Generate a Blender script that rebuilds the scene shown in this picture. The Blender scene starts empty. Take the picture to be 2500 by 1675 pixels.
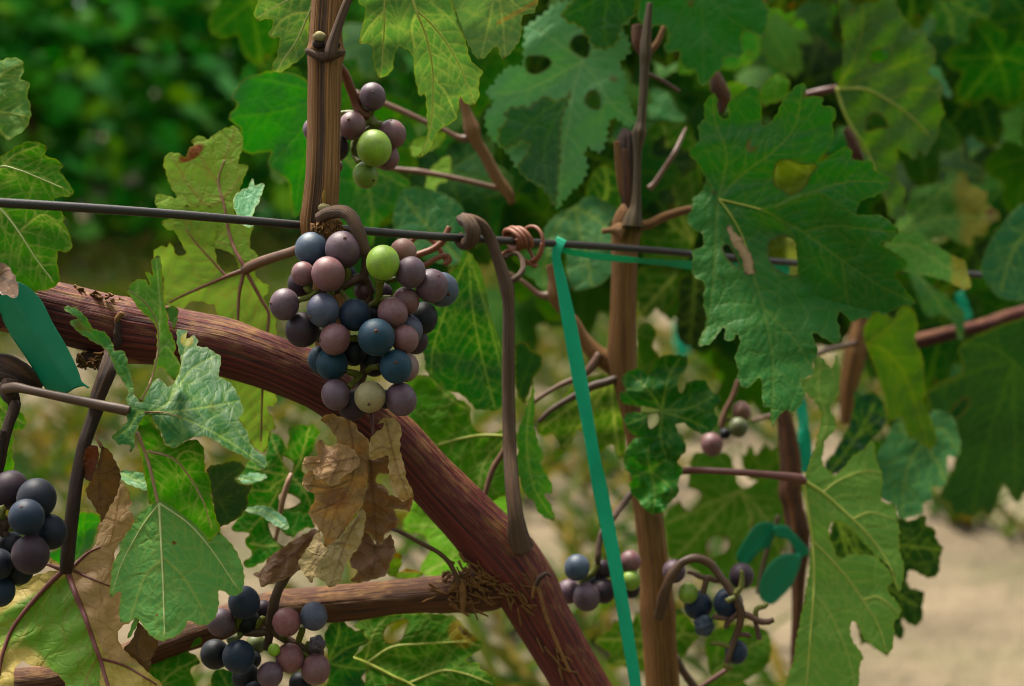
import bpy, bmesh, math, random
import numpy as np
from mathutils import Vector, Matrix
from mathutils.geometry import delaunay_2d_cdt

random.seed(7)
RNG = np.random.RandomState(11)
SC = bpy.context.scene
COL = SC.collection
R = math.radians

# ------------------------------------------------------------------ camera
CAM_H, PITCH, FPX, CX, CY = 0.80, 12.0, 3472.2, 1250.0, 837.5
cam_d = bpy.data.cameras.new('camera')
cam = bpy.data.objects.new('camera', cam_d)
COL.objects.link(cam)
cam.location = (0, 0, CAM_H)
cam.rotation_euler = (R(90 - PITCH), 0, 0)
cam_d.sensor_width = 36.0
cam_d.lens = 50.0
cam_d.clip_start = 0.02
cam_d.clip_end = 400
cam_d.dof.use_dof = True
cam_d.dof.focus_distance = 0.592
cam_d.dof.aperture_fstop = 7.0
cam_d.dof.aperture_blades = 0
SC.camera = cam

# ------------------------------------------------------------------ sky, sun, exposure
SUN_EL, SUN_AZ = 63.0, 322.0     # azimuth clockwise from +Y: the light comes from high up, a little beyond the row and to the left
world = bpy.data.worlds.new('World')
SC.world = world
world.use_nodes = True
wt = world.node_tree
for n in list(wt.nodes):
    wt.nodes.remove(n)
sky = wt.nodes.new('ShaderNodeTexSky')
sky.sky_type = 'NISHITA'
sky.sun_disc = False
sky.sun_elevation = R(SUN_EL)
sky.sun_rotation = R(SUN_AZ)
sky.air_density = 1.0
sky.dust_density = 2.0
sky.ozone_density = 0.6
bg = wt.nodes.new('ShaderNodeBackground')
bg.inputs['Strength'].default_value = 0.05
wo = wt.nodes.new('ShaderNodeOutputWorld')
hs_ = wt.nodes.new('ShaderNodeHueSaturation')   # thin even cloud: the blue is greyed
hs_.inputs['Saturation'].default_value = 0.15
wt.links.new(sky.outputs[0], hs_.inputs['Color'])
wt.links.new(hs_.outputs[0], bg.inputs['Color'])
wt.links.new(bg.outputs[0], wo.inputs['Surface'])

sun_d = bpy.data.lights.new('sun', 'SUN')
sun = bpy.data.objects.new('sun', sun_d)
COL.objects.link(sun)
sun_d.energy = 1.5
sun_d.angle = R(16)
sun_d.color = (1.0, 0.93, 0.80)
_az, _el = R(SUN_AZ), R(SUN_EL)
_to = Vector((math.sin(_az) * math.cos(_el), math.cos(_az) * math.cos(_el), math.sin(_el)))
sun.rotation_euler = _to.to_track_quat('Z', 'Y').to_euler()
sun.location = (0, -2, 4)

SC.view_settings.view_transform = 'Standard'
SC.view_settings.look = 'None'
SC.view_settings.exposure = 3.22
SC.view_settings.gamma = 1.0
SC.view_settings.use_curve_mapping = False
SC.render.engine = 'CYCLES'
SC.cycles.use_denoising = True
SC.cycles.pixel_filter_type = 'BLACKMAN_HARRIS'
SC.cycles.filter_width = 1.05
SC.cycles.max_bounces = 8
SC.cycles.transmission_bounces = 6
SC.cycles.diffuse_bounces = 4

# ------------------------------------------------------------------ helpers: space
_cp, _sp = math.cos(R(PITCH)), math.sin(R(PITCH))
V_RIGHT = np.array([1.0, 0, 0])
V_FWD = np.array([0, _cp, -_sp])
V_UP = np.array([0, _sp, _cp])
V_CAM = np.array([0, 0, CAM_H])


def P(px, py, d):
    """points of the world at view depth d (metres) that lie along the given sight lines"""
    px, py, d = np.asarray(px, float), np.asarray(py, float), np.asarray(d, float)
    x = (px - CX) / FPX * d
    y = (CY - py) / FPX * d
    return V_CAM + x[..., None] * V_RIGHT + y[..., None] * V_UP + d[..., None] * V_FWD


CROPS = {'A': (0, 0), 'B': (600, 0), 'C': (1200, 0), 'D': (1800, 0), 'E': (0, 500), 'F': (600, 500), 'G': (1200, 500),
         'H': (1800, 500), 'I': (0, 1075), 'J': (600, 1075), 'K': (1200, 1075), 'L': (1800, 1075), 'N': (1650, 180),
         'P': (1650, 580), 'Q': (1900, 0), 'S': (100, 600), 'T': (560, 1000)}
SCALE = {'M': 3.136, 'R': 3.136, 'X': 1.0}
CROPS.update({'M': (1150, 50), 'R': (350, 280), 'X': (0, 0)})


def nat(c, pts):
    a = np.array([p[:2] for p in pts], float)
    return a / SCALE.get(c, 2.613) + np.array(CROPS[c], float)


# ------------------------------------------------------------------ helpers: noise, curves
def sines(dim, n, seed, f=1.0):
    r = np.random.RandomState(seed)
    K = r.normal(size=(n, dim)) * f
    ph = r.uniform(0, 6.283, n)
    am = r.uniform(0.5, 1.0, n)
    am /= am.sum() * 0.6

    def fn(p):
        return (np.sin(p @ K.T + ph) * am).sum(-1)
    return fn


def catmull(pts, step, closed):
    pts = np.asarray(pts, float)
    n = len(pts)
    out = []
    rng = range(n if closed else n - 1)
    for i in rng:
        if closed:
            p0, p1, p2, p3 = pts[(i - 1) % n], pts[i], pts[(i + 1) % n], pts[(i + 2) % n]
        else:
            p1, p2 = pts[i], pts[i + 1]
            p0 = pts[i - 1] if i > 0 else 2 * p1 - p2
            p3 = pts[i + 2] if i + 2 < n else 2 * p2 - p1
        L = np.linalg.norm((p2 - p1)[:2])
        k = max(1, int(round(L / step)))
        t = (np.arange(k) / k)[:, None]
        m1, m2 = (p2 - p0) * 0.5, (p3 - p1) * 0.5
        for m in (m1, m2):
            l = np.linalg.norm(m[:2])
            if l > L * 1.1 and l > 0:
                m *= L * 1.1 / l
        out.append((2 * t**3 - 3 * t**2 + 1) * p1 + (t**3 - 2 * t**2 + t) * m1 + (-2 * t**3 + 3 * t**2) * p2 + (t**3 - t**2) * m2)
    if not closed:
        out.append(pts[-1:])
    return np.vstack(out)


def inside(pts, poly):
    x, y = pts[:, 0][:, None], pts[:, 1][:, None]
    a, b = poly, np.roll(poly, -1, 0)
    c = ((a[:, 1] > y) != (b[:, 1] > y)) & (x < (b[:, 0] - a[:, 0]) * (y - a[:, 1]) / (b[:, 1] - a[:, 1] + 1e-12) + a[:, 0])
    return c.sum(1) % 2 == 1


def dist_to(pts, q, vals=None):
    """distance to the nearest of the points q (and that point's value)"""
    best = np.empty(len(pts))
    val = np.zeros(len(pts))
    for i in range(0, len(pts), 2000):
        d = np.hypot(pts[i:i + 2000, 0][:, None] - q[:, 0], pts[i:i + 2000, 1][:, None] - q[:, 1])
        j = d.argmin(1)
        best[i:i + 2000] = d[np.arange(len(j)), j]
        if vals is not None:
            val[i:i + 2000] = vals[j]
    return best, val


# ------------------------------------------------------------------ helpers: objects
def link(o, parent=None):
    COL.objects.link(o)
    if parent is not None:
        o.parent = parent
    return o


def empty(name, loc, label, cat, group=None):
    o = bpy.data.objects.new(name, None)
    o.empty_display_size = 0.02
    o.location = Vector(loc)
    link(o)
    o['label'] = label
    o['category'] = cat
    if group:
        o['group'] = group
    return o


def own(o, parent):
    """hang a part that was modelled in world coordinates under its thing"""
    o.parent = parent
    acc = Vector((0, 0, 0))
    q = parent
    while q is not None:
        acc = acc + q.location
        q = q.parent
    o.location = o.location - acc
    return o


def mesh_obj(name, verts, faces, mat, parent=None, attrs=None, uv=None, smooth=True, origin=None):
    verts = np.asarray(verts, float)
    org = np.array(origin if origin is not None else verts.mean(0))
    me = bpy.data.meshes.new(name)
    me.from_pydata((verts - org).tolist(), [], [list(map(int, f)) for f in faces])
    if attrs:
        for k, v in attrs.items():
            a = me.attributes.new(k, 'FLOAT', 'POINT')
            a.data.foreach_set('value', np.asarray(v, np.float32))
    if uv is not None:
        u = me.uv_layers.new(name='UVMap')
        li = np.empty(len(me.loops), np.int32)
        me.loops.foreach_get('vertex_index', li)
        u.data.foreach_set('uv', np.asarray(uv, np.float32)[li].ravel())
    if smooth:
        me.polygons.foreach_set('use_smooth', np.ones(len(me.polygons), bool))
    me.materials.append(mat)
    me.update()
    o = bpy.data.objects.new(name, me)
    o.location = Vector(org)
    COL.objects.link(o)
    if parent is not None:
        own(o, parent)
    return o


# ------------------------------------------------------------------ materials
def lin(c):
    out = []
    for v in c[:3]:
        v /= 255.0
        out.append(v / 12.92 if v <= 0.04045 else ((v + 0.055) / 1.055) ** 2.4)
    return out


GAIN = 0.42


def alb(c, g=None, sat=1.22):
    """surface colour for an appearance colour, given how brightly this scene is exposed"""
    g = GAIN if g is None else g
    l = lin(c)
    y = 0.25 * l[0] + 0.65 * l[1] + 0.10 * l[2]
    l = [max(0.002, y + (v - y) * sat) for v in l]
    return (l[0] * g, l[1] * g, l[2] * g, 1.0)


class NT:
    def __init__(self, name):
        self.m = bpy.data.materials.new(name)
        self.m.use_nodes = True
        self.t = self.m.node_tree
        for n in list(self.t.nodes):
            self.t.nodes.remove(n)

    def n(self, typ, **kw):
        nd = self.t.nodes.new(typ)
        for k, v in kw.items():
            if k.startswith('_'):
                nd.inputs[k[1:]].default_value = v
            else:
                setattr(nd, k, v)
        return nd

    def l(self, a, b):
        self.t.links.new(a, b)

    def attr(self, name):
        return self.n('ShaderNodeAttribute', attribute_name=name).outputs['Fac']

    def val(self, x, sock):
        if isinstance(x, (int, float)):
            sock.default_value = x
        elif isinstance(x, (tuple, list)):
            sock.default_value = x
        else:
            self.l(x, sock)

    def math(self, op, a, b=0.0, clamp=False):
        nd = self.n('ShaderNodeMath', operation=op, use_clamp=clamp)
        self.val(a, nd.inputs[0])
        self.val(b, nd.inputs[1])
        return nd.outputs[0]

    def mix(self, f, a, b, blend='MIX'):
        nd = self.n('ShaderNodeMix', data_type='RGBA', blend_type=blend)
        nd.clamp_factor = True
        self.val(f, nd.inputs[0])
        self.val(a, nd.inputs[6])
        self.val(b, nd.inputs[7])
        return nd.outputs[2]

    def noise(self, vec, scale, detail=3, rough=0.55, dim='3D'):
        nd = self.n('ShaderNodeTexNoise', noise_dimensions=dim)
        nd.inputs['Scale'].default_value = scale
        nd.inputs['Detail'].default_value = detail
        nd.inputs['Roughness'].default_value = rough
        if vec is not None:
            self.l(vec, nd.inputs['Vector'])
        return nd.outputs[0]

    def ramp(self, f, lo, hi, a=0.0, b=1.0):
        nd = self.n('ShaderNodeMapRange')
        self.val(f, nd.inputs[0])
        nd.inputs[1].default_value = lo
        nd.inputs[2].default_value = hi
        nd.inputs[3].default_value = a
        nd.inputs[4].default_value = b
        return nd.outputs[0]

    def bump(self, h, strength, dist):
        nd = self.n('ShaderNodeBump')
        nd.inputs['Strength'].default_value = strength
        nd.inputs['Distance'].default_value = dist
        self.l(h, nd.inputs['Height'])
        return nd.outputs[0]

    def principled(self, col, rough=0.5, spec=0.4, normal=None, sheen=0.0, coat=0.0):
        nd = self.n('ShaderNodeBsdfPrincipled')
        self.val(col, nd.inputs['Base Color'])
        self.val(rough, nd.inputs['Roughness'])
        self.val(spec, nd.inputs['Specular IOR Level'])
        if sheen:
            nd.inputs['Sheen Weight'].default_value = sheen
            nd.inputs['Sheen Roughness'].default_value = 0.5
        if coat:
            nd.inputs['Coat Weight'].default_value = coat
            nd.inputs['Coat Roughness'].default_value = 0.4
        if normal is not None:
            self.l(normal, nd.inputs['Normal'])
        return nd

    def out(self, sh):
        o = self.n('ShaderNodeOutputMaterial')
        self.l(sh, o.inputs['Surface'])
        return self.m


_lm = {}


def lalb(c, g=None):
    return alb(c, g, 1.32)


def leaf_mat(col, vein=(150, 160, 90), trans=0.35, rough=0.5, spec=0.35, c2=(140, 130, 40), c3=(150, 110, 60), edge=(150, 150, 60),
             edge_f=0.45, tip=(60, 30, 15), net=0.15, bump=0.5, dry=False, vein_f=0.75, sheen=0.0, gain=None, tcol=None):
    key = (col, vein, trans, rough, spec, c2, c3, edge, edge_f, tip, net, bump, dry, vein_f, sheen, gain, tcol)
    if key in _lm:
        return _lm[key]
    m = NT('dry_leaf_tissue' if dry else 'leaf_tissue')
    lalb = lambda c, g=None: alb(c, g, 1.12 if dry else 1.32)
    uvn = m.n('ShaderNodeUVMap', uv_map='UVMap').outputs[0]
    if col is None:
        base = m.n('ShaderNodeObjectInfo').outputs['Color']
    else:
        base = lalb(col, gain)
    n1 = m.noise(uvn, 18.0, 4, 0.6)
    n2 = m.noise(uvn, 130.0, 3, 0.6)
    n3 = m.noise(uvn, 420.0, 2, 0.6)
    c = m.mix(m.ramp(n1, 0.3, 0.7), base, m.mix(1.0, base, (0.70, 0.80, 0.66, 1), 'MULTIPLY'))
    c = m.mix(m.ramp(n1, 0.52, 0.75, 0, 0.45), c, m.mix(1.0, base, (1.35, 1.25, 1.0, 1), 'MULTIPLY'))
    c = m.mix(m.ramp(n2, 0.35, 0.75, 0, 0.38), c, m.mix(1.0, c, (1.3, 1.22, 1.05, 1), 'MULTIPLY'))
    for at, cc in (('zone2', c2), ('zone3', c3)):
        w = m.math('ADD', m.attr(at), m.math('MULTIPLY', m.math('SUBTRACT', n1, 0.5), 0.9))
        w2 = m.ramp(w, 0.40, 0.62)
        cc = alb(cc, gain, 1.15)
        cv = m.mix(n2, cc, m.mix(1.0, cc, (0.6, 0.55, 0.5, 1), 'MULTIPLY'))
        c = m.mix(w2, c, cv)
    # fine vein network
    warp = m.n('ShaderNodeVectorMath', operation='ADD')
    m.l(uvn, warp.inputs[0])
    nz = m.n('ShaderNodeTexNoise')
    nz.inputs['Scale'].default_value = 90
    m.l(uvn, nz.inputs['Vector'])
    sc = m.n('ShaderNodeVectorMath', operation='SCALE')
    m.l(nz.outputs['Color'], sc.inputs[0])
    sc.inputs['Scale'].default_value = 0.012
    m.l(sc.outputs[0], warp.inputs[1])
    nets = []
    for s, w in ((75.0, 0.055), (210.0, 0.07)):
        vo = m.n('ShaderNodeTexVoronoi', feature='DISTANCE_TO_EDGE', voronoi_dimensions='2D')
        vo.inputs['Scale'].default_value = s
        m.l(warp.outputs[0], vo.inputs['Vector'])
        nets.append(m.ramp(vo.outputs['Distance'], 0.0, w * 2.2, 1.0, 0.0))
    netv = m.math('ADD', m.math('MULTIPLY', nets[0], 0.75), m.math('MULTIPLY', nets[1], 0.35), True)
    vc = lalb(vein, gain)
    c = m.mix(m.math('MULTIPLY', netv, net * 1.6), c, vc)
    c = m.mix(m.math('MULTIPLY', m.attr('vein'), vein_f), c, vc)
    c = m.mix(m.math('MULTIPLY', m.attr('edge'), edge_f), c, lalb(edge, gain))
    c = m.mix(m.math('MULTIPLY', m.attr('tip'), 0.85), c, lalb(tip, gain))
    # small necrotic spots
    sp = m.n('ShaderNodeTexVoronoi', voronoi_dimensions='2D')
    sp.inputs['Scale'].default_value = 42
    m.l(warp.outputs[0], sp.inputs['Vector'])
    rnd = m.n('ShaderNodeSeparateColor')
    m.l(sp.outputs['Color'], rnd.inputs[0])
    spot = m.math('MULTIPLY', m.ramp(sp.outputs['Distance'], 0.03, 0.11, 1, 0), m.ramp(rnd.outputs[0], 0.90, 0.93))
    c = m.mix(m.math('MULTIPLY', spot, 0.6), c, lalb((110, 75, 35), gain))
    hgt = m.math('ADD', m.math('MULTIPLY', netv, -0.6 if not dry else 0.5), m.math('ADD', m.math('MULTIPLY', n3, 0.5), m.math('MULTIPLY', n2, 0.9)))
    nrm = m.bump(hgt, bump, 0.0011)
    rg = m.math('ADD', m.math('MULTIPLY', n2, 0.24), rough - 0.12)
    pr = m.principled(c, rg, spec, nrm, sheen)
    tr = m.n('ShaderNodeBsdfTranslucent')
    tc = m.mix(1.0, c, (1.15, 1.14, 0.68, 1) if not dry else (1.1, 0.9, 0.6, 1), 'MULTIPLY')
    m.l(tc, tr.inputs['Color'])
    mx = m.n('ShaderNodeMixShader')
    mx.inputs[0].default_value = trans
    m.l(pr.outputs[0], mx.inputs[1])
    m.l(tr.outputs[0], mx.inputs[2])
    _lm[key] = m.out(mx.outputs[0])
    return _lm[key]


def bark_mat(name, c_hi, c_mid, c_lo, scale_len=18.0, fleck=(150, 115, 75), fleck_f=0.5, rough=0.7, bump=0.7):
    """UV: u once round the stem, v metres along it"""
    m = NT(name)
    uvn = m.n('ShaderNodeUVMap', uv_map='UVMap').outputs[0]
    g = m.attr('groove')

    def streak(su, sv, det, seed):
        mp = m.n('ShaderNodeMapping')
        mp.inputs['Scale'].default_value = (su, sv, 1)
        mp.inputs['Location'].default_value = (seed, seed * 1.7, 0)
        m.l(uvn, mp.inputs['Vector'])
        return m.noise(mp.outputs[0], 1.0, det, 0.6)
    s1 = streak(56, scale_len * .6, 3, 3.1)
    s2 = streak(150, scale_len * 1.3, 3, 7.7)
    s3 = streak(4, scale_len * 1.4, 3, 1.3)
    s4 = streak(30, scale_len * 5, 3, 5.2)
    f = m.math('ADD', m.math('MULTIPLY', g, 0.42), m.math('MULTIPLY', m.math('SUBTRACT', m.math('ADD', s1, s2), 0.68), 1.05))
    c = m.mix(m.ramp(f, 0.25, 0.52), alb(c_lo), alb(c_mid))
    c = m.mix(m.ramp(f, 0.58, 0.92), c, alb(c_hi))
    c = m.mix(m.ramp(s3, 0.45, 0.75, 0, 0.5), c, m.mix(1.0, c, (1.35, 1.2, 1.05, 1), 'MULTIPLY'))
    top = m.math('MULTIPLY', m.attr('fleck'), m.ramp(m.math('ADD', s4, m.math('MULTIPLY', s3, 0.5)), 0.72, 0.92))
    c = m.mix(m.math('MULTIPLY', top, fleck_f), c, alb(fleck))
    c = m.mix(m.ramp(s4, 0.64, 0.8, 0, 0.55), c, m.mix(1.0, c, (0.42, 0.4, 0.38, 1), 'MULTIPLY'))
    c = m.mix(m.attr('pale'), c, m.mix(s2, alb(fleck), alb(c_hi)))
    h = m.math('ADD', m.math('MULTIPLY', s2, 0.7), m.math('ADD', m.math('MULTIPLY', s1, 0.6), m.math('MULTIPLY', s4, 0.5)))
    nrm = m.bump(h, bump, 0.0016)
    return m.out(m.principled(c, rough, 0.25, nrm).outputs[0])


def plain_mat(name, col, col2=None, rough=0.5, spec=0.4, nscale=200.0, bump=0.2, dist=0.0005, trans=0.0, gain=None, f=0.6):
    m = NT(name)
    tc = m.n('ShaderNodeTexCoord').outputs['Object']
    n1 = m.noise(tc, nscale, 4, 0.6)
    n2 = m.noise(tc, nscale * 0.22, 3, 0.6)
    a = alb(col, gain)
    b = alb(col2 or tuple(v * 0.7 for v in col), gain)
    c = m.mix(m.math('MULTIPLY', m.ramp(m.math('ADD', m.math('MULTIPLY', n1, 0.5), m.math('MULTIPLY', n2, 0.5)), 0.35, 0.65), f), a, b)
    nrm = m.bump(n1, bump, dist)
    pr = m.principled(c, m.math('ADD', m.math('MULTIPLY', n2, 0.2), rough - 0.1), spec, nrm)
    if not trans:
        return m.out(pr.outputs[0])
    tr = m.n('ShaderNodeBsdfTranslucent')
    m.l(c, tr.inputs['Color'])
    mx = m.n('ShaderNodeMixShader')
    mx.inputs[0].default_value = trans
    m.l(pr.outputs[0], mx.inputs[1])
    m.l(tr.outputs[0], mx.inputs[2])
    return m.out(mx.outputs[0])


def grape_mat(name, bloomcol, bloom=0.55, trans=False, spec=0.4):
    """the skin takes each berry's own colour from the object; the bloom lies on it in patches and is rubbed off here and there"""
    m = NT(name)
    oi = m.n('ShaderNodeObjectInfo')
    tcn = m.n('ShaderNodeTexCoord').outputs['Object']
    add = m.n('ShaderNodeVectorMath', operation='ADD')
    m.l(tcn, add.inputs[0])
    sc = m.n('ShaderNodeVectorMath', operation='SCALE')
    sc.inputs[0].default_value = (31.0, 17.0, 43.0)
    m.l(oi.outputs['Random'], sc.inputs['Scale'])
    m.l(sc.outputs[0], add.inputs[1])
    v = add.outputs[0]
    n1 = m.noise(v, 1.1, 4, 0.6)
    n2 = m.noise(v, 4.5, 5, 0.65)
    n3 = m.noise(v, 22.0, 3, 0.6)
    n4 = m.noise(v, 2.2, 6, 0.7)
    skin = oi.outputs['Color']
    n5 = m.noise(v, 0.8, 3, 0.6)
    skin = m.mix(m.ramp(n5, 0.48, 0.66, 0, 0.7), skin, m.mix(1.0, skin, (1.12, 0.74, 0.70, 1) if not trans else (0.9, 0.95, 0.7, 1), 'MULTIPLY'))
    dark = m.mix(1.0, skin, (0.34, 0.26, 0.30, 1), 'MULTIPLY')
    c = m.mix(m.ramp(n1, 0.36, 0.66), skin, m.mix(1.0, skin, (0.62, 0.54, 0.58, 1), 'MULTIPLY'))
    bl = m.math('MULTIPLY', m.ramp(m.math('ADD', m.math('MULTIPLY', n1, 0.55), m.math('MULTIPLY', n2, 0.45)), 0.41, 0.58), bloom)
    c = m.mix(bl, c, m.mix(0.78, alb(bloomcol), m.mix(1.0, skin, (1.8, 1.8, 1.85, 1), 'MULTIPLY')))
    rub = m.ramp(n4, 0.60, 0.69, 0, 0.55)
    c = m.mix(rub, c, m.mix(0.45, dark, skin))
    vo = m.n('ShaderNodeTexVoronoi')
    vo.inputs['Scale'].default_value = 3.4
    m.l(v, vo.inputs['Vector'])
    dots = m.ramp(vo.outputs['Distance'], 0.06, 0.13, 1, 0)
    rnd = m.n('ShaderNodeSeparateColor')
    m.l(vo.outputs['Color'], rnd.inputs[0])
    dots = m.math('MULTIPLY', dots, m.ramp(rnd.outputs[0], 0.35, 0.5))
    c = m.mix(m.math('MULTIPLY', dots, 0.75), c, m.mix(1.0, skin, (0.22, 0.18, 0.18, 1), 'MULTIPLY'))
    c = m.mix(m.ramp(n3, 0.5, 0.75, 0, 0.12), c, m.mix(1.0, c, (1.5, 1.5, 1.5, 1), 'MULTIPLY'))
    rg = m.math('SUBTRACT', 0.52, m.math('MULTIPLY', rub, 0.4))
    pr = m.principled(c, rg, spec, m.bump(m.math('ADD', n2, n3), 0.12, 0.06), 0.03)
    pr.inputs['Subsurface Weight'].default_value = 0.35 if trans else 0.0
    if trans:
        pr.inputs['Subsurface Radius'].default_value = (0.8, 1.0, 0.3)
        pr.inputs['Subsurface Scale'].default_value = 0.003
    return m.out(pr.outputs[0])


M_CORDON = bark_mat('cordon_bark', (134, 64, 52), (94, 36, 32), (30, 12, 10), 20.0, (176, 136, 88), 0.6)
M_ARM = bark_mat('old_arm_bark', (138, 88, 52), (90, 52, 30), (28, 16, 10), 24.0, (170, 130, 85), 0.6)
M_CANE = bark_mat('cane_bark', (196, 152, 102), (142, 100, 64), (64, 42, 26), 13.0, (190, 160, 110), 0.4)
M_CANE2 = bark_mat('tan_cane_bark', (190, 142, 90), (132, 92, 54), (54, 34, 19), 13.0, (200, 165, 115), 0.5)
M_DARK = bark_mat('dark_cane_bark', (88, 58, 38), (54, 33, 22), (24, 14, 10), 15.0, (140, 100, 60), 0.4)
M_OLIVE = bark_mat('olive_shoot_bark', (118, 98, 60), (78, 62, 38), (38, 28, 17), 15.0, (140, 118, 74), 0.4)
M_TENDRIL = bark_mat('tendril_bark', (130, 104, 84), (96, 72, 56), (56, 40, 30), 15.0, (160, 125, 85), 0.4)
M_REDTENDRIL = plain_mat('dry_tendril_skin', (150, 92, 66), (104, 58, 40), 0.55, 0.3, 240)
M_STEM = plain_mat('petiole_skin', (128, 92, 70), (92, 60, 44), 0.5, 0.35, 260)
M_REDSTEM = plain_mat('red_petiole_skin', (110, 62, 54), (84, 46, 36), 0.5, 0.35, 260)
M_DARKSTEM = plain_mat('dark_petiole_skin', (92, 66, 46), (58, 38, 26), 0.55, 0.3, 260)
M_RACHIS = plain_mat('bunch_stem_skin', (112, 118, 42), (84, 66, 38), 0.55, 0.3, 500, 0.5)
M_BRSTEM = plain_mat('brown_bunch_stem_skin', (96, 66, 50), (62, 44, 32), 0.6, 0.3, 400, 0.4)
M_SCAR = plain_mat('berry_scar_skin', (78, 52, 44), (120, 84, 60), 0.7, 0.2, 900, 0.4)
M_WIRE = plain_mat('rusty_wire', (46, 37, 32), (30, 23, 19), 0.45, 0.35, 500, 0.35, 0.0004)
M_TAPE = plain_mat('teal_tape', (0, 200, 156), (0, 180, 140), 0.45, 0.3, 120, 0.2, 0.0012, 0.3, .52)
M_TAPE_D = plain_mat('dark_teal_tape', (0, 134, 98), (0, 116, 84), 0.45, 0.25, 90, 0.2, 0.0012, 0.25, .6)
M_GRAPE = grape_mat('grape_skin', (118, 124, 138), 0.5)
M_DARKGRAPE = grape_mat('ripe_grape_skin', (70, 84, 108), 0.16, False, 0.18)
M_GREENGRAPE = grape_mat('unripe_grape_skin', (170, 190, 110), 0.14, True)
M_RIB_R = plain_mat('red_rib', (150, 104, 84), (120, 76, 62), 0.5, 0.3, 300)
M_RIB_G = plain_mat('pale_rib', (206, 214, 156), (180, 192, 128), 0.55, 0.3, 300)
M_RIB_Y = plain_mat('yellow_green_rib', (190, 196, 110), (164, 172, 86), 0.55, 0.3, 300)
M_RIB_C = plain_mat('crimson_rib', (136, 78, 70), (104, 56, 52), 0.5, 0.3, 300)
M_RIB_B = plain_mat('brown_rib', (110, 72, 44), (80, 50, 30), 0.6, 0.2, 300)
M_RIB_P = plain_mat('pinkish_rib', (190, 156, 130), (160, 128, 104), 0.5, 0.3, 300)


# ------------------------------------------------------------------ tubes (canes, stems, wire, tendrils)
def tube(name, c, pts, mat, parent=None, d=0.62, n=24, step=5.0, grooves=0, amp=0.0, seed=0, flat=1.0, flat_dir=None, knots=(), label=None,
         cap=True, dark_strip=None, world_pts=None, pale=None, rough_amp=0.0, fleck_up=True, twist=None):
    """pts: (x, y, r[, depth]) in crop pixels; r and the position become metres at that depth"""
    rows = []
    for p in pts:
        cc = c
        if isinstance(p[0], str):
            cc, p = p[0], p[1:]
        s = SCALE.get(cc, 2.613)
        q = nat(cc, [p])[0]
        dd = p[3] if len(p) > 3 else d
        rows.append((q[0], q[1], p[2] / s, dd))
    a = np.array(rows)
    a = catmull(a, step, False)
    ctr = P(a[:, 0], a[:, 1], a[:, 3])
    rad = a[:, 2] * a[:, 3] / FPX
    return tube_world(name, ctr, rad, mat, parent, n, grooves, amp, seed, flat, flat_dir, label, cap, dark_strip, pale, rough_amp, fleck_up, twist)


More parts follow.
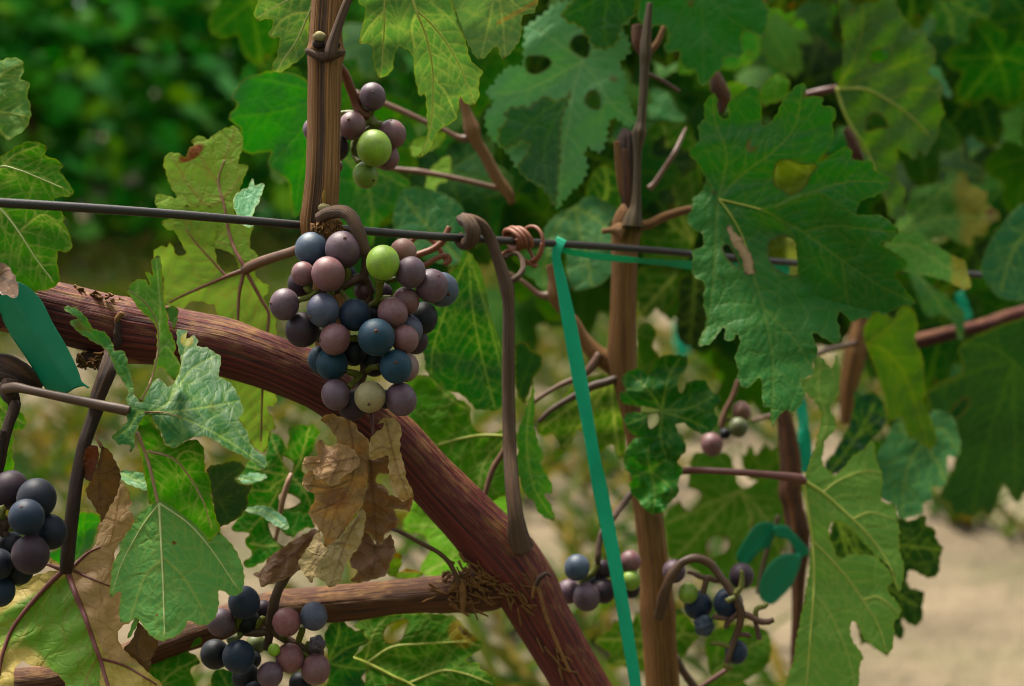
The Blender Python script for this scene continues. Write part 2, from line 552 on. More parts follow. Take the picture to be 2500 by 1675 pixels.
def tube_world(name, ctr, rad, mat, parent=None, n=24, grooves=0, amp=0.0, seed=0, flat=1.0, flat_dir=None, label=None, cap=True,
               dark_strip=None, pale=None, rough_amp=0.0, fleck_up=True, twist=None):
    ctr = np.asarray(ctr, float)
    m = len(ctr)
    tan = np.gradient(ctr, axis=0)
    tan /= np.linalg.norm(tan, axis=1)[:, None] + 1e-12
    ref = np.array(flat_dir if flat_dir is not None else -V_FWD, float)
    u = ref - tan[0] * (ref @ tan[0])
    if np.linalg.norm(u) < 1e-3:
        u = np.cross(tan[0], V_RIGHT)
    u /= np.linalg.norm(u)
    U = [u]
    for i in range(1, m):
        u = U[-1] - tan[i] * (U[-1] @ tan[i])
        u /= np.linalg.norm(u) + 1e-12
        U.append(u)
    U = np.array(U)
    W = np.cross(tan, U)
    if twist is not None:
        a = twist(np.linspace(0, 1, m))[:, None]
        U, W = U * np.cos(a) + W * np.sin(a), W * np.cos(a) - U * np.sin(a)
    seg = np.r_[0, np.cumsum(np.linalg.norm(np.diff(ctr, axis=0), axis=1))]
    th = np.linspace(np.pi, 3 * np.pi, n, endpoint=False)      # the seam runs along the far side
    T, S = np.meshgrid(th, seg)
    rs = np.random.RandomState(seed + 5)
    g = np.zeros_like(T)
    if grooves:
        wob = sines(1, 6, seed + 1, 40.0)
        w = wob(S[:, :1].reshape(-1, 1))[:, None] * 0.06
        for k in range(5):
            fq = int(grooves * rs.uniform(0.6, 1.5))
            g += np.sin(fq * (T + w) + rs.uniform(0, 6.28) + rs.uniform(-5, 5) * S) * rs.uniform(0.5, 1)
        g /= 2.4
        q = np.stack([np.cos(T) * 2, np.sin(T) * 2, S * 60], -1)
        g = g * (0.75 + 0.5 * sines(3, 10, seed + 3, 1.0)(q))
    gr = 0.5 + 0.5 * np.clip(g, -1, 1)
    rr = rad[:, None] * (1 + amp * g)
    if rough_amp:
        q = np.stack([np.cos(T), np.sin(T), S / rad.mean() * 0.5], -1)
        rr = rr * (1 + rough_amp * sines(3, 14, seed + 9, 2.2)(q) + 0.5 * rough_amp * sines(3, 14, seed + 10, 6.0)(q))
    if dark_strip is not None:            # a sunken dark channel along the side that faces the row
        t0, wd, dep = dark_strip
        dd = np.abs((T - t0 + np.pi) % (2 * np.pi) - np.pi)
        k = np.clip(1.25 - dd / wd, 0, 1)
        k = k * k * (3 - 2 * k)
        k = k * np.clip((S / seg[-1]) * 14, 0, 1) * np.clip((1 - S / seg[-1]) * 14, 0, 1)
        rr = rr * (1 - dep * k)
        gr = gr * (1 - 0.95 * k) - 0.25 * k
    vx = ctr[:, None, :] + (np.cos(T) * rr * flat)[..., None] * U[:, None, :] + (np.sin(T) * rr)[..., None] * W[:, None, :]
    verts = vx.reshape(-1, 3)
    idx = np.arange(m * n).reshape(m, n)
    a, b = idx[:-1], idx[1:]
    faces = np.stack([a, np.roll(a, -1, 1), np.roll(b, -1, 1), b], -1).reshape(-1, 4).tolist()
    uv = np.stack([T / 6.2832, S], -1).reshape(-1, 2)
    nor = np.cos(T)[..., None] * U[:, None, :] + np.sin(T)[..., None] * W[:, None, :]
    fl = np.clip(nor[..., 2] * 1.4 + 0.1, 0, 1).ravel() if fleck_up else np.zeros(m * n)
    pl = np.zeros(m * n)
    if pale is not None:
        for (t0, s0, wt_, ws) in pale:
            dd = np.abs((T - t0 + np.pi) % (2 * np.pi) - np.pi)
            pl = np.maximum(pl, (np.clip(1.5 - (dd / wt_) ** 2 - ((S / seg[-1] - s0) / ws) ** 2, 0, 1) > 0.35 + 0.5 * gr).astype(float).ravel())
    gr = gr.ravel()
    if cap:
        verts = np.vstack([verts, ctr[:1] , ctr[-1:]])
        c0, c1 = m * n, m * n + 1
        faces += [[c0, int(idx[0, (j + 1) % n]), int(idx[0, j])] for j in range(n)]
        faces += [[c1, int(idx[-1, j]), int(idx[-1, (j + 1) % n])] for j in range(n)]
        uv = np.vstack([uv, [[0, 0], [0, seg[-1]]]])
        gr = np.r_[gr, 0.3, 0.3]
        fl = np.r_[fl, 0, 0]
        pl = np.r_[pl, 0, 0]
    o = mesh_obj(name, verts, faces, mat, parent, {'groove': gr, 'fleck': fl, 'pale': pl}, uv)
    if label:
        o['label'] = label
    return o


# ------------------------------------------------------------------ leaves
LEAF_N = [0]
RELIEF = 0.42


def patch(c, outline, d, veins=(), g=(0.0, 0.0), bends=(), holes=(), res=6.0, und=2.2, wave=80.0, seed=1, side='top', quilt=0.6, bumpy=0.5,
          zones=None, auto=True, vw=(2.5, 0.9), smooth=True, curl=0.0, teeth=2.6):
    """one surface of a leaf or tape: returns verts, faces, attributes and the function that gives its depth"""
    ctrl = nat(c, outline)
    s = SCALE.get(c, 2.613)
    if ((ctrl[:, 0] * np.roll(ctrl[:, 1], -1)) - (np.roll(ctrl[:, 0], -1) * ctrl[:, 1])).sum() < 0:
        ctrl = ctrl[::-1]
    poly = catmull(ctrl, res * 0.8, True)
    rs = np.random.RandomState(seed + 100)
    # a slightly ragged margin
    tn = np.roll(poly, -1, 0) - np.roll(poly, 1, 0)
    tn /= np.linalg.norm(tn, axis=1)[:, None] + 1e-9
    nr = np.stack([tn[:, 1], -tn[:, 0]], 1)
    ln = np.cumsum(np.linalg.norm(np.roll(poly, -1, 0) - poly, axis=1))
    if auto:
        poly = poly + nr * (np.sin(ln / 5.1 + rs.uniform(0, 6)) * 0.5 + np.sin(ln / 11.3 + rs.uniform(0, 6)) * 0.9 + teeth * (2 * np.abs(((ln / rs.uniform(19, 25) + .25 * np.sin(ln / 60)) % 1) - .5) - .5))[:, None]
    hs = [catmull(nat(c, h), res * 0.8, True) for h in holes]
    ctr = poly.mean(0)
    f_und = sines(2, 9, seed, 1.0 / wave * 2.2)
    f_und2 = sines(2, 9, seed + 50, 1.0 / wave * 6.0)
    bnd = [(nat(c, [b[0]])[0], nat(c, [b[1]])[0], b[2], b[3]) for b in bends]

    def depth(q):
        q = np.asarray(q, float)
        k = d / FPX
        z = d + (g[0] * (q[:, 0] - ctr[0]) + g[1] * (q[:, 1] - ctr[1])) * k
        for p0, p1, kl, kr in bnd:
            t = (p1 - p0) / (np.linalg.norm(p1 - p0) + 1e-9)
            sd = (q[:, 0] - p0[0]) * t[1] - (q[:, 1] - p0[1]) * t[0]
            sf = np.sqrt(sd * sd + 64.0) - 8.0
            z = z + np.where(sd > 0, kr, kl) * sf * k
        if curl:
            z = z + curl * (((q - ctr) ** 2).sum(1)) * k / 300.0
        z = z + (f_und(q) * und + f_und2(q) * und * 0.16) * 0.001
        return z
    # veins
    mains = [catmull(nat(c, v), 3.0, False) for v in veins]
    secs = []
    if auto and mains:
        for mi, mv in enumerate(mains):
            sl = np.r_[0, np.cumsum(np.linalg.norm(np.diff(mv, axis=0), axis=1))]
            L = sl[-1]
            if L < 45:
                continue
            oth = [q for j, q in enumerate(mains) if j != mi]
            oth = np.vstack(oth) if oth else np.array([[1e6, 1e6]])
            k = max(3, int(L / 30))
            for j in range(1, k):
                for sg in (-1, 1):
                    tt = (j + 0.35 * sg + rs.uniform(-.15, .15)) / k
                    i = int(np.clip(tt, 0.06, 0.96) * (len(mv) - 2))
                    t = mv[i + 1] - mv[i]
                    a0 = math.atan2(t[1], t[0])
                    a = a0 + sg * R(rs.uniform(46, 60))
                    p = mv[i].copy()
                    line = [p.copy()]
                    mx = (0.42 * L * (1 - tt) + 26) * rs.uniform(0.8, 1.15)
                    for st in range(int(mx / 4)):
                        a -= sg * R(1.1 + rs.uniform(-1.5, 1.5))
                        p = p + 4.0 * np.array([math.cos(a), math.sin(a)])
                        if st > 5 and np.hypot(*(oth - p).T).min() < 7:
                            break
                        line.append(p.copy())
                    line = np.array(line)
                    ok = inside(line, poly)
                    ok[0] = True
                    if not ok.all():
                        line = line[:int(np.argmin(ok))]
                    if len(line) > 4:
                        secs.append(line)
    vq, vv, vwid = [], [], []
    for mv in mains:
        t = np.linspace(0, 1, len(mv))
        vq.append(mv)
        vv.append(1.0 - 0.25 * t)
        vwid.append(vw[0] * (1.15 - 0.75 * t))
    for sv in secs:
        t = np.linspace(0, 1, len(sv))
        vq.append(sv)
        vv.append(0.46 - 0.32 * t)
        vwid.append(vw[1] * (1.15 - 0.5 * t))
    # points
    x0, y0 = poly.min(0)
    x1, y1 = poly.max(0)
    gx = np.arange(x0, x1, res)
    gy = np.arange(y0, y1, res * 0.87)
    GX, GY = np.meshgrid(gx, gy)
    GX = GX + (np.arange(len(gy)) % 2)[:, None] * res * 0.5
    q = np.stack([GX.ravel(), GY.ravel()], 1) + rs.uniform(-.12, .12, (GX.size, 2)) * res
    q = q[inside(q, poly)]
    for h in hs:
        q = q[~inside(q, h)]
    if vq:
        VQ, VV, VW = np.vstack(vq), np.concatenate(vv), np.concatenate(vwid)
        vp = np.vstack([v[::2] for v in mains] + [v[::1] for v in secs]) if secs else np.vstack([v[::2] for v in mains])
        vp = vp[inside(vp, poly)]
        for h in hs:
            vp = vp[~inside(vp, h)]
        if len(vp):
            dd, _ = dist_to(q, vp)
            q = np.vstack([q[dd > res * 0.55], vp])
    allb = np.vstack([poly] + hs)
    dd, _ = dist_to(q, allb)
    q = q[dd > res * 0.45]
    # merge near-duplicates
    key = np.unique(np.round(q / (res * 0.3)).astype(int), axis=0, return_index=True)[1]
    q = q[np.sort(key)]
    pts = np.vstack([allb, q])
    edges = []
    o = 0
    for lp in [poly] + hs:
        k = len(lp)
        edges += [(o + i, o + (i + 1) % k) for i in range(k)]
        o += k
    res_ = delaunay_2d_cdt([Vector(p) for p in pts], edges, [], 0, 1e-4, False)
    vo = np.array([(v[0], v[1]) for v in res_[0]])
    tri = np.array([f for f in res_[2] if len(f) == 3])
    cen = vo[tri].mean(1)
    ok = inside(cen, poly)
    for h in hs:
        ok &= ~inside(cen, h)
    tri = tri[ok]
    used = np.unique(tri)
    mp = -np.ones(len(vo), int)
    mp[used] = np.arange(len(used))
    vo, tri = vo[used], mp[tri]
    z = depth(vo)
    at = {}
    if vq:
        dv, val = dist_to(vo, VQ, VV)
        _, wv = dist_to(vo, VQ, VW)
        at['vein'] = val * np.exp(-(dv / (wv + 0.8)) ** 2)
        hgt = (val * np.exp(-(dv / (wv * 2 + 1.5)) ** 2) * quilt - bumpy * (1 - np.exp(-(dv / 16.0) ** 2))) * RELIEF
        z = z + hgt * 0.001 * (1 if side == 'top' else -1)
    else:
        at['vein'] = np.zeros(len(vo))
    de, _ = dist_to(vo, allb)
    at['edge'] = np.exp(-(de / 3.2) ** 2)
    # pointed teeth of the outline are dry and brown
    a_, b_, c_ = np.roll(ctrl, 1, 0), ctrl, np.roll(ctrl, -1, 0)
    u1, u2 = a_ - b_, c_ - b_
    cs = (u1 * u2).sum(1) / (np.linalg.norm(u1, axis=1) * np.linalg.norm(u2, axis=1) + 1e-9)
    cr = (b_ - a_)[:, 0] * (c_ - b_)[:, 1] - (b_ - a_)[:, 1] * (c_ - b_)[:, 0]
    tips = ctrl[(cs > -0.45) & (cr > 0)]
    if len(tips) and auto:
        dt, _ = dist_to(vo, tips)
        at['tip'] = np.exp(-(dt / 5.0) ** 2)
    else:
        at['tip'] = np.zeros(len(vo))
    if hs and auto:
        dh, _ = dist_to(vo, np.vstack(hs))
        at['tip'] = np.maximum(at['tip'], 0.8 * np.exp(-(dh / 3.6) ** 2))
    at['zone2'] = zones[0]((vo - np.array(CROPS[c])) * s) if zones and zones[0] else np.zeros(len(vo)) - 1
    at['zone3'] = zones[1]((vo - np.array(CROPS[c])) * s) if zones and zones[1] else np.zeros(len(vo)) - 1
    xyz = P(vo[:, 0], vo[:, 1], z)
    uv = (vo - np.array([x0, y0])) * d / FPX + rs.uniform(0, 3, 2)
    return xyz, tri, at, uv, depth


def join(ps):
    off, V, F, U = 0, [], [], []
    A = {}
    for xyz, tri, at, uv, _ in ps:
        V.append(xyz)
        F.append(tri[:, ::-1] + off)
        U.append(uv)
        for k, v in at.items():
            A.setdefault(k, []).append(v)
        off += len(xyz)
    return np.vstack(V), np.vstack(F), {k: np.concatenate(v) for k, v in A.items()}, np.vstack(U)


def leaf(parent, patches, mat, ribs=(), rib_mat=None, rib_r=(3.2, 0.9), petiole=None, label=None, name='leaf', seed=None, thick=0.0, **kw):
    """patches: list of dicts for patch(); ribs: (patch index, crop, points) raised on that patch as parts of the leaf"""
    LEAF_N[0] += 1
    seed = seed if seed is not None else LEAF_N[0] * 3
    ps = []
    for k, p in enumerate(patches):
        q = dict(kw)
        q.update(p)
        q.setdefault('seed', seed + k)
        ps.append(patch(**q))
    V, F, A, U = join(ps)
    o = mesh_obj(name, V, F, mat, parent, A, U)
    if label:
        o['label'] = label
    if thick:
        md = o.modifiers.new('thickness', 'SOLIDIFY')
        md.thickness = thick
        md.offset = 0
    for rb in ribs:
        k, c, pts = rb[:3]
        r0, r1 = rb[3] if len(rb) > 3 else rib_r
        line = catmull(nat(c, pts), 4.0, False)
        z = ps[k][4](line)
        t = np.linspace(0, 1, len(line))
        rp = r0 + (r1 - r0) * t ** 0.8
        rad = rp * z / FPX
        ctr = P(line[:, 0], line[:, 1], z - rad * 0.35 - 0.0002)
        tube_world('rib', ctr, rad, rib_mat or M_RIB_G, o, 8, seed=seed, cap=True, fleck_up=False)
    if petiole:
        c, pts, dd, pm = petiole[:4]
        tube('petiole', c, pts, pm, o, d=dd, n=14, step=4, grooves=5, amp=0.05, seed=seed)
    return o


# ------------------------------------------------------------------ ground and far rows
def ground():
    m = NT('dry_vineyard_soil')
    tc = m.n('ShaderNodeTexCoord').outputs['Object']
    n1 = m.noise(tc, 0.9, 5, 0.6)
    n2 = m.noise(tc, 5.0, 5, 0.65)
    n3 = m.noise(tc, 40.0, 4, 0.7)
    c = m.mix(m.ramp(n2, 0.35, 0.65), (0.14, 0.108, 0.068, 1), (0.066, 0.05, 0.031, 1))
    n4 = m.noise(tc, 2.6, 4, 0.6)
    c = m.mix(m.ramp(n1, 0.46, 0.62, 0, 0.7), c, (0.05, 0.056, 0.022, 1))
    c = m.mix(m.ramp(n4, 0.5, 0.62, 0, 0.75), c, (0.055, 0.055, 0.024, 1))
    c = m.mix(m.ramp(n3, 0.45, 0.75, 0, 0.5), c, (0.14, 0.11, 0.07, 1))
    nrm = m.bump(m.math('ADD', n2, n3), 0.7, 0.03)
    mat = m.out(m.principled(c, 0.95, 0.1, nrm).outputs[0])
    n = 60
    xs = np.sign(np.linspace(-1, 1, n)) * np.abs(np.linspace(-1, 1, n)) ** 2.5 * 120
    X, Y = np.meshgrid(xs, xs + 4.0)
    f1 = sines(2, 10, 3, 2.2)
    q = np.stack([X.ravel(), Y.ravel()], 1)
    near = np.exp(-((q[:, 0] ** 2 + (q[:, 1] - 4) ** 2) / 300.0))
    Z = f1(q) * 0.025 * near
    idx = np.arange(n * n).reshape(n, n)
    F = np.stack([idx[:-1, :-1], idx[:-1, 1:], idx[1:, 1:], idx[1:, :-1]], -1).reshape(-1, 4)
    o = mesh_obj('ground', np.c_[q, Z], F, mat, origin=(0, 0, 0))
    o['kind'] = 'structure'
    return o


ground()

ROW_DIR = np.array([0.86, 0.51, 0.0])
ROW_N = np.array([-0.51, 0.86, 0.0])
ROW_P = np.array([-1.76, 5.6, 0.0])


def foliage_mat(name, cols, gain=None, trans=0.3):
    m = NT(name)
    geo = m.n('ShaderNodeNewGeometry')
    cr = m.n('ShaderNodeValToRGB')
    el = cr.color_ramp.elements
    el[0].position = 0.0
    el[0].color = lalb(cols[0], gain)
    el[1].position = 1.0
    el[1].color = lalb(cols[-1], gain)
    for i, cc in enumerate(cols[1:-1]):
        e = el.new((i + 1) / (len(cols) - 1))
        e.color = lalb(cc, gain)
    m.l(geo.outputs['Random Per Island'], cr.inputs[0])
    pr = m.principled(cr.outputs[0], 0.6, 0.12)
    tr = m.n('ShaderNodeBsdfTranslucent')
    m.l(m.mix(1.0, cr.outputs[0], (1.2, 1.25, 0.5, 1), 'MULTIPLY'), tr.inputs['Color'])
    mx = m.n('ShaderNodeMixShader')
    mx.inputs[0].default_value = trans
    m.l(pr.outputs[0], mx.inputs[1])
    m.l(tr.outputs[0], mx.inputs[2])
    return m.out(mx.outputs[0])


M_FAR = foliage_mat('far_foliage', [(58, 142, 48), (100, 182, 90), (64, 148, 46), (140, 206, 132), (158, 206, 64), (70, 152, 66), (120, 180, 50)])
M_GRASS = foliage_mat('weed_foliage', [(110, 110, 50), (74, 104, 44), (150, 130, 80), (84, 112, 60), (60, 96, 44)])


def leaf_cloud(name, centres, sizes, normals, mat, parent=None, kind='stuff', seed=0):
    """lobed leaves, eleven corners each, folded along the midrib, as one mesh"""
    rs = np.random.RandomState(seed)
    ang = np.array([0, 28, 52, 85, 118, 150, 210, 242, 275, 308, 332]) * np.pi / 180
    rad = np.array([1.0, .66, .92, .58, .8, .45, .45, .8, .58, .92, .66]) * 0.55
    base = np.stack([np.sin(ang) * rad, np.cos(ang) * rad, -0.25 * np.abs(np.sin(ang) * rad)], 1)
    base = np.vstack([[0, -0.12, 0], base])
    k = len(base)
    V, F = [], []
    for i, (cc, s, nn) in enumerate(zip(centres, sizes, normals)):
        nn = nn / np.linalg.norm(nn)
        up = np.array([rs.uniform(-.6, .6), rs.uniform(-.6, .6), -1.0])
        y = up - nn * (up @ nn)
        y /= np.linalg.norm(y)
        x = np.cross(y, nn)
        V.append(cc + s * (base[:, :1] * x + base[:, 1:2] * y + base[:, 2:] * nn))
        o = i * k
        F += [(o, o + 1 + j, o + 1 + (j + 1) % 11) for j in range(11)]
    o = mesh_obj(name, np.vstack(V), F, mat, parent, smooth=False)
    if kind:
        o['kind'] = kind
    return o


def far_vine(k, t):
    base = ROW_P + ROW_DIR * t
    r = np.random.RandomState(100 + k)
    v = empty('far_grapevine', base, 'leafy green grapevine of the blurred row across the soil alley', 'grapevine', 'grapevines of the far row')
    zz = np.linspace(0, 0.75, 14)
    ctr = base + np.stack([0.04 * np.sin(zz * 5 + k), 0.03 * np.cos(zz * 4 + k), zz], 1)
    tube_world('trunk', ctr, 0.032 - 0.012 * zz, M_ARM, v, 14, 6, 0.12, k, rough_amp=0.06)
    tt = np.linspace(-0.75, 0.75, 20)
    ctr = base + np.array([0, 0, 0.76]) + tt[:, None] * ROW_DIR + np.stack([0 * tt, 0 * tt, 0.03 * np.sin(tt * 6 + k)], 1)
    tube_world('cordon', ctr, 0.02 + 0 * tt, M_ARM, v, 12, 5, 0.12, k + 3, rough_amp=0.06)
    n = 3600
    h = r.beta(1.15, 1.25, n) * 1.8 + 0.02
    w = 0.26 + 0.22 * np.clip(h / 1.0, 0, 1)
    lat = r.normal(0, 1, n) * w * 0.7
    keep = h > 0
    al = r.uniform(-0.8, 0.8, n)
    # darker openings where the foliage is thin
    op = sines(2, 7, 40 + k, 5.0)(np.stack([al + t, h * 1.2], 1))
    keep &= ~((op > 0.1) & (h < 1.1) & (h > 0.25) & (lat < 0.1) & (r.rand(n) < 0.85))
    c = base + al[:, None] * ROW_DIR + lat[:, None] * ROW_N + np.stack([0 * h, 0 * h, h], 1)
    nn = r.normal(0, 0.6, (n, 3)) + np.where(lat > 0, 1, -1)[:, None] * ROW_N * 0.5 + np.array([0, 0, 0.9])
    leaf_cloud('foliage', c[keep], r.uniform(0.08, 0.15, n)[keep], nn[keep], M_FAR, v, 'stuff', k)


for k, t in enumerate(np.arange(-1.6, 9.0, 1.5)):
    far_vine(k, t)
# one more row beyond, read as one mass through the gaps of the first
n = 22000
al = RNG.uniform(-5, 22, n)
hh = RNG.uniform(0.05, 2.1, n)
la = RNG.normal(2.6, 0.35, n)
cc = ROW_P + al[:, None] * ROW_DIR + la[:, None] * ROW_N + np.stack([0 * hh, 0 * hh, hh], 1)
leaf_cloud('distant_foliage', cc, RNG.uniform(.14, .24, n), RNG.normal(0, .6, (n, 3)) + np.array([0.2, -.4, .8]), M_FAR, None, 'stuff', 77)


def weeds():
    n = 18000
    al = RNG.uniform(-3, 12, n)
    la = RNG.uniform(-5.0, 0.4, n)
    q = ROW_P + al[:, None] * ROW_DIR + la[:, None] * ROW_N
    f = sines(2, 9, 21, 2.7)(q[:, :2])
    strip = np.exp(-((la + 0.3) / 0.8) ** 2)
    bias = 0.9 * np.exp(-((q[:, 0] - 0.05) ** 2 + (q[:, 1] - 2.7) ** 2) / 0.5) - 3.0 * (q[:, 0] > 0.40 + 0.1 * np.sin(q[:, 1] * 9)) * (q[:, 1] < 2.75 + 0.12 * np.sin(q[:, 0] * 7)) + 4.2 * np.exp(-((q[:, 1] - 2.2 - 0.1 * np.sin(q[:, 0] * 11)) / 0.07) ** 2) * (q[:, 0] > 0.6) * (np.sin(q[:, 0] * 17) > -0.3)
    keep = (f + bias + strip * 0.9 + RNG.uniform(-.15, .15, n)) > 0.02
    q = q[keep]
    V, F = [], []
    for i, p in enumerate(q):
        for b in range(5):
            a = RNG.uniform(0, 6.28)
            l = RNG.uniform(0.03, 0.11)
            dx, dy = math.cos(a), math.sin(a)
            w = 0.006
            o = len(V)
            V += [(p[0] - dy * w, p[1] + dx * w, 0), (p[0] + dy * w, p[1] - dx * w, 0),
                  (p[0] + dx * l * .5 + dy * w, p[1] + dy * l * .5 - dx * w, l * .6), (p[0] + dx * l, p[1] + dy * l, l * 0.8)]
            F += [(o, o + 1, o + 2), (o, o + 2, o + 3)]
    o = mesh_obj('weeds', V, F, M_GRASS, smooth=False)
    o['kind'] = 'stuff'


weeds()

# unseen foliage added behind the camera to block low sky light
n = 5200
al = RNG.uniform(-4, 4, n)
hh = RNG.beta(1.3, 1.2, n) * 1.85 + 0.05
la = RNG.normal(-1.5, 0.22, n)
cc = al[:, None] * ROW_DIR + la[:, None] * ROW_N + np.stack([0 * hh, 0 * hh, hh], 1)
leaf_cloud('light_block_foliage', cc, RNG.uniform(.10, .16, n), RNG.normal(0, .6, (n, 3)) + np.array([-0.3, .5, .8]), M_FAR, None, 'stuff', 79)

# ------------------------------------------------------------------ trellis wire
W0, W1 = P(0, 495, .55), P(1690, 621, .74)
tt = np.linspace(-0.6, 4.0, 160)
wire = tube_world('trellis_wire', W0 + tt[:, None] * (W1 - W0) + np.stack([0 * tt, 0 * tt, 0.0006 * np.sin(tt * 9)], 1), 0.00185 + 0 * tt, M_WIRE,
                  None, 16)
wire['label'] = 'thin dark rusty trellis wire stretched level behind the upright cane'
wire['category'] = 'trellis wire'


def wire_at(px):
    """depth of the wire where it crosses the sight line px"""
    i0, i1 = 1 / .55, 1 / .74
    return 1.0 / (i0 + (i1 - i0) * px / 1690.0)


# ------------------------------------------------------------------ the vines' woody parts
V1 = empty('grapevine', P(1500, 1800, .67), 'front grapevine with thick reddish forked cordon and upright ribbed tan cane', 'grapevine')
V2 = empty('grapevine', P(1500, 1800, .76), 'second grapevine with tan upright trunk cane behind the hanging teal strip', 'grapevine')
V3 = empty('grapevine', P(2000, 1800, .88), 'third grapevine with dark slender cane tied by the teal bow', 'grapevine')

cordon = tube('cordon', 'X', [(-140, 712, 72, .60), (0, 733, 73, .606), (120, 760, 73, .612), (240, 788, 75, .617), (292, 803, 80, .62), (350, 812, 75, .622), (440, 826, 72, .626),
                              (574, 855, 70, .63), (735, 914, 68, .635), (820, 960, 66, .64), (950, 1064, 65, .648), (1050, 1168, 66, .655), (1150, 1272, 70, .66),
                              (1225, 1350, 82, .664), (1282, 1428, 78, .667), (1325, 1510, 69, .669), (1420, 1672, 64, .673), (1500, 1800, 62, .676)],
              M_CORDON, V1, n=160, step=4.5, grooves=40, amp=0.012, seed=4, rough_amp=0.045,
              pale=[(1.3, 0.09, 0.35, 0.035), (1.2, 0.20, 0.2, 0.02)])
arm = tube('arm', 'X', [(1265, 1430, 40, .668), (1215, 1428, 56, .668), (1160, 1440, 54, .666), (1097, 1450, 46, .664), (1000, 1456, 42, .662), (868, 1468, 44, .66), (760, 1478, 44, .658),
                        (677, 1486, 45, .656), (560, 1516, 41, .652), (460, 1548, 38, .648), (300, 1608, 36, .64), (150, 1655, 36, .634), (0, 1672, 36, .628), (-120, 1690, 36, .62)],
           M_ARM, V1, n=84, step=4.5, grooves=26, amp=0.03, seed=9, rough_amp=0.06)
cane = tube('cane', 'X', [(803, -70, 40, .613), (799, 0, 38, .613), (795, 70, 39, .613), (795, 108, 42, .613), (795, 126, 47, .613), (794, 142, 43, .613), (793, 180, 40, .613), (791, 300, 39.5, .614),
                          (788, 420, 40.5, .614), (785, 470, 42, .615), (781, 515, 44, .616), (781, 548, 47, .618), (786, 600, 42, .622), (800, 700, 40, .63), (815, 850, 44, .64)],
            M_CANE, V1, n=150, step=4.5, grooves=40, amp=0.03, seed=14, dark_strip=(0.10, 0.36, 0.10), rough_amp=0.012)
# node collar, buds and the broken bark round the nodes
tube('node_ring', 'B', [(385, 312, 10), (400, 330, 20), (450, 352, 24), (520, 366, 28), (575, 352, 24), (615, 335, 20), (632, 322, 10)], M_TENDRIL, cane, d=.6045, n=18, step=3, grooves=6, amp=.1, rough_amp=.12, seed=3)


def lump(name, c, x, y, r, d, mat, parent, sq=(1, 1, 1), seed=1, amp=0.12, segs=20):
    s = SCALE.get(c, 2.613)
    q = nat(c, [(x, y)])[0]
    rr = r / s * d / FPX
    bm = bmesh.new()
    bmesh.ops.create_uvsphere(bm, u_segments=segs, v_segments=segs // 2 + 2, radius=1.0)
    f = sines(3, 12, seed, 2.4)
    f2 = sines(3, 12, seed + 1, 6.0)
    V = np.array([v.co for v in bm.verts])
    V = V * (1 + amp * f(V) + amp * 0.4 * f2(V))[:, None] * np.array(sq)
    F = [[v.index for v in fc.verts] for fc in bm.faces]
    bm.free()
    W = P(q[0], q[1], d) + rr * (V[:, :1] * V_RIGHT + V[:, 1:2] * V_UP - V[:, 2:] * V_FWD)
    uv = np.stack([np.arctan2(V[:, 0], V[:, 2]) / 6.28, V[:, 1] * rr], 1)
    z = np.zeros(len(W))
    return mesh_obj(name, W, F, mat, parent, {'groove': z + .5, 'fleck': z, 'pale': z}, uv)


M_BUDW = plain_mat('woolly_bud', (178, 168, 128), (130, 116, 84), 0.8, 0.1, 600, 0.6, 0.001)
M_SHAG = plain_mat('shaggy_bark', (142, 104, 68), (78, 54, 36), 0.8, 0.15, 400, 0.6, 0.001)
lump('bud', 'B', 470, 232, 42, .6035, M_BUDW, cane, (1, .75, .8), 3, .14)
lump('bud', 'B', 462, 282, 40, .605, M_DARK, cane, (1.05, .75, .7), 5)
lump('bud', 'B', 592, 286, 22, .606, M_DARK, cane, (.6, .9, .7), 6)
lump('bud_scar', 'B', 503, 1325, 42, .6065, M_BUDW, cane, (1, .65, .4), 8, .16)
lump('bud_scar', 'B', 500, 1262, 24, .6068, plain_mat('bud_scale', (150, 118, 60), (110, 80, 44), .7, .2, 500), cane, (.6, 2.2, .35), 9, .1)
tube('side_shoot', 'B', [(700, -60, 26), (655, 0, 26), (625, 70, 28), (585, 180, 30), (555, 280, 38), (540, 345, 40), (528, 372, 22)], M_TENDRIL, cane, d=.6015, n=24, step=3.5, grooves=9, amp=.05, seed=22)

# hooked tendril stalk, coils on the wire
dk = wire_at(1130)
tube('tendril', 'F', [(1345, 195, 36, dk + .001), (1385, 245, 42, dk + .001), (1430, 235, 46, dk - .004), (1450, 180, 50, dk - .007), (1425, 115, 46, dk - .006), (1380, 92, 40, dk - .002),
                      (1400, 92, 38, dk - .003), (1450, 98, 36, dk - .004), (1510, 135, 36, dk - .003), (1560, 215, 36, dk), (1600, 320, 36, dk), (1640, 440, 42, dk),
                      (1668, 540, 46, dk), (1676, 640, 38, dk), (1678, 800, 40, dk), (1676, 1000, 40, dk), (1676, 1250, 42, dk), (1685, 1568, 44, dk - .004), (1700, 1800, 46, .652), (1722, 1990, 52, .648), (1734, 2090, 66, .650), (1750, 2180, 84, .654)],
     M_TENDRIL, V1, n=34, step=4, grooves=11, amp=.05, seed=31, rough_amp=.03)
tube('tendril', 'F', [(1300, 140, 18), (1285, 175, 20), (1255, 235, 21), (1190, 285, 21), (1110, 315, 20), (1060, 335, 18), (1080, 370, 18), (1140, 385, 18), (1220, 340, 17), (1280, 325, 17), (1300, 355, 17), (1262, 382, 15)],
     M_REDTENDRIL, V1, d=.668, n=14, step=3, seed=33)
tube('tendril', 'F', [(1055, 235, 16), (1085, 208, 17), (1130, 200, 17), (1180, 220, 17), (1230, 275, 17), (1262, 330, 16), (1290, 370, 14)], M_REDTENDRIL, V1, d=.676, n=14, step=3, seed=34)
dw = wire_at(1280)


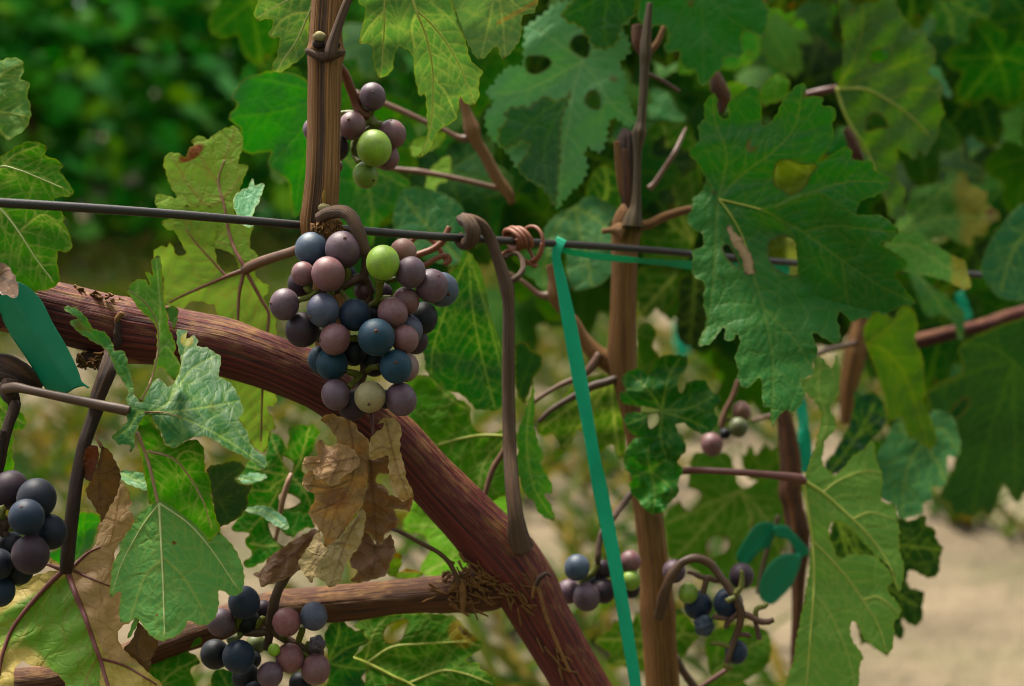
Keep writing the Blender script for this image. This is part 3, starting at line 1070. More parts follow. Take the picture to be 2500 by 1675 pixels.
def coil(c, x, y, rx, ry, turns, r, d0, dx, seed, tilt=0.0):
    pts = []
    k = int(turns * 14)
    for i in range(k + 1):
        a = 2 * math.pi * i / 14
        u = i / k
        wob = 1 + 0.12 * math.sin(a * 0.7 + seed)
        pts.append((x + dx * (u - .5) + rx * math.cos(a) * wob + tilt * math.sin(a), y + ry * math.sin(a) * wob, r, d0 - 0.006 * math.cos(a)))
    return pts


tube('tendril', 'G', coil('G', 160, 215, 42, 62, 3.2, 15, dw, 90, 1, 30), M_REDTENDRIL, V1, n=12, step=3, seed=35)
tube('tendril', 'G', coil('G', 245, 245, 80, 118, 1.6, 12, dw, 20, 2, -10) + [(285, 385, 12, dw), (200, 345, 12, dw - .004), (120, 290, 13, dw - .006), (60, 320, 12, dw - .004), (40, 270, 12, dw), (60, 215, 12, dw)], M_REDTENDRIL, V1, n=12, step=3, seed=36)
tube('tendril', 'G', [(120, 490, 22, .668), (165, 460, 20, .668), (200, 410, 18, .67), (195, 350, 16, .674), (160, 310, 14, .676), (110, 320, 13, .676), (80, 340, 12, .674)], M_TENDRIL, V1, n=14, step=3, seed=37)

# left edge: dark stub, thin shoots
tube('spur', 'E', [(-120, 1010, 80, .60), (20, 1040, 90, .598), (110, 1075, 85, .597), (190, 1120, 62, .598), (262, 1168, 26, .60)], M_DARK, V1, n=48, step=4, grooves=9, amp=.1, seed=41, rough_amp=.1)
tube('spur', 'E', [(70, 1130, 60, .592), (60, 1200, 58, .59), (85, 1250, 42, .59), (90, 1290, 30, .592)], M_DARK, V1, n=40, step=4, grooves=8, amp=.08, seed=42, rough_amp=.1)
tube('shoot', 'E', [(30, 1175, 34, .586), (100, 1165, 33, .583), (200, 1185, 28, .58), (400, 1228, 30, .578), (600, 1270, 32, .577), (760, 1302, 34, .576), (830, 1318, 34, .576)], M_DARKSTEM, V1, n=24, step=4, grooves=8, amp=.03, seed=43)
tube('shoot', 'E', [(100, 1265, 34, .588), (85, 1320, 36, .585), (55, 1400, 34, .583), (20, 1540, 32, .58), (0, 1660, 30, .578), (-40, 1800, 28, .576)], M_DARK, V1, n=24, step=4, grooves=8, amp=.04, seed=44)
tube('shoot', 'E', [(700, 940, 40, .604), (700, 1000, 52, .60), (680, 1080, 54, .596), (640, 1180, 50, .594), (600, 1290, 44, .592)], M_DARK, V1, n=30, step=4, grooves=9, amp=.05, seed=45, rough_amp=.04)

# second vine
tube('trunk', 'G', [(885, 20, 62, .735), (868, 90, 88, .738), (862, 150, 96, .74), (852, 250, 86, .741), (848, 400, 82, .742), (842, 600, 82, .743), (836, 800, 86, .744), (832, 950, 92, .745), (850, 1100, 80, .745),
                    (885, 1300, 66, .744), (920, 1500, 62, .743), (932, 1610, 62, .742), (962, 1800, 76, .742), (1005, 1985, 88, .741), (1027, 2200, 92, .74), (1046, 2400, 98, .74), (1060, 2580, 114, .74),
                    (1070, 2750, 107, .74), (1090, 3070, 105, .74), (1105, 3250, 105, .74)], M_CANE2, V2, n=80, step=5, grooves=30, amp=.045, seed=51, rough_amp=.04)
tube('stub', 'C', [(842, 820, 14), (858, 880, 58), (868, 1050, 80), (880, 1200, 66), (890, 1320, 52), (895, 1400, 60)], M_DARK, V2, d=.742, n=60, step=4, grooves=12, amp=.14, seed=52, rough_amp=.1)
tube('bark_strip', 'C', [(800, 900, 18), (812, 1050, 22), (825, 1180, 22), (830, 1250, 10)], M_CANE2, V2, d=.733, n=14, step=4, grooves=5, amp=.15, seed=53, flat=.4)
tube('bark_strip', 'C', [(850, 950, 18), (862, 1120, 24), (870, 1280, 24), (880, 1330, 10)], M_ARM, V2, d=.731, n=14, step=4, grooves=5, amp=.15, seed=54, flat=.4)
tube('cane', 'C', [(1010, 20, 18), (1000, 110, 24), (985, 280, 36), (985, 350, 40), (978, 420, 30), (968, 620, 28), (955, 780, 30), (945, 840, 46), (938, 900, 36), (932, 1000, 24), (928, 1200, 26), (920, 1320, 36), (905, 1390, 58), (900, 1450, 70)], M_OLIVE, V2, d=.728, n=30, step=4, grooves=9, amp=.07, seed=55)
tube('spur', 'C', [(985, 350, 30), (940, 280, 40), (925, 160, 30)], M_ARM, V2, d=.735, n=20, step=4, grooves=6, amp=.1, seed=56)
tube('spur', 'C', [(1000, 340, 22), (1060, 270, 22), (1100, 170, 16)], M_CANE2, V2, d=.735, n=20, step=4, grooves=6, amp=.1, seed=57)
tube('spur', 'C', [(705, 1478, 18), (760, 1470, 22), (820, 1470, 60), (850, 1480, 70)], M_CANE2, V2, d=.735, n=24, step=4, grooves=6, amp=.1, seed=58, rough_amp=.1)
tube('petiole', 'C', [(940, 1440, 36, .735), (1010, 1430, 32, .735), (1100, 1385, 30, .735), (1250, 1340, 28, .735), (1400, 1330, 28, .735), (1460, 1270, 26, .722)], M_CANE, V2, n=20, step=4, grooves=6, amp=.05, seed=59)
tube('side_shoot', 'B', [(1380, 620, 26), (1410, 720, 32), (1445, 830, 52), (1470, 900, 40), (1520, 980, 36), (1600, 1130, 38), (1680, 1240, 34), (1700, 1300, 20)], M_CANE2, V2, d=.77, n=30, step=4, grooves=9, amp=.06, seed=60)
tube('side_shoot', 'B', [(1470, 870, 26), (1400, 885, 24), (1340, 870, 18), (1250, 820, 15), (1140, 775, 17), (1000, 710, 19), (880, 660, 19), (700, 590, 16)], M_STEM, V2, d=.772, n=18, step=4, seed=61)
tube('side_shoot', 'B', [(800, 1050, 15), (920, 1075, 16), (1050, 1090, 18), (1100, 1095, 20), (1300, 1130, 17), (1500, 1175, 17), (1660, 1215, 18)], M_STEM, V2, d=.775, n=18, step=4, seed=62)
tube('side_shoot', 'G', [(380, 380, 34), (400, 480, 40), (405, 580, 48), (430, 640, 36), (520, 740, 36), (590, 860, 44), (670, 950, 58), (760, 1010, 66), (830, 1080, 60)], M_CANE2, V2, d=.755, n=30, step=4, grooves=9, amp=.06, seed=63)
tube('side_shoot', 'G', [(80, 420, 12), (200, 490, 14), (300, 570, 20), (390, 585, 34)], M_STEM, V2, d=.757, n=14, step=4, seed=64)
tube('side_shoot', 'G', [(230, 1290, 14), (300, 1235, 14), (440, 1150, 16), (580, 1090, 24), (640, 1030, 30), (690, 950, 24)], M_STEM, V2, d=.748, n=16, step=4, seed=65)
tube('side_shoot', 'G', [(300, 1385, 16), (380, 1310, 18), (520, 1225, 22), (640, 1160, 28), (740, 1130, 26), (820, 1100, 26)], M_DARKSTEM, V2, d=.742, n=16, step=4, seed=66)
tube('side_shoot', 'C', [(1240, 815, 5, .80), (1222, 855, 10, .79), (1170, 970, 15), (1100, 1080, 16), (1040, 1170, 18), (1005, 1205, 22)], M_STEM, V2, d=.78, n=14, step=4, seed=67)
tube('side_shoot', 'C', [(990, 470, 14), (1080, 510, 13), (1200, 585, 13)], M_DARKSTEM, V2, d=.76, n=14, step=4, seed=68)
tube('side_shoot', 'K', [(1170, 1380, 26), (1220, 1470, 26), (1290, 1568, 28), (1350, 1650, 26)], M_DARKSTEM, V2, d=.76, n=18, step=4, seed=69)
tube('side_shoot', 'K', [(1320, 1580, 12), (1430, 1510, 14), (1520, 1450, 14)], M_REDSTEM, V2, d=.765, n=14, step=4, seed=70)

# third vine
tube('trunk', 'X', [(1895, 960, 15, .85), (1912, 1000, 17, .85), (1925, 1080, 24, .85), (1932, 1150, 26, .85), (1930, 1200, 28, .85), (1938, 1240, 25, .85), (1948, 1290, 28, .85), (1955, 1330, 22, .85),
                    (1950, 1420, 17, .85), (1946, 1520, 13, .85), (1942, 1620, 11, .85), (1940, 1750, 10, .85)], M_ARM, V3, n=40, step=5, grooves=8, amp=.08, seed=71, rough_amp=.08)
tube('old_trunk', 'H', [(800, 600, 34), (790, 720, 42), (775, 830, 58), (750, 940, 70), (735, 1030, 68), (712, 1150, 56), (698, 1280, 44), (690, 1400, 30)], M_CANE2, V3, d=1.0, n=30, step=5, grooves=8, amp=.08, seed=72, rough_amp=.05)
tube('cordon', 'H', [(1050, 890, 46), (1150, 870, 48), (1300, 835, 46), (1560, 770, 42), (1700, 725, 46), (1829, 690, 46), (2100, 600, 46)], M_CORDON, V3, d=.965, n=30, step=5, grooves=8, amp=.08, seed=73, rough_amp=.05)
tube('spur', 'C', [(1420, 470, 36), (1450, 560, 52), (1480, 630, 46), (1465, 720, 16)], M_ARM, V3, d=.80, n=24, step=4, grooves=8, amp=.08, seed=74, rough_amp=.06)
tube('spur', 'Q', [(430, 820, 22), (470, 900, 34), (500, 980, 40), (530, 1030, 30)], M_ARM, V3, d=.90, n=24, step=4, grooves=8, amp=.08, seed=75)
tube('shoot', 'L', [(265, 480, 14), (240, 560, 16), (205, 660, 15), (165, 800, 15), (130, 980, 15)], M_DARKSTEM, V3, d=.862, n=14, step=4, seed=76)
tube('shoot', 'P', [(880, 750, 14), (960, 720, 18), (1060, 695, 16), (1150, 670, 16)], M_DARKSTEM, V3, d=.88, n=14, step=4, seed=77)


# ------------------------------------------------------------------ shaggy bark round the fork and under the cordon
def flakes(name, parent, n, area, d0, mat, seed, lmin=8, lmax=26, wr=(1.5, 6.0)):
    r = np.random.RandomState(seed)
    V, F = [], []
    for i in range(n):
        x, y, ang = area(r)
        L = r.uniform(lmin, lmax)
        w = r.uniform(*wr)
        a = ang + r.normal(0, 0.5)
        lift = r.uniform(0.0002, 0.0035)
        k = 5
        for j in range(k):
            t = j / (k - 1)
            px = x + math.cos(a) * L * t
            py = y + math.sin(a) * L * t + r.normal(0, .5)
            dd = d0(x, y) - lift * t * t - 0.0006
            ww = w * (1 - 0.7 * t)
            for sg in (-1, 1):
                V.append(P(px - math.sin(a) * ww * sg, py + math.cos(a) * ww * sg, dd + sg * 0.0006))
        o = i * 2 * k
        F += [(o + 2 * j, o + 2 * j + 1, o + 2 * j + 3, o + 2 * j + 2) for j in range(k - 1)]
    o = mesh_obj(name, np.array(V), F, mat, parent, smooth=True)
    o['kind'] = 'stuff'
    md = o.modifiers.new('thickness', 'SOLIDIFY')
    md.thickness = 0.0005
    return o


def fork_area(r):
    t = r.rand()
    x = 1110 + 180 * t
    y = 1392 + 62 * t + r.normal(0, 24)
    return x, y, R(r.uniform(15, 60) + (180 if r.rand() < .4 else 0))


flakes('loose_bark', V1, 70, fork_area, lambda x, y: .6535, M_SHAG, 3, 18, 60, (1.0, 4.5))
flakes('loose_bark', V1, 18, lambda r: (r.uniform(1020, 1200), 1446 + r.normal(0, 22), R(r.uniform(-12, 14))), lambda x, y: .6535, M_SHAG, 12, 24, 60, (1.0, 4.0))
flakes('loose_bark', V1, 16, lambda r: (lambda t: (1180 + 190 * t, 1330 + 300 * t + r.normal(0, 24), R(r.uniform(48, 66))))(r.rand()), lambda x, y: .6525 + (y - 1330) * .00002, M_SHAG, 13, 24, 70, (1.0, 3.5))
flakes('loose_bark', V1, 24, lambda r: (lambda x: (x, 694 + (x - 150) * .26 + r.uniform(-3, 10), R(r.uniform(-5, 25))))(r.uniform(120, 300)), lambda x, y: .612 + (y - 690) * -0.00008, M_SHAG, 5, 7, 18)
flakes('loose_bark', V1, 40, lambda r: (r.uniform(185, 250), r.uniform(860, 898), R(r.uniform(-30, 60))), lambda x, y: .603, M_SHAG, 6, 8, 24)
lump('knot', 'E', 585, 985, 80, .610, M_DARK, cordon, (1.2, .7, .7), 61, .2, 30)
flakes('loose_bark', V1, 30, lambda r: (r.uniform(1080, 1140), r.uniform(1385, 1420), R(r.uniform(20, 120))), lambda x, y: .653, M_SHAG, 7, 5, 16)
flakes('loose_bark', V1, 36, lambda r: (r.uniform(762, 832), r.uniform(540, 566), R(r.uniform(60, 120))), lambda x, y: .6045, M_SHAG, 8, 8, 20)
lump('knot', 'B', 500, 1440, 105, .617, M_CANE, cane, (1.1, .75, .75), 62, .14, 30)
lump('knot', 'X', 1200, 1420, 56, .672, M_ARM, arm, (1.3, .9, .8), 63, .2, 30)
tube('bark_seam', 'K', [(285, 930, 12), (300, 890, 16), (325, 862, 18), (350, 850, 12), (380, 870, 6)], M_DARK, cordon, d=.640, n=14, step=3, seed=80, rough_amp=.15)
tube('bark_seam', 'K', [(262, 1010, 8), (268, 960, 12), (285, 920, 14), (310, 985, 12), (350, 1130, 12), (420, 1300, 12), (500, 1480, 10)], M_SHAG, cordon, d=.6455, n=12, step=3, seed=81, rough_amp=.2)
tube('bark_seam', 'E', [(745, 735, 14), (752, 780, 22), (748, 830, 26), (752, 880, 24), (745, 920, 12)], M_DARK, cordon, d=.6045, n=14, step=3, seed=82, rough_amp=.15)
tube('bark_seam', 'E', [(780, 690, 16), (755, 720, 20), (738, 770, 12)], M_SHAG, cordon, d=.6045, n=14, step=3, seed=83, rough_amp=.15)
tube('bark_seam', 'J', [(1300, 960, 10), (1330, 930, 22), (1370, 900, 26), (1385, 980, 24), (1385, 1050, 18), (1380, 1100, 8)], M_SHAG, arm, d=.6515, n=14, step=3, seed=84, rough_amp=.2)
tube('bark_seam', 'F', [(1000, 1325, 6), (1080, 1400, 10), (1150, 1480, 12), (1230, 1580, 9), (1320, 1690, 6)], M_CANE2, cordon, d=.650, n=10, step=3, seed=85, rough_amp=.25)


# ------------------------------------------------------------------ LEAVES of the front vine
G_BACK = dict(vein=(188, 198, 128), trans=0.42, rough=0.7, spec=0.08, bump=0.55, edge=(160, 165, 70))
G_TOP = dict(vein=(150, 174, 100), trans=0.28, rough=0.55, spec=0.18, bump=0.5, edge=(130, 140, 60), edge_f=0.35)

m3 = leaf_mat((162, 194, 112), vein=(170, 140, 100), **{**{k: v for k, v in G_BACK.items() if k != 'vein'}, 'trans': .5}, c2=(150, 92, 56))
zone3 = lambda q: 1.15 - np.hypot((q[:, 0] - 360) / 150, (q[:, 1] - 300 + (q[:, 0] - 360) * 0.5) / 85)
leaf(V1, [
    dict(c='R', d=.653, g=(-.1, -.2), zones=(zone3, None), outline=[(770, 1185), (735, 1175), (722, 1140), (690, 1080), (640, 1045), (590, 1028), (520, 1010), (400, 950), (300, 920), (235, 888), (170, 870), (138, 830), (150, 805), (195, 795), (120, 725), (92, 690), (85, 645), (110, 610), (150, 612), (250, 632), (215, 560), (175, 460), (152, 380), (170, 320), (205, 293), (260, 290), (325, 320), (350, 260), (385, 235), (365, 205), (400, 165), (450, 165), (490, 192), (560, 135), (640, 100), (700, 90), (742, 130), (765, 195), (750, 280), (730, 375), (785, 376), (797, 415), (770, 490), (740, 570), (700, 640), (690, 700), (715, 770), (765, 850), (845, 845), (820, 920), (815, 970), (822, 1020), (860, 1050), (878, 1105), (865, 1150), (845, 1190)],
         veins=[[(775, 1170), (700, 1030), (650, 880), (620, 700), (575, 510), (620, 350), (700, 105)], [(610, 660), (480, 690), (370, 570), (280, 430), (220, 320)], [(690, 1010), (560, 970)], [(575, 510), (480, 400), (420, 280)], [(620, 620), (680, 570), (740, 470)]]),
    dict(c='R', d=.6485, g=(-.03, .02), outline=[(770, 1185), (755, 1180), (700, 1200), (620, 1200), (565, 1120), (550, 1050), (555, 900), (555, 800), (540, 740), (512, 698), (485, 705), (470, 728), (435, 725), (415, 690), (378, 718), (335, 690), (305, 722), (232, 810), (240, 890), (270, 940), (300, 1010), (325, 1055), (275, 1088), (240, 1050), (225, 1000), (203, 972), (180, 1015), (130, 1010), (85, 1040), (72, 1085), (110, 1130), (150, 1240), (155, 1400), (170, 1465), (290, 1490), (350, 1440), (420, 1430), (500, 1445), (545, 1460), (565, 1530), (590, 1640), (585, 1800), (590, 2000), (660, 2200), (752, 2360), (824, 2503), (884, 2578), (932, 2575), (950, 2503), (968, 2432), (1010, 2396), (980, 2312), (950, 2240), (1016, 2222), (1010, 2120), (1015, 1900), (1020, 1700), (1010, 1560), (960, 1470), (925, 1400), (945, 1370), (967, 1325), (940, 1300), (905, 1275), (865, 1235), (850, 1190), (820, 1170)],
         bends=[((775, 1185), (930, 2570), .1, .1)],
         veins=[[(775, 1185), (620, 1245), (480, 1305), (300, 1385), (190, 1440)], [(620, 1230), (500, 1090), (400, 980), (330, 880), (310, 760)], [(765, 1200), (760, 1240), (735, 1360), (725, 1500), (720, 1800)], [(790, 1200), (840, 1300), (905, 1420), (960, 1530), (920, 1900), (900, 2550)]])],
    m3, side='back', res=5.0, und=1.6, ribs=[(1, 'R', [(770, 1190), (620, 1245), (480, 1305), (300, 1385), (200, 1437)], (6, 1.6)), (1, 'R', [(765, 1200), (760, 1240), (735, 1360), (725, 1500), (720, 1800)], (5, 2)), (1, 'R', [(785, 1200), (840, 1300), (905, 1420), (960, 1530), (920, 1900), (900, 2500)], (5, 1.5)),
                                               (0, 'R', [(775, 1170), (700, 1030), (650, 880), (620, 700), (575, 510), (620, 350)], (5.5, 1.4)), (1, 'R', [(640, 1240), (500, 1090), (400, 980), (330, 880)], (3, 1))],
    rib_mat=M_RIB_R, petiole=('R', [(760, 1190, 30, .646), (800, 1175, 40, .645), (870, 1140, 40, .642), (980, 1100, 38, .636), (1150, 1045, 36, .627), (1230, 1000, 36, .622), (1310, 940, 36, .619)], .62, M_STEM),
    label='large light green leaf with a reddish blotch behind the wire')

m4 = leaf_mat((92, 146, 100), vein=(120, 170, 130), trans=.15, rough=.6, spec=.15, bump=.5)
leaf(V1, [dict(c='R', d=.63, g=(.2, -.9), outline=[(690, 650), (710, 610), (760, 575), (800, 550), (832, 486), (860, 545), (912, 518), (928, 545), (890, 650), (840, 765), (845, 850), (760, 850), (715, 760), (690, 700)], veins=[[(770, 840), (790, 700), (830, 500)], [(780, 780), (860, 640), (920, 530)]])], m4, res=4.5, bumpy=.6, und=1.0)

mL1 = leaf_mat((100, 140, 84), **G_BACK)
leaf(V1, [dict(c='A', d=.585, g=(-.3, -.2), outline=[(0, 385), (60, 366), (110, 373), (147, 400), (150, 470), (132, 508), (178, 520), (190, 550), (176, 600), (190, 660), (196, 740), (180, 800), (130, 850), (88, 870), (72, 897), (40, 890), (0, 860), (-120, 850), (-140, 600), (-100, 420)],
              veins=[[(-110, 640), (0, 490), (80, 430), (145, 403)], [(-110, 650), (0, 712), (80, 722), (190, 745)], [(-110, 660), (0, 830), (60, 885)]])], mL1, side='back', res=4.5, und=2.5, wave=40, quilt=1.0, bumpy=1.0)
mL2 = leaf_mat((82, 134, 42), **G_BACK)
leaf(V1, [dict(c='A', d=.592, g=(-.12, -.05), outline=[(-100, 1040), (0, 1000), (60, 960), (140, 915), (200, 902), (260, 910), (298, 945), (285, 990), (350, 1010), (402, 1050), (380, 1090), (430, 1150), (464, 1215), (458, 1248), (400, 1258), (345, 1270), (370, 1320), (395, 1356), (422, 1390), (403, 1412), (440, 1490), (462, 1560), (438, 1606), (372, 1606), (370, 1700), (376, 1800), (300, 1850), (0, 1850), (-150, 1700), (-200, 1300)],
              veins=[[(-180, 1260), (0, 1065), (120, 1085), (250, 1135), (400, 1200), (458, 1240)], [(-180, 1270), (0, 1330), (100, 1450), (230, 1650), (340, 1800)], [(-60, 1150), (80, 1000), (250, 925)], [(120, 1480), (280, 1370), (440, 1500)]])], mL2, side='back', res=4.5, und=1.8,
     ribs=[(0, 'A', [(-100, 1170), (0, 1065), (120, 1085), (250, 1135), (400, 1200)], (2.6, .9)), (0, 'A', [(-60, 1300), (0, 1330), (100, 1450), (230, 1650), (330, 1780)], (2.8, 1))], rib_mat=M_RIB_G)

m32 = leaf_mat((92, 132, 72), vein=(150, 170, 120), trans=.3, rough=.7, spec=.15, bump=.7)
leaf(V1, [dict(c='S', d=.575, g=(.5, .1), bends=[((620, 980), (750, 450), .5, -.5)], outline=[(548, 275), (600, 225), (660, 215), (692, 248), (668, 158), (712, 192), (702, 108), (742, 64), (772, 110), (772, 250), (790, 370), (805, 420), (815, 500), (830, 560), (862, 640), (855, 690), (888, 762), (862, 855), (825, 840), (765, 775), (720, 840), (655, 1000), (628, 985), (700, 850), (720, 750), (740, 640), (735, 530), (690, 460), (620, 400), (575, 330)],
              veins=[[(640, 985), (705, 850), (748, 650), (735, 480), (660, 360), (555, 280)], [(745, 620), (760, 400), (735, 80)], [(740, 700), (800, 640), (880, 760)]]),
          dict(c='S', d=.574, g=(.3, 0), outline=[(800, 402), (835, 383), (876, 400), (872, 450), (850, 535), (828, 490)])],
     m32, side='back', res=4.0, und=2.0, wave=45, quilt=.9, ribs=[(0, 'S', [(640, 985), (705, 850), (748, 650), (735, 480), (660, 360), (560, 285)], (3.4, 1))], rib_mat=M_RIB_P)
m33 = leaf_mat((66, 126, 34), vein=(110, 150, 60), trans=.3, rough=.5)
leaf(V1, [dict(c='S', d=.566, g=(.4, -.2), bends=[((150, 400), (590, 940), -.6, .2)], outline=[(138, 388), (200, 388), (250, 420), (300, 470), (335, 530), (400, 550), (450, 600), (470, 672), (520, 668), (550, 710), (555, 760), (580, 850), (598, 945), (570, 940), (530, 880), (480, 800), (450, 730), (400, 650), (310, 600), (250, 560), (200, 510), (186, 475), (232, 465), (170, 420)], veins=[[(590, 940), (480, 740), (330, 570), (150, 395)]])], m33, res=4.5, und=1.8)
m34 = leaf_mat((40, 96, 36), **dict(G_TOP, bump=.3), c2=(165, 160, 50))
leaf(V1, [dict(c='S', d=.577, g=(.12, -.55), zones=(lambda q: 1.1 - np.hypot(q[:, 0] - 930, q[:, 1] - 600) / 70, None), bends=[((640, 1060), (1420, 1400), .35, .55)],
              outline=[(640, 1000), (700, 880), (760, 850), (800, 890), (835, 890), (870, 830), (890, 740), (870, 620), (865, 540), (887, 513), (930, 548), (930, 592), (972, 568), (1000, 600), (995, 640), (1060, 648), (1110, 680), (1147, 720), (1140, 830), (1200, 870), (1250, 930), (1280, 1010), (1292, 1060), (1268, 1110), (1310, 1180), (1340, 1260), (1390, 1320), (1432, 1350), (1440, 1400), (1415, 1432), (1370, 1390), (1300, 1350), (1200, 1300), (1100, 1240), (1040, 1215), (960, 1230), (900, 1260), (840, 1285), (790, 1260), (760, 1180), (720, 1120), (690, 1080), (610, 1170), (594, 1290), (572, 1315), (565, 1275), (500, 1270), (465, 1240), (457, 1213), (510, 1160), (550, 1110), (545, 960), (580, 940), (610, 970)],
              veins=[[(640, 1060), (790, 1065), (1000, 1140), (1200, 1250), (1420, 1400)], [(700, 1062), (800, 1010), (850, 900), (900, 740), (930, 600)], [(820, 980), (950, 800), (1040, 740), (1120, 690)], [(790, 1065), (1050, 1030), (1270, 990)], [(620, 1060), (560, 1160), (470, 1225)]])],
     m34, res=4.0, und=3.0, wave=85, bumpy=.55, quilt=.6, ribs=[(0, 'S', [(660, 1062), (790, 1065), (900, 1095)], (2.2, .8))], rib_mat=M_RIB_R, label='glossy dark green leaf with a yellow tip before the cordon')
m35 = leaf_mat((84, 140, 60), **G_BACK)
leaf(V1, [dict(c='S', d=.581, g=(.3, .1), outline=[(612, 1180), (660, 1090), (700, 1078), (722, 1140), (760, 1190), (790, 1260), (850, 1290), (920, 1250), (980, 1233), (1030, 1280), (1046, 1360), (1050, 1440), (1082, 1500), (1090, 1620), (1115, 1720), (1145, 1810), (1110, 1850), (1080, 1892), (1040, 1850), (900, 1750), (800, 1680), (740, 1640), (690, 1640), (668, 1500), (640, 1350)],
              veins=[[(615, 1190), (690, 1400), (745, 1630)], [(680, 1310), (830, 1350), (930, 1450), (1030, 1620), (1090, 1800)], [(860, 1370), (920, 1310), (1040, 1340)]])],
     m35, side='back', res=4.5, und=2.0, ribs=[(0, 'S', [(615, 1190), (690, 1400), (745, 1640)], (5.0, 4.0)), (0, 'S', [(680, 1310), (830, 1350), (930, 1450), (1030, 1620), (1080, 1780)], (3.2, 1.0))], rib_mat=M_RIB_P)
m36 = leaf_mat((132, 182, 120), **G_BACK, c2=(140, 80, 50))
zsp = lambda q: np.maximum(1.0 - np.hypot(q[:, 0] - 1110, q[:, 1] - 655) / 26, .95 - np.hypot(q[:, 0] - 1000, q[:, 1] - 1115) / 24)
leaf(V1, [dict(c='I', d=.5685, g=(.05, -.4), zones=(zsp, None), bends=[((1015, 400), (1050, 1260), .28, .32)],
              outline=[(1010, 392), (960, 408), (900, 460), (850, 530), (800, 610), (760, 700), (720, 800), (705, 900), (704, 994), (765, 968), (763, 1060), (765, 1152), (830, 1160), (860, 1130), (890, 1150), (920, 1200), (970, 1250), (1030, 1280), (1090, 1265), (1160, 1220), (1210, 1153), (1260, 1176), (1330, 1170), (1380, 1120), (1395, 1030), (1400, 958), (1470, 987), (1530, 980), (1556, 930), (1555, 850), (1535, 760), (1480, 670), (1420, 600), (1390, 590), (1340, 645), (1310, 600), (1250, 540), (1150, 460), (1060, 400)],
              veins=[[(1015, 400), (1030, 700), (1040, 900), (1050, 1265)], [(1015, 400), (1200, 530), (1350, 700), (1530, 960)], [(1010, 410), (900, 560), (780, 780), (712, 980)], [(1035, 745), (1150, 850), (1250, 1000), (1330, 1160)], [(1032, 760), (920, 880), (830, 1150)]])],
     m36, side='back', res=4.0, und=1.8, quilt=.9, bumpy=.8, ribs=[(0, 'I', [(1015, 400), (1030, 700), (1040, 900), (1050, 1240)], (3.4, 1.1)), (0, 'I', [(1020, 405), (1200, 530), (1350, 700), (1510, 940)], (2.8, .9)), (0, 'I', [(1010, 410), (900, 560), (780, 780), (720, 960)], (2.2, .7))], rib_mat=M_RIB_G,
     label='broad pale green leaf hanging beside the browning yellow leaf')
leaf(V1, [dict(c='I', d=.574, outline=[(860, 1125), (888, 1150), (850, 1225), (813, 1260), (835, 1185)])], m36, res=4.5)
m37 = leaf_mat((40, 82, 34), vein=(84, 112, 56), trans=.2, rough=.45, spec=.4)
leaf(V1, [dict(c='I', d=.61, g=(.2, .5), outline=[(1320, 190), (1400, 150), (1500, 133), (1562, 165), (1550, 200), (1495, 250), (1540, 278), (1607, 290), (1580, 350), (1582, 420), (1510, 500), (1400, 555), (1370, 500), (1350, 350)], veins=[[(1340, 350), (1400, 385), (1500, 340), (1600, 292)], [(1400, 385), (1440, 460), (1480, 510)], [(1345, 350), (1440, 240), (1555, 170)]])], m37, res=5, und=2.0)
leaf(V1, [dict(c='E', d=.64, outline=[(0, 1180), (50, 1200), (60, 1270), (120, 1310), (167, 1370), (165, 1412), (120, 1437), (58, 1430), (92, 1490), (60, 1568), (0, 1620), (-60, 1500), (-60, 1200)], veins=[[(-40, 1250), (60, 1340), (160, 1400)], [(-40, 1300), (30, 1450), (50, 1560)]]),
          dict(c='I', d=.645, outline=[(-60, 230), (0, 190), (40, 78), (74, 48), (86, 180), (40, 210)])], leaf_mat((92, 146, 40), **G_BACK, c2=(170, 165, 50)), res=5)


# the big leaf that dies from one side
def _side(q, a, b):
    a, b = np.array(a, float), np.array(b, float)
    t = (b - a) / np.linalg.norm(b - a)
    return (q[:, 0] - a[0]) * t[1] - (q[:, 1] - a[1]) * t[0]


def z_yellow(q):
    w = np.full(len(q), 0.36)
    w = np.maximum(w, 0.85 - np.clip((q[:, 1] - 860 - 0.55 * (330 - q[:, 0])) / 160, 0, 1))          # band under the grapes
    w = np.maximum(w, np.clip((q[:, 1] - 1230) / 260, 0, 1) * np.clip((430 - q[:, 0]) / 260, 0, 1) * 1.2)
    w = np.maximum(w, 1.0 - np.clip(np.abs(_side(q, (430, 830), (690, 1568)) - 60) / 130, 0, 1)) * 1.0
    w = np.maximum(w, np.clip(1 - np.abs(_side(q, (415, 820), (-10, 1500))) / 45, 0, 1) * .5)
    w = np.maximum(w, np.clip((q[:, 1] - 1380) / 120, 0, 1) * (q[:, 0] > 640))
    return w


def z_brown(q):
    s = _side(q, (430, 830), (640, 1400))
    w = np.clip(s / 70, -1, 1) * 1.0
    w = w * np.clip((1500 - q[:, 1]) / 160, 0, 1) + np.clip((q[:, 0] - 380 - (q[:, 1] - 1100)) / 260, 0, 1) * .25
    return np.where(s > 0, w, -1)


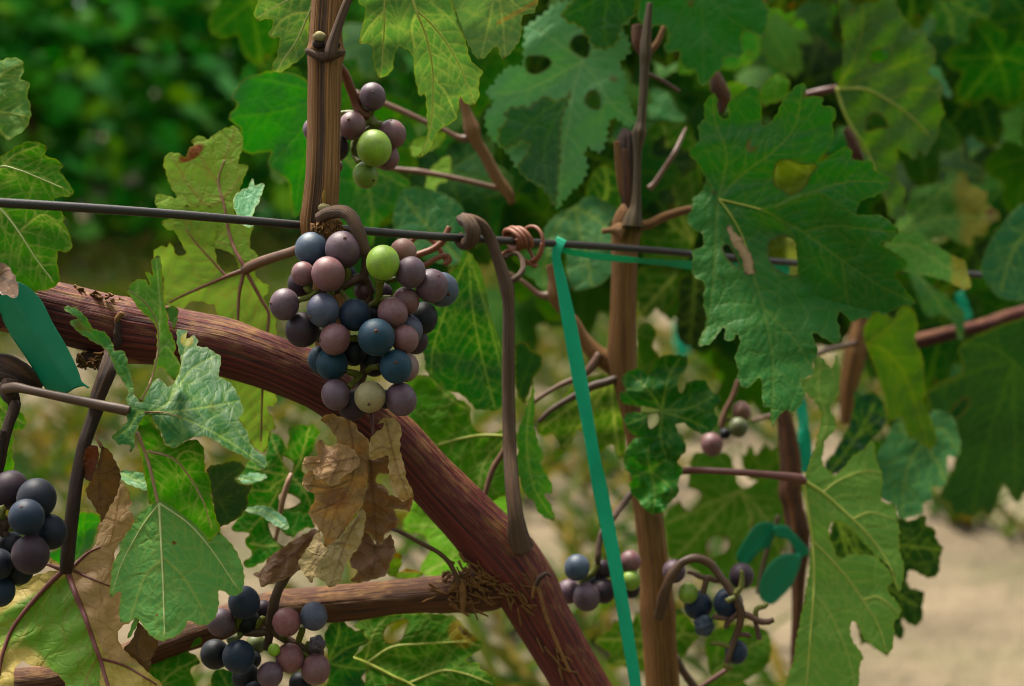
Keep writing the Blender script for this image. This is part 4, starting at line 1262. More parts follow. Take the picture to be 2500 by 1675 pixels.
m39 = leaf_mat((136, 176, 88), vein=(150, 110, 70), trans=.3, rough=.6, spec=.25, c2=(244, 222, 134), c3=(236, 196, 146), edge=(170, 140, 60), bump=.6, net=.12)
L39 = leaf(V1, [
    dict(c='I', d=.583, g=(.05, -.45), und=2.6, zones=(z_yellow, z_brown), bends=[((415, 820), (690, 1568), .15, .25)],
         outline=[(400, 840), (350, 818), (298, 752), (330, 748), (380, 790), (425, 800), (465, 795), (480, 770), (530, 730), (590, 690), (612, 640), (640, 520), (700, 420), (740, 340), (770, 268), (800, 300), (832, 335), (822, 345), (847, 400), (820, 440), (842, 470), (857, 530), (800, 600), (740, 700), (720, 850), (760, 900), (800, 1000), (830, 1150), (780, 1190), (753, 1230), (760, 1290), (800, 1340), (880, 1420), (960, 1490), (1040, 1568), (1120, 1720), (440, 1750), (432, 1620), (412, 1545), (370, 1500), (320, 1460), (260, 1440), (200, 1440), (150, 1410), (110, 1430), (90, 1470), (92, 1568), (60, 1720), (-100, 1720), (-150, 1400), (-100, 1100), (0, 1010), (95, 935), (200, 872), (330, 832)],
         veins=[[(415, 820), (330, 900), (200, 1040), (80, 1200), (20, 1350), (-10, 1500)], [(430, 830), (470, 950), (540, 1120), (610, 1320), (640, 1400), (690, 1568), (740, 1700)], [(460, 815), (560, 720), (700, 660), (800, 610)], [(470, 830), (600, 890), (720, 940)], [(640, 1390), (800, 1440), (1000, 1560)], [(615, 1400), (560, 1500), (520, 1620)], [(700, 655), (735, 500), (770, 300)]])],
    m39, res=4.2, side='back', wave=70, ribs=[(0, 'I', [(415, 820), (330, 900), (200, 1040), (80, 1200), (20, 1350), (-10, 1500)], (7, 4)), (0, 'I', [(430, 830), (470, 950), (540, 1120), (610, 1320), (640, 1400), (690, 1568), (740, 1700)], (8, 4)),
                                                  (0, 'I', [(455, 815), (560, 720), (640, 680)], (5, 2)), (0, 'I', [(640, 1392), (800, 1440), (1000, 1560)], (4, 2)), (0, 'I', [(470, 830), (600, 890), (700, 930)], (4, 1.5)), (0, 'I', [(400, 825), (350, 808), (300, 790)], (6, 4))],
    rib_mat=M_RIB_C, petiole=('I', [(420, 840, 40, .578), (430, 760, 45, .577), (440, 640, 46, .578), (460, 480, 44, .58), (485, 280, 42, .584), (515, 120, 42, .588), (545, 0, 42, .59), (590, -130, 44, .593), (630, -240, 48, .595)], .58, M_DARK),
    label='large half dead leaf, green and yellow turning tan')
mdry = leaf_mat((128, 92, 54), vein=(90, 60, 36), trans=.2, rough=.65, spec=.2, dry=True, edge=(90, 60, 34), net=.12, bump=.9, tip=(70, 44, 26), c2=(160, 126, 76))
mdry2 = leaf_mat((112, 58, 30), vein=(80, 44, 26), trans=.2, rough=.65, spec=.2, dry=True, edge=(90, 60, 34), net=.1, bump=.9)
mdry3 = leaf_mat((162, 116, 70), vein=(110, 76, 46), trans=.2, rough=.6, spec=.25, dry=True, edge=(90, 60, 34), net=.14, bump=.9)


def piece(parent, name, **kw):
    mat = kw.pop('mat')
    label = kw.pop('label', None)
    xyz, tri, at, uv, dep = patch(**kw)
    o = mesh_obj(name, xyz, tri[:, ::-1], mat, parent, at, uv)
    if label:
        o['label'] = label
    return o


piece(L39, 'curled_lobe', mat=mdry, c='I', d=.575, g=(.6, -.1), side='back', res=4, und=1.5, wave=40, bends=[((650, 50), (648, 510), -.5, .7)],
      outline=[(648, 36), (690, 60), (740, 140), (767, 200), (760, 290), (740, 360), (700, 420), (652, 525), (640, 480), (590, 410), (548, 335), (570, 280), (600, 210), (630, 130), (640, 80)], veins=[[(650, 50), (630, 250), (650, 500)]], seed=411)
piece(L39, 'curled_lobe', mat=mdry2, c='I', d=.583, g=(-.4, .2), res=5, und=1.5, wave=40, outline=[(545, 60), (600, 28), (632, 60), (622, 140), (582, 257), (535, 230), (528, 180)], seed=412)
piece(L39, 'curled_lobe', mat=mdry, c='I', d=.59, g=(.3, -.3), res=5, und=2, wave=40, outline=[(880, 1165), (920, 1200), (1002, 1258), (1000, 1320), (970, 1400), (932, 1505), (850, 1420), (790, 1335), (850, 1260)], veins=[[(900, 1180), (870, 1300), (900, 1450)]], seed=413)
tube('dry_tip', 'I', [(650, 45, 14, .575), (630, 10, 10, .575), (612, -20, 6, .576), (616, -40, 4, .577)], M_CANE2, L39, n=10, step=2, seed=414)
leaf(V1, [dict(c='I', d=.64, g=(0, -.3), outline=[(1000, 1330), (1060, 1332), (1170, 1308), (1200, 1340), (1252, 1380), (1272, 1420), (1218, 1460), (1232, 1520), (1255, 1600), (1200, 1700), (950, 1700), (945, 1480)], veins=[[(960, 1650), (1080, 1500), (1250, 1400)]]),
          dict(c='I', d=.642, outline=[(1180, 1290), (1282, 1256), (1272, 1302), (1200, 1322)])], leaf_mat((80, 142, 40), **G_BACK), res=5.5)
leaf(V1, [dict(c='I', d=.65, outline=[(1352, 1500), (1400, 1463), (1482, 1470), (1560, 1520), (1600, 1640), (1500, 1700), (1370, 1650)], veins=[[(1500, 1690), (1450, 1560), (1400, 1470)]])], leaf_mat((50, 110, 40), **G_TOP), res=5.5)
leaf(V1, [dict(c='I', d=.62, outline=[(472, 660), (478, 500), (502, 468), (545, 458), (600, 463), (642, 490), (620, 570), (592, 660), (545, 705), (500, 765), (468, 785)], veins=[[(480, 770), (535, 640), (530, 540), (545, 465)]]),
          dict(c='I', d=.622, outline=[(300, 750), (350, 700), (470, 670), (475, 780), (400, 800)])], leaf_mat((78, 152, 30), vein=(120, 175, 60), trans=.45), res=5)
leaf(V1, [dict(c='I', d=.63, g=(-.2, -.5), outline=[(768, 200), (860, 195), (940, 225), (1000, 300), (940, 318), (850, 295), (790, 265)], veins=[[(770, 215), (880, 255), (1000, 300)]])], leaf_mat((120, 168, 124), **G_TOP), res=5.5)

# leaves under and behind the cordon
m31 = leaf_mat((66, 132, 48), **G_BACK)
leaf(V1, [dict(c='T', d=.69, g=(.1, -.2), outline=[(240, 170), (300, 153), (342, 200), (365, 245), (380, 170), (378, 120), (440, 94), (500, 98), (552, 108), (577, 150), (550, 200), (532, 260), (500, 310), (460, 370), (485, 420), (562, 500), (540, 590), (520, 660), (545, 745), (480, 760), (402, 822), (350, 890), (280, 930), (200, 982), (130, 1012), (88, 980), (142, 920), (100, 850), (122, 790), (18, 772), (60, 680), (90, 650), (110, 560), (132, 480), (60, 430), (120, 332), (200, 330), (240, 260)],
              holes=[[(345, 300), (400, 330), (412, 365), (390, 398), (350, 350)], [(315, 550), (360, 533), (430, 560), (452, 590), (400, 622), (345, 628)], [(248, 730), (290, 738), (360, 800), (400, 818), (360, 872), (290, 832)]],
              veins=[[(388, 420), (250, 400), (100, 355)], [(388, 420), (300, 470), (240, 520), (135, 512)], [(388, 420), (450, 330), (510, 110)], [(388, 420), (310, 280), (270, 180)], [(388, 420), (480, 520), (540, 690)], [(320, 500), (240, 640), (120, 780)], [(140, 855), (260, 870), (400, 860)]])],
     m31, side='back', res=5.5, und=3.0, petiole=('T', [(396, 410, 14, .682), (375, 460, 17, .68), (345, 560, 19, .68), (325, 660, 16, .682), (305, 780, 13, .685), (280, 900, 12, .69)], .68, plain_mat('pink_petiole_skin', (176, 142, 116), (150, 116, 92), .5, .3)),
     label='deeply cut green leaf with pinkish stalk behind the dried leaf')
mblu = leaf_mat((72, 128, 92), **G_TOP)
leaf(V1, [dict(c='T', d=.672, g=(.1, -.8), outline=[(95, 642), (150, 618), (250, 620), (330, 668), (378, 732), (362, 772), (300, 742), (200, 680)], veins=[[(100, 642), (230, 655), (370, 755)]])], mblu, res=5)
leaf(V1, [dict(c='T', d=.676, g=(.1, -.8), outline=[(48, 440), (120, 403), (220, 415), (237, 440), (120, 472)], veins=[[(50, 440), (230, 438)]])], leaf_mat((104, 160, 120), **G_TOP), res=5)
m24 = leaf_mat((50, 106, 38), **G_TOP, c2=(92, 146, 60))
leaf(V1, [dict(c='F', d=.695, g=(.35, .1), zones=(lambda q: (q[:, 0] - 1380 - (q[:, 1] - 300) * .3) / 90, None), outline=[(1422, 295), (1480, 380), (1530, 520), (1560, 700), (1610, 850), (1640, 950), (1662, 1100), (1650, 1250), (1600, 1312), (1540, 1308), (1470, 1302), (1420, 1250), (1350, 1200), (1280, 1182), (1200, 1120), (1150, 1050), (1130, 950), (1080, 900), (1060, 700), (1100, 600), (1200, 500), (1300, 440), (1380, 360)],
              veins=[[(1425, 310), (1440, 600), (1490, 900), (1590, 1300)], [(1425, 310), (1300, 600), (1200, 900), (1180, 1080)], [(1430, 330), (1540, 700), (1640, 1080)]])], m24, res=5.5, und=3, label='dark green leaf hanging behind the hooked tendril')
leaf(V1, [dict(c='F', d=.715, g=(.1, -.2), outline=[(1040, 1100), (1150, 1090), (1270, 1058), (1290, 1150), (1340, 1230), (1400, 1260), (1432, 1300), (1430, 1380), (1480, 1440), (1560, 1462), (1650, 1430), (1722, 1440), (1730, 1600), (1720, 1750), (1650, 1850), (1560, 1900), (1480, 1960), (1400, 1850), (1250, 1690), (1100, 1500), (1000, 1330), (1000, 1200)],
              veins=[[(1660, 1480), (1520, 1470), (1380, 1490), (1200, 1540)], [(1660, 1480), (1500, 1350), (1320, 1250), (1200, 1130)], [(1660, 1490), (1520, 1650), (1470, 1900)]])], leaf_mat((92, 142, 56), **G_BACK, c2=(60, 110, 36)), side='back', res=6, und=3,
     ribs=[(0, 'F', [(1720, 1480), (1520, 1470), (1380, 1490), (1230, 1530)], (4, 2))], rib_mat=M_RIB_Y, petiole=('F', [(1655, 1480, 14, .705), (1650, 1560, 18, .70), (1580, 1680, 20, .70), (1540, 1800, 18, .70), (1525, 1870, 16, .70)], .7, M_STEM))
leaf(V1, [dict(c='J', d=.765, g=(0, -.6), outline=[(1000, 545), (1045, 450), (1080, 370), (1300, 380), (1500, 360), (1600, 300), (1720, 500), (1640, 800), (1400, 860), (1130, 860), (1118, 800), (1172, 700), (1132, 600), (1045, 592)], veins=[[(1680, 600), (1400, 560), (1030, 540)], [(1680, 600), (1400, 700), (1140, 850)]])], leaf_mat((128, 182, 84), **G_BACK), side='back', res=6.5, und=3)
leaf(V1, [dict(c='T', d=.69, outline=[(1005, 1040), (1050, 915), (1097, 935), (1092, 1010), (1062, 1062)], zones=(lambda q: (1000 - q[:, 1]) / 100, None)),
          dict(c='T', d=.685, g=(0, -.5), outline=[(1050, 1065), (1130, 1018), (1222, 1033), (1233, 1062), (1100, 1080)], zones=(lambda q: (1045 - q[:, 1]) / 25 + .4, None))], leaf_mat((130, 168, 40), **G_BACK, c2=(170, 130, 50)), res=5)
m26 = leaf_mat((78, 136, 60), **G_TOP)
leaf(V1, [dict(c='G', d=.69, g=(1.0, .1), bends=[((262, 1150), (390, 2000), -.4, .2)], outline=[(265, 1135), (240, 1250), (200, 1350), (170, 1450), (158, 1510), (170, 1560), (160, 1650), (180, 1750), (220, 1850), (270, 1900), (300, 1962), (360, 2007), (400, 2014), (402, 1988), (370, 1900), (338, 1850), (388, 1832), (370, 1750), (310, 1650), (332, 1600), (290, 1500), (270, 1400), (276, 1300)], veins=[[(262, 1150), (225, 1500), (270, 1800), (395, 2005)]])], m26, res=5.5, und=2.5)
m27 = leaf_mat((28, 72, 28), vein=(60, 96, 44), trans=.2)
leaf(V2, [dict(c='G', d=.74, g=(0, .5), outline=[(150, 900), (212, 876), (262, 930), (302, 950), (327, 1000), (310, 1060), (270, 1100), (250, 1180), (212, 1264), (170, 1220), (148, 1150)], veins=[[(170, 1210), (230, 1050), (270, 940)]])], m27, res=6)

# top left group
m6 = leaf_mat((96, 134, 82), **G_BACK)
leaf(V1, [dict(c='B', d=.625, g=(-.2, .1), outline=[(75, 130), (53, 80), (70, 20), (90, -40), (300, -200), (430, -100), (415, 60), (405, 150), (385, 330), (340, 380), (290, 420), (240, 455), (200, 462), (163, 432), (190, 370), (210, 300), (215, 240), (160, 248), (148, 215), (175, 160), (165, 125), (110, 128)],
              veins=[[(430, 20), (330, 250), (250, 370), (200, 450)], [(430, -60), (270, 0), (80, 112)], [(405, 80), (300, 90), (210, 150), (160, 235)]])], m6, side='back', res=4.8, und=2.5, ribs=[(0, 'B', [(430, 20), (330, 250), (250, 370), (205, 440)], (2.4, .9)), (0, 'B', [(400, -50), (270, 0), (90, 105)], (2.2, .8))], rib_mat=M_RIB_G)
m7 = leaf_mat((102, 140, 86), **G_BACK, c2=(150, 150, 70))
leaf(V1, [dict(c='B', d=.628, g=(.05, .25), bends=[((1020, -150), (1160, 900), .2, .25)], outline=[(715, 0), (760, 60), (755, 130), (735, 200), (727, 272), (800, 285), (810, 370), (848, 494), (900, 482), (935, 440), (950, 360), (975, 300), (1010, 305), (1060, 350), (1075, 440), (1090, 560), (1118, 620), (1140, 590), (1150, 680), (1160, 800), (1145, 920), (1110, 990), (1145, 992), (1180, 930), (1240, 830), (1290, 795), (1340, 760), (1360, 680), (1365, 610), (1400, 660), (1450, 672), (1485, 620), (1490, 520), (1507, 455), (1450, 400), (1415, 320), (1400, 250), (1370, 150), (1340, 80), (1300, -20), (1200, -250), (900, -250), (760, -150)],
              veins=[[(1020, -170), (1085, 60), (1150, 230), (1190, 420), (1195, 600), (1180, 800), (1125, 985)], [(1085, 60), (1200, 170), (1310, 320), (1390, 480), (1460, 665)], [(960, -140), (890, 0), (885, 150), (870, 400), (850, 488)], [(1080, 100), (1060, 180), (1075, 300)], [(1190, 480), (1280, 600), (1340, 740)], [(890, 60), (800, 160), (735, 260)]])],
     m7, side='back', res=4.5, und=2.4, quilt=1.0, bumpy=.9, ribs=[(0, 'B', [(1020, -170), (1085, 60), (1150, 230), (1190, 420), (1195, 600), (1180, 800), (1130, 970)], (3.6, 1)), (0, 'B', [(1085, 60), (1200, 170), (1310, 320), (1390, 480), (1450, 640)], (2.4, .8)), (0, 'B', [(960, -140), (890, 0), (885, 150), (870, 400), (850, 480)], (2.8, .8))], rib_mat=M_RIB_Y,
     label='pale underside of a long toothed leaf hanging right of the cane top')
m8 = leaf_mat((118, 152, 100), **G_BACK, c2=(176, 160, 90))
leaf(V1, [dict(c='B', d=.632, g=(.1, -.1), zones=(lambda q: .9 - np.abs((q[:, 1] - 130) - (q[:, 0] - 1640) * -.55) / 40 - (q[:, 0] < 1600), None), outline=[(1300, -20), (1330, 60), (1355, 160), (1390, 230), (1430, 300), (1450, 350), (1497, 382), (1530, 360), (1560, 330), (1600, 298), (1620, 350), (1650, 372), (1700, 330), (1740, 270), (1760, 190), (1770, 100), (1830, 84), (1852, 50), (1870, 0), (1800, -200), (1450, -200)],
              veins=[[(1600, -150), (1560, 100), (1500, 370)], [(1600, -150), (1640, 150), (1655, 360)], [(1600, -150), (1720, 30), (1840, 60)]])], m8, side='back', res=4.5, und=2.6)
m5 = leaf_mat((62, 128, 30), vein=(92, 150, 52), trans=.45, rough=.5, spec=.25)
leaf(V1, [dict(c='X', d=.72, g=(.1, .1), outline=[(557, 286), (580, 255), (563, 240), (578, 215), (600, 190), (640, 178), (680, 172), (740, 190), (800, 240), (840, 320), (800, 400), (748, 440), (742, 500), (716, 532), (710, 480), (700, 440), (653, 402), (662, 370), (610, 376), (583, 350), (586, 315)], veins=[[(800, 235), (690, 270), (560, 288)], [(800, 235), (710, 350), (660, 402)], [(800, 235), (740, 400), (720, 525)], [(800, 235), (700, 205), (610, 190)]])], m5, side='back', res=6.5, und=3)
leaf(V1, [dict(c='X', d=.80, g=(.1, .0), outline=[(830, 372), (900, 388), (962, 415), (1002, 450), (992, 500), (932, 540), (905, 605), (878, 580), (840, 560), (790, 520), (806, 440)], veins=[[(835, 380), (900, 460), (910, 590)], [(835, 380), (990, 455)]])], leaf_mat((58, 122, 34), **G_TOP), res=7)
leaf(V1, [dict(c='X', d=.78, g=(.1, -.3), outline=[(975, 470), (1020, 455), (1075, 470), (1125, 500), (1135, 560), (1120, 640), (1060, 640), (1000, 610), (960, 560)], veins=[[(1120, 630), (1050, 560), (985, 480)]])], leaf_mat((70, 128, 78), **G_TOP), res=7)
leaf(V1, [dict(c='B', d=.80, g=(.1, -.3), outline=[(1050, 920), (1130, 870), (1250, 850), (1290, 800), (1260, 900), (1200, 950), (1100, 1000), (1060, 980)]),
          dict(c='B', d=.81, g=(.1, -.5), outline=[(1180, 1080), (1290, 990), (1310, 1080), (1290, 1150), (1220, 1180), (1210, 1320), (1150, 1310), (1090, 1330), (1130, 1230)])], leaf_mat((140, 178, 92), **G_BACK), res=7)

# bottom centre
m29 = leaf_mat((78, 126, 44), **G_BACK, c2=(150, 130, 40), c3=(90, 54, 26))
z29 = lambda q: 1.2 - np.hypot((q[:, 0] - 1390) / 130, (q[:, 1] - 1230) / 130)
z29b = lambda q: 1.1 - np.hypot((q[:, 0] - 1400 - (q[:, 1] - 1220) * .8) / 50, (q[:, 1] - 1220) / 60)
leaf(V1, [dict(c='J', d=.695, g=(.1, -.35), zones=(z29, z29b), outline=[(690, 1190), (760, 1140), (900, 1110), (1150, 1105), (1280, 1110), (1340, 1128), (1400, 1200), (1450, 1240), (1503, 1290), (1500, 1332), (1430, 1382), (1398, 1400), (1430, 1420), (1503, 1418), (1490, 1452), (1590, 1520), (1602, 1570), (1560, 1700), (1200, 1850), (900, 1800), (780, 1650), (756, 1568), (770, 1480), (740, 1400), (690, 1392), (760, 1310), (780, 1270), (730, 1210)],
              holes=[[(878, 1240), (900, 1190), (950, 1160), (1032, 1148), (1010, 1230), (990, 1270), (940, 1297), (895, 1285)]],
              veins=[[(680, 1390), (790, 1430), (950, 1510), (1070, 1568), (1200, 1690)], [(770, 1420), (930, 1320), (1100, 1300), (1370, 1285), (1490, 1310)], [(1050, 1545), (1250, 1470), (1400, 1490), (1580, 1560)], [(760, 1410), (820, 1220), (900, 1130)]])],
     m29, side='back', res=5, und=2.8, ribs=[(0, 'J', [(680, 1390), (790, 1430), (950, 1510), (1070, 1568), (1200, 1690)], (5, 2)), (0, 'J', [(775, 1418), (930, 1320), (1100, 1300), (1370, 1285)], (3, 1)), (0, 'J', [(1050, 1545), (1250, 1470), (1400, 1490), (1560, 1550)], (2.6, 1))], rib_mat=M_RIB_Y,
     label='green leaf with a round hole and scorched corner under the arm')
m30 = leaf_mat((42, 98, 38), **G_TOP)
leaf(V1, [dict(c='J', d=.675, g=(.1, .1), outline=[(528, 1180), (600, 1153), (660, 1190), (700, 1212), (752, 1208), (755, 1250), (784, 1280), (720, 1330), (690, 1390), (762, 1420), (772, 1470), (738, 1510), (762, 1568), (740, 1700), (480, 1700), (530, 1500), (520, 1350), (500, 1280)], veins=[[(520, 1420), (640, 1330), (775, 1280)], [(520, 1420), (650, 1450), (765, 1460)], [(520, 1420), (580, 1280), (600, 1160)]])], m30, res=5, und=2)

# ------------------------------------------------------------------ leaves of the second vine
m9 = leaf_mat((104, 158, 102), vein=(140, 176, 116), trans=.25, rough=.55, spec=.28, bump=.35, edge=(110, 140, 70), edge_f=.25)
leaf(V2, [dict(c='M', d=.77, g=(.1, -.12), teeth=9.0, outline=[(1060, -110), (1110, -20), (1152, 58), (1192, 110), (1217, 200), (1215, 250), (1138, 340), (1185, 420), (1192, 490), (1168, 540), (1210, 600), (1240, 700), (1278, 784), (1250, 802), (1188, 818), (1160, 790), (1100, 740), (1070, 760), (1050, 830), (1040, 900), (1020, 960), (1000, 1012), (960, 1010), (900, 970), (868, 1010), (892, 1080), (890, 1150), (860, 1220), (830, 1270), (780, 1300), (740, 1350), (700, 1385), (690, 1434), (640, 1430), (600, 1340), (480, 1240), (370, 1160), (300, 1050), (200, 950), (130, 870), (103, 740), (150, 660), (172, 620), (122, 580), (135, 520), (182, 480), (188, 440), (240, 400), (280, 352), (380, 340), (400, 300), (400, 220), (405, 150), (410, 60), (480, 0), (560, -60), (700, -150), (960, -150)],
              holes=[[(425, 285), (520, 273), (590, 290), (612, 330), (570, 375), (490, 407), (428, 380)], [(790, 130), (880, 118), (907, 180), (890, 272), (850, 272), (765, 210)], [(900, 550), (950, 538), (987, 590), (980, 672), (920, 670), (877, 620)]],
              veins=[[(850, 310), (790, 520), (750, 750), (710, 1000), (680, 1400)], [(850, 310), (640, 430), (400, 540), (150, 560)], [(850, 310), (960, 450), (1080, 640), (1260, 790)], [(850, 310), (980, 200), (1150, 80)], [(845, 300), (700, 200), (500, 60)], [(780, 560), (600, 800), (300, 1000)]])],
     m9, res=6, und=4, wave=110, label='wide blue green leaf with three holes beyond the wire')
m9b = leaf_mat((44, 96, 32), vein=(86, 128, 52), trans=.25, rough=.55, spec=.3)
leaf(V2, [dict(c='M', d=.757, g=(.1, -.05), teeth=7.0, outline=[(213, 962), (208, 850), (225, 810), (267, 770), (248, 720), (300, 668), (400, 650), (450, 650), (520, 600), (590, 573), (622, 605), (700, 600), (775, 535), (720, 700), (690, 850), (690, 1000), (670, 1200), (660, 1350), (640, 1430), (560, 1300), (450, 1230), (363, 1150), (365, 1090), (405, 1050), (437, 990), (440, 950), (390, 930), (330, 960), (260, 987)], veins=[[(760, 550), (560, 700), (400, 840), (230, 970)], [(740, 600), (600, 850), (560, 1100), (640, 1420)]])], m9b, res=6, und=2)  # folded lobe of the leaf before; its shade is painted as dark green
leaf(V2, [dict(c='C', d=.752, g=(.1, .3), teeth=8.0, outline=[(455, 70), (520, 0), (600, -60), (800, -110), (930, -50), (925, 60), (880, 140), (835, 185), (800, 270), (735, 318), (650, 300), (600, 235), (555, 165), (500, 150), (448, 115)], veins=[[(760, -80), (720, 120), (735, 310)], [(760, -80), (600, 40), (460, 95)], [(760, -80), (840, 60), (860, 150)]])], m9b, res=6, und=2.5)
m10 = leaf_mat((62, 126, 54), vein=(88, 130, 66), trans=.25, rough=.58, spec=.22, bump=.35)
leaf(V2, [dict(c='C', d=.755, g=(.1, .05), outline=[(925, 95), (940, 30), (960, -60), (1100, -150), (1500, -150), (1700, -60), (1740, 20), (1778, 70), (1765, 110), (1755, 170), (1742, 240), (1680, 215), (1610, 203), (1600, 280), (1607, 330), (1570, 372), (1498, 365), (1470, 430), (1420, 480), (1390, 520), (1360, 544), (1320, 530), (1300, 460), (1240, 440), (1200, 390), (1190, 328), (1140, 338), (1098, 310), (1120, 240), (1110, 170), (1050, 163), (1010, 194), (960, 150)],
              veins=[[(1345, -100), (1345, 100), (1350, 300), (1355, 535)], [(1345, -100), (1450, 50), (1570, 150), (1735, 230)], [(1345, -100), (1230, 50), (1120, 280)], [(1350, 200), (1450, 300), (1570, 360)]])], m10, res=6, und=3, bumpy=1.0, label='dark green leaf at the top edge above the toothed leaf')
m11 = leaf_mat((56, 114, 48), vein=(112, 138, 72), trans=.22, rough=.56, spec=.24, bump=.4, edge=(130, 136, 64), edge_f=.35)
leaf(V2, [dict(c='N', d=.705, g=(-.05, -.15), bends=[((275, 800), (1520, 1460), -.25, -.45), ((275, 800), (615, 2200), .1, .1)],
              outline=[(183, 190), (240, 118), (262, 160), (265, 230), (300, 285), (340, 270), (330, 200), (350, 160), (400, 130), (460, 84), (500, 78), (537, 120), (550, 220), (550, 330), (600, 310), (650, 240), (690, 160), (740, 100), (800, 62), (832, 80), (840, 140), (932, 148), (940, 200), (1000, 208), (1022, 260), (1000, 330), (1010, 380), (990, 440), (960, 500), (905, 556), (940, 550), (1000, 510), (1080, 468), (1122, 490), (1130, 540), (1200, 555), (1247, 558), (1270, 610), (1330, 640), (1373, 692), (1350, 740), (1270, 780), (1190, 810), (1160, 860), (1148, 897), (1230, 900), (1310, 905), (1370, 945), (1418, 1000), (1400, 1040), (1360, 1070), (1307, 1085), (1360, 1120), (1430, 1165), (1473, 1200), (1465, 1240), (1403, 1280), (1440, 1340), (1480, 1400), (1533, 1452), (1510, 1477), (1440, 1485), (1390, 1510), (1330, 1540), (1270, 1515), (1230, 1562), (1180, 1560), (1130, 1582), (1100, 1560), (1050, 1520), (1030, 1562), (1040, 1610), (1052, 1690), (1030, 1728), (960, 1695), (880, 1655), (880, 1695), (902, 1755), (900, 1815), (870, 1845), (880, 1905), (840, 1935), (798, 1965), (822, 2045), (790, 2125), (740, 2157), (700, 2145), (650, 2195), (618, 2250), (603, 2195), (600, 2135), (558, 2125), (550, 2025), (540, 1945), (510, 1955), (470, 1995), (430, 2007), (393, 1945), (400, 1895), (373, 1805), (400, 1755), (410, 1695), (392, 1665), (370, 1695), (340, 1707), (308, 1685), (320, 1635), (300, 1625), (250, 1685), (210, 1725), (147, 1740), (143, 1705), (180, 1635), (190, 1545), (180, 1485), (175, 1415), (180, 1335), (118, 1295), (98, 1245), (110, 1185), (103, 1140), (130, 1115), (165, 1105), (175, 1065), (160, 1010), (120, 1000), (80, 960), (67, 920), (100, 870), (110, 790), (170, 750), (178, 698), (210, 700), (245, 760), (200, 690), (165, 620), (130, 560), (78, 510), (110, 460), (152, 420), (138, 340), (165, 300), (186, 290)],
              holes=[[(650, 570), (720, 553), (800, 580), (893, 585), (850, 650), (820, 720), (740, 768), (680, 740), (627, 690)], [(300, 1105), (330, 1093), (365, 1140), (395, 1200), (402, 1232), (360, 1212), (310, 1140)], [(598, 1080), (660, 1043), (720, 1045), (767, 1080), (772, 1160), (777, 1275), (720, 1283), (640, 1240), (598, 1180)]],
              veins=[[(275, 800), (580, 880), (810, 1010), (1060, 1190), (1300, 1350), (1525, 1462)], [(275, 800), (350, 900), (430, 1050), (500, 1300), (545, 1450), (590, 1650), (620, 1850), (615, 2235)], [(270, 810), (260, 930), (250, 1100), (240, 1300), (200, 1600), (150, 1730)], [(280, 790), (380, 680), (480, 600), (640, 480), (760, 330), (810, 75)], [(270, 785), (300, 690), (320, 500), (250, 300), (235, 130)], [(590, 880), (720, 800), (880, 750), (1100, 690), (1365, 692)], [(810, 1010), (1000, 970), (1300, 1000), (1410, 1010)], [(560, 1500), (760, 1700), (870, 1880)]]),
    dict(c='N', d=.694, g=(-.05, .32), outline=[(540, 868), (640, 850), (760, 800), (900, 760), (1040, 830), (1150, 896), (1230, 900), (1310, 905), (1370, 945), (1418, 1000), (1400, 1040), (1360, 1070), (1307, 1085), (1360, 1120), (1430, 1165), (1473, 1200), (1465, 1240), (1403, 1280), (1440, 1340), (1480, 1400), (1533, 1452), (1510, 1477), (1440, 1485), (1390, 1510), (1330, 1540), (1270, 1515), (1230, 1562), (1180, 1560), (1130, 1582), (1100, 1560), (1050, 1520), (1020, 1556), (930, 1490), (850, 1420), (790, 1340), (778, 1270), (772, 1160), (760, 1070), (700, 980), (620, 910)],
         veins=[[(545, 868), (810, 1010), (1060, 1190), (1300, 1350), (1525, 1462)], [(810, 1010), (1000, 970), (1300, 1000), (1410, 1010)], [(1060, 1190), (1080, 1350), (1110, 1560)]])],
     m11, res=5.0, und=3.5, wave=110, bumpy=1.2, quilt=.9, ribs=[(0, 'N', [(275, 800), (580, 880), (810, 1010), (950, 1110)], (3, 1.2)), (0, 'N', [(275, 800), (350, 900), (430, 1050), (480, 1220)], (2.4, 1))], rib_mat=M_RIB_Y,
     label='very large dark green leaf with holes and a pale scar')
big = [o for o in V2.children if o.get('label', '').startswith('very large')][0]
piece(big, 'scar', mat=leaf_mat((205, 170, 140), vein=(150, 100, 84), dry=True, trans=.1, rough=.8, edge=(120, 80, 60), net=.2), c='N', d=.6985, res=4, und=.4, outline=[(322, 975), (345, 965), (370, 1010), (420, 1050), (450, 1110), (480, 1160), (500, 1260), (485, 1280), (445, 1275), (430, 1210), (400, 1140), (365, 1090), (340, 1030)], seed=77)

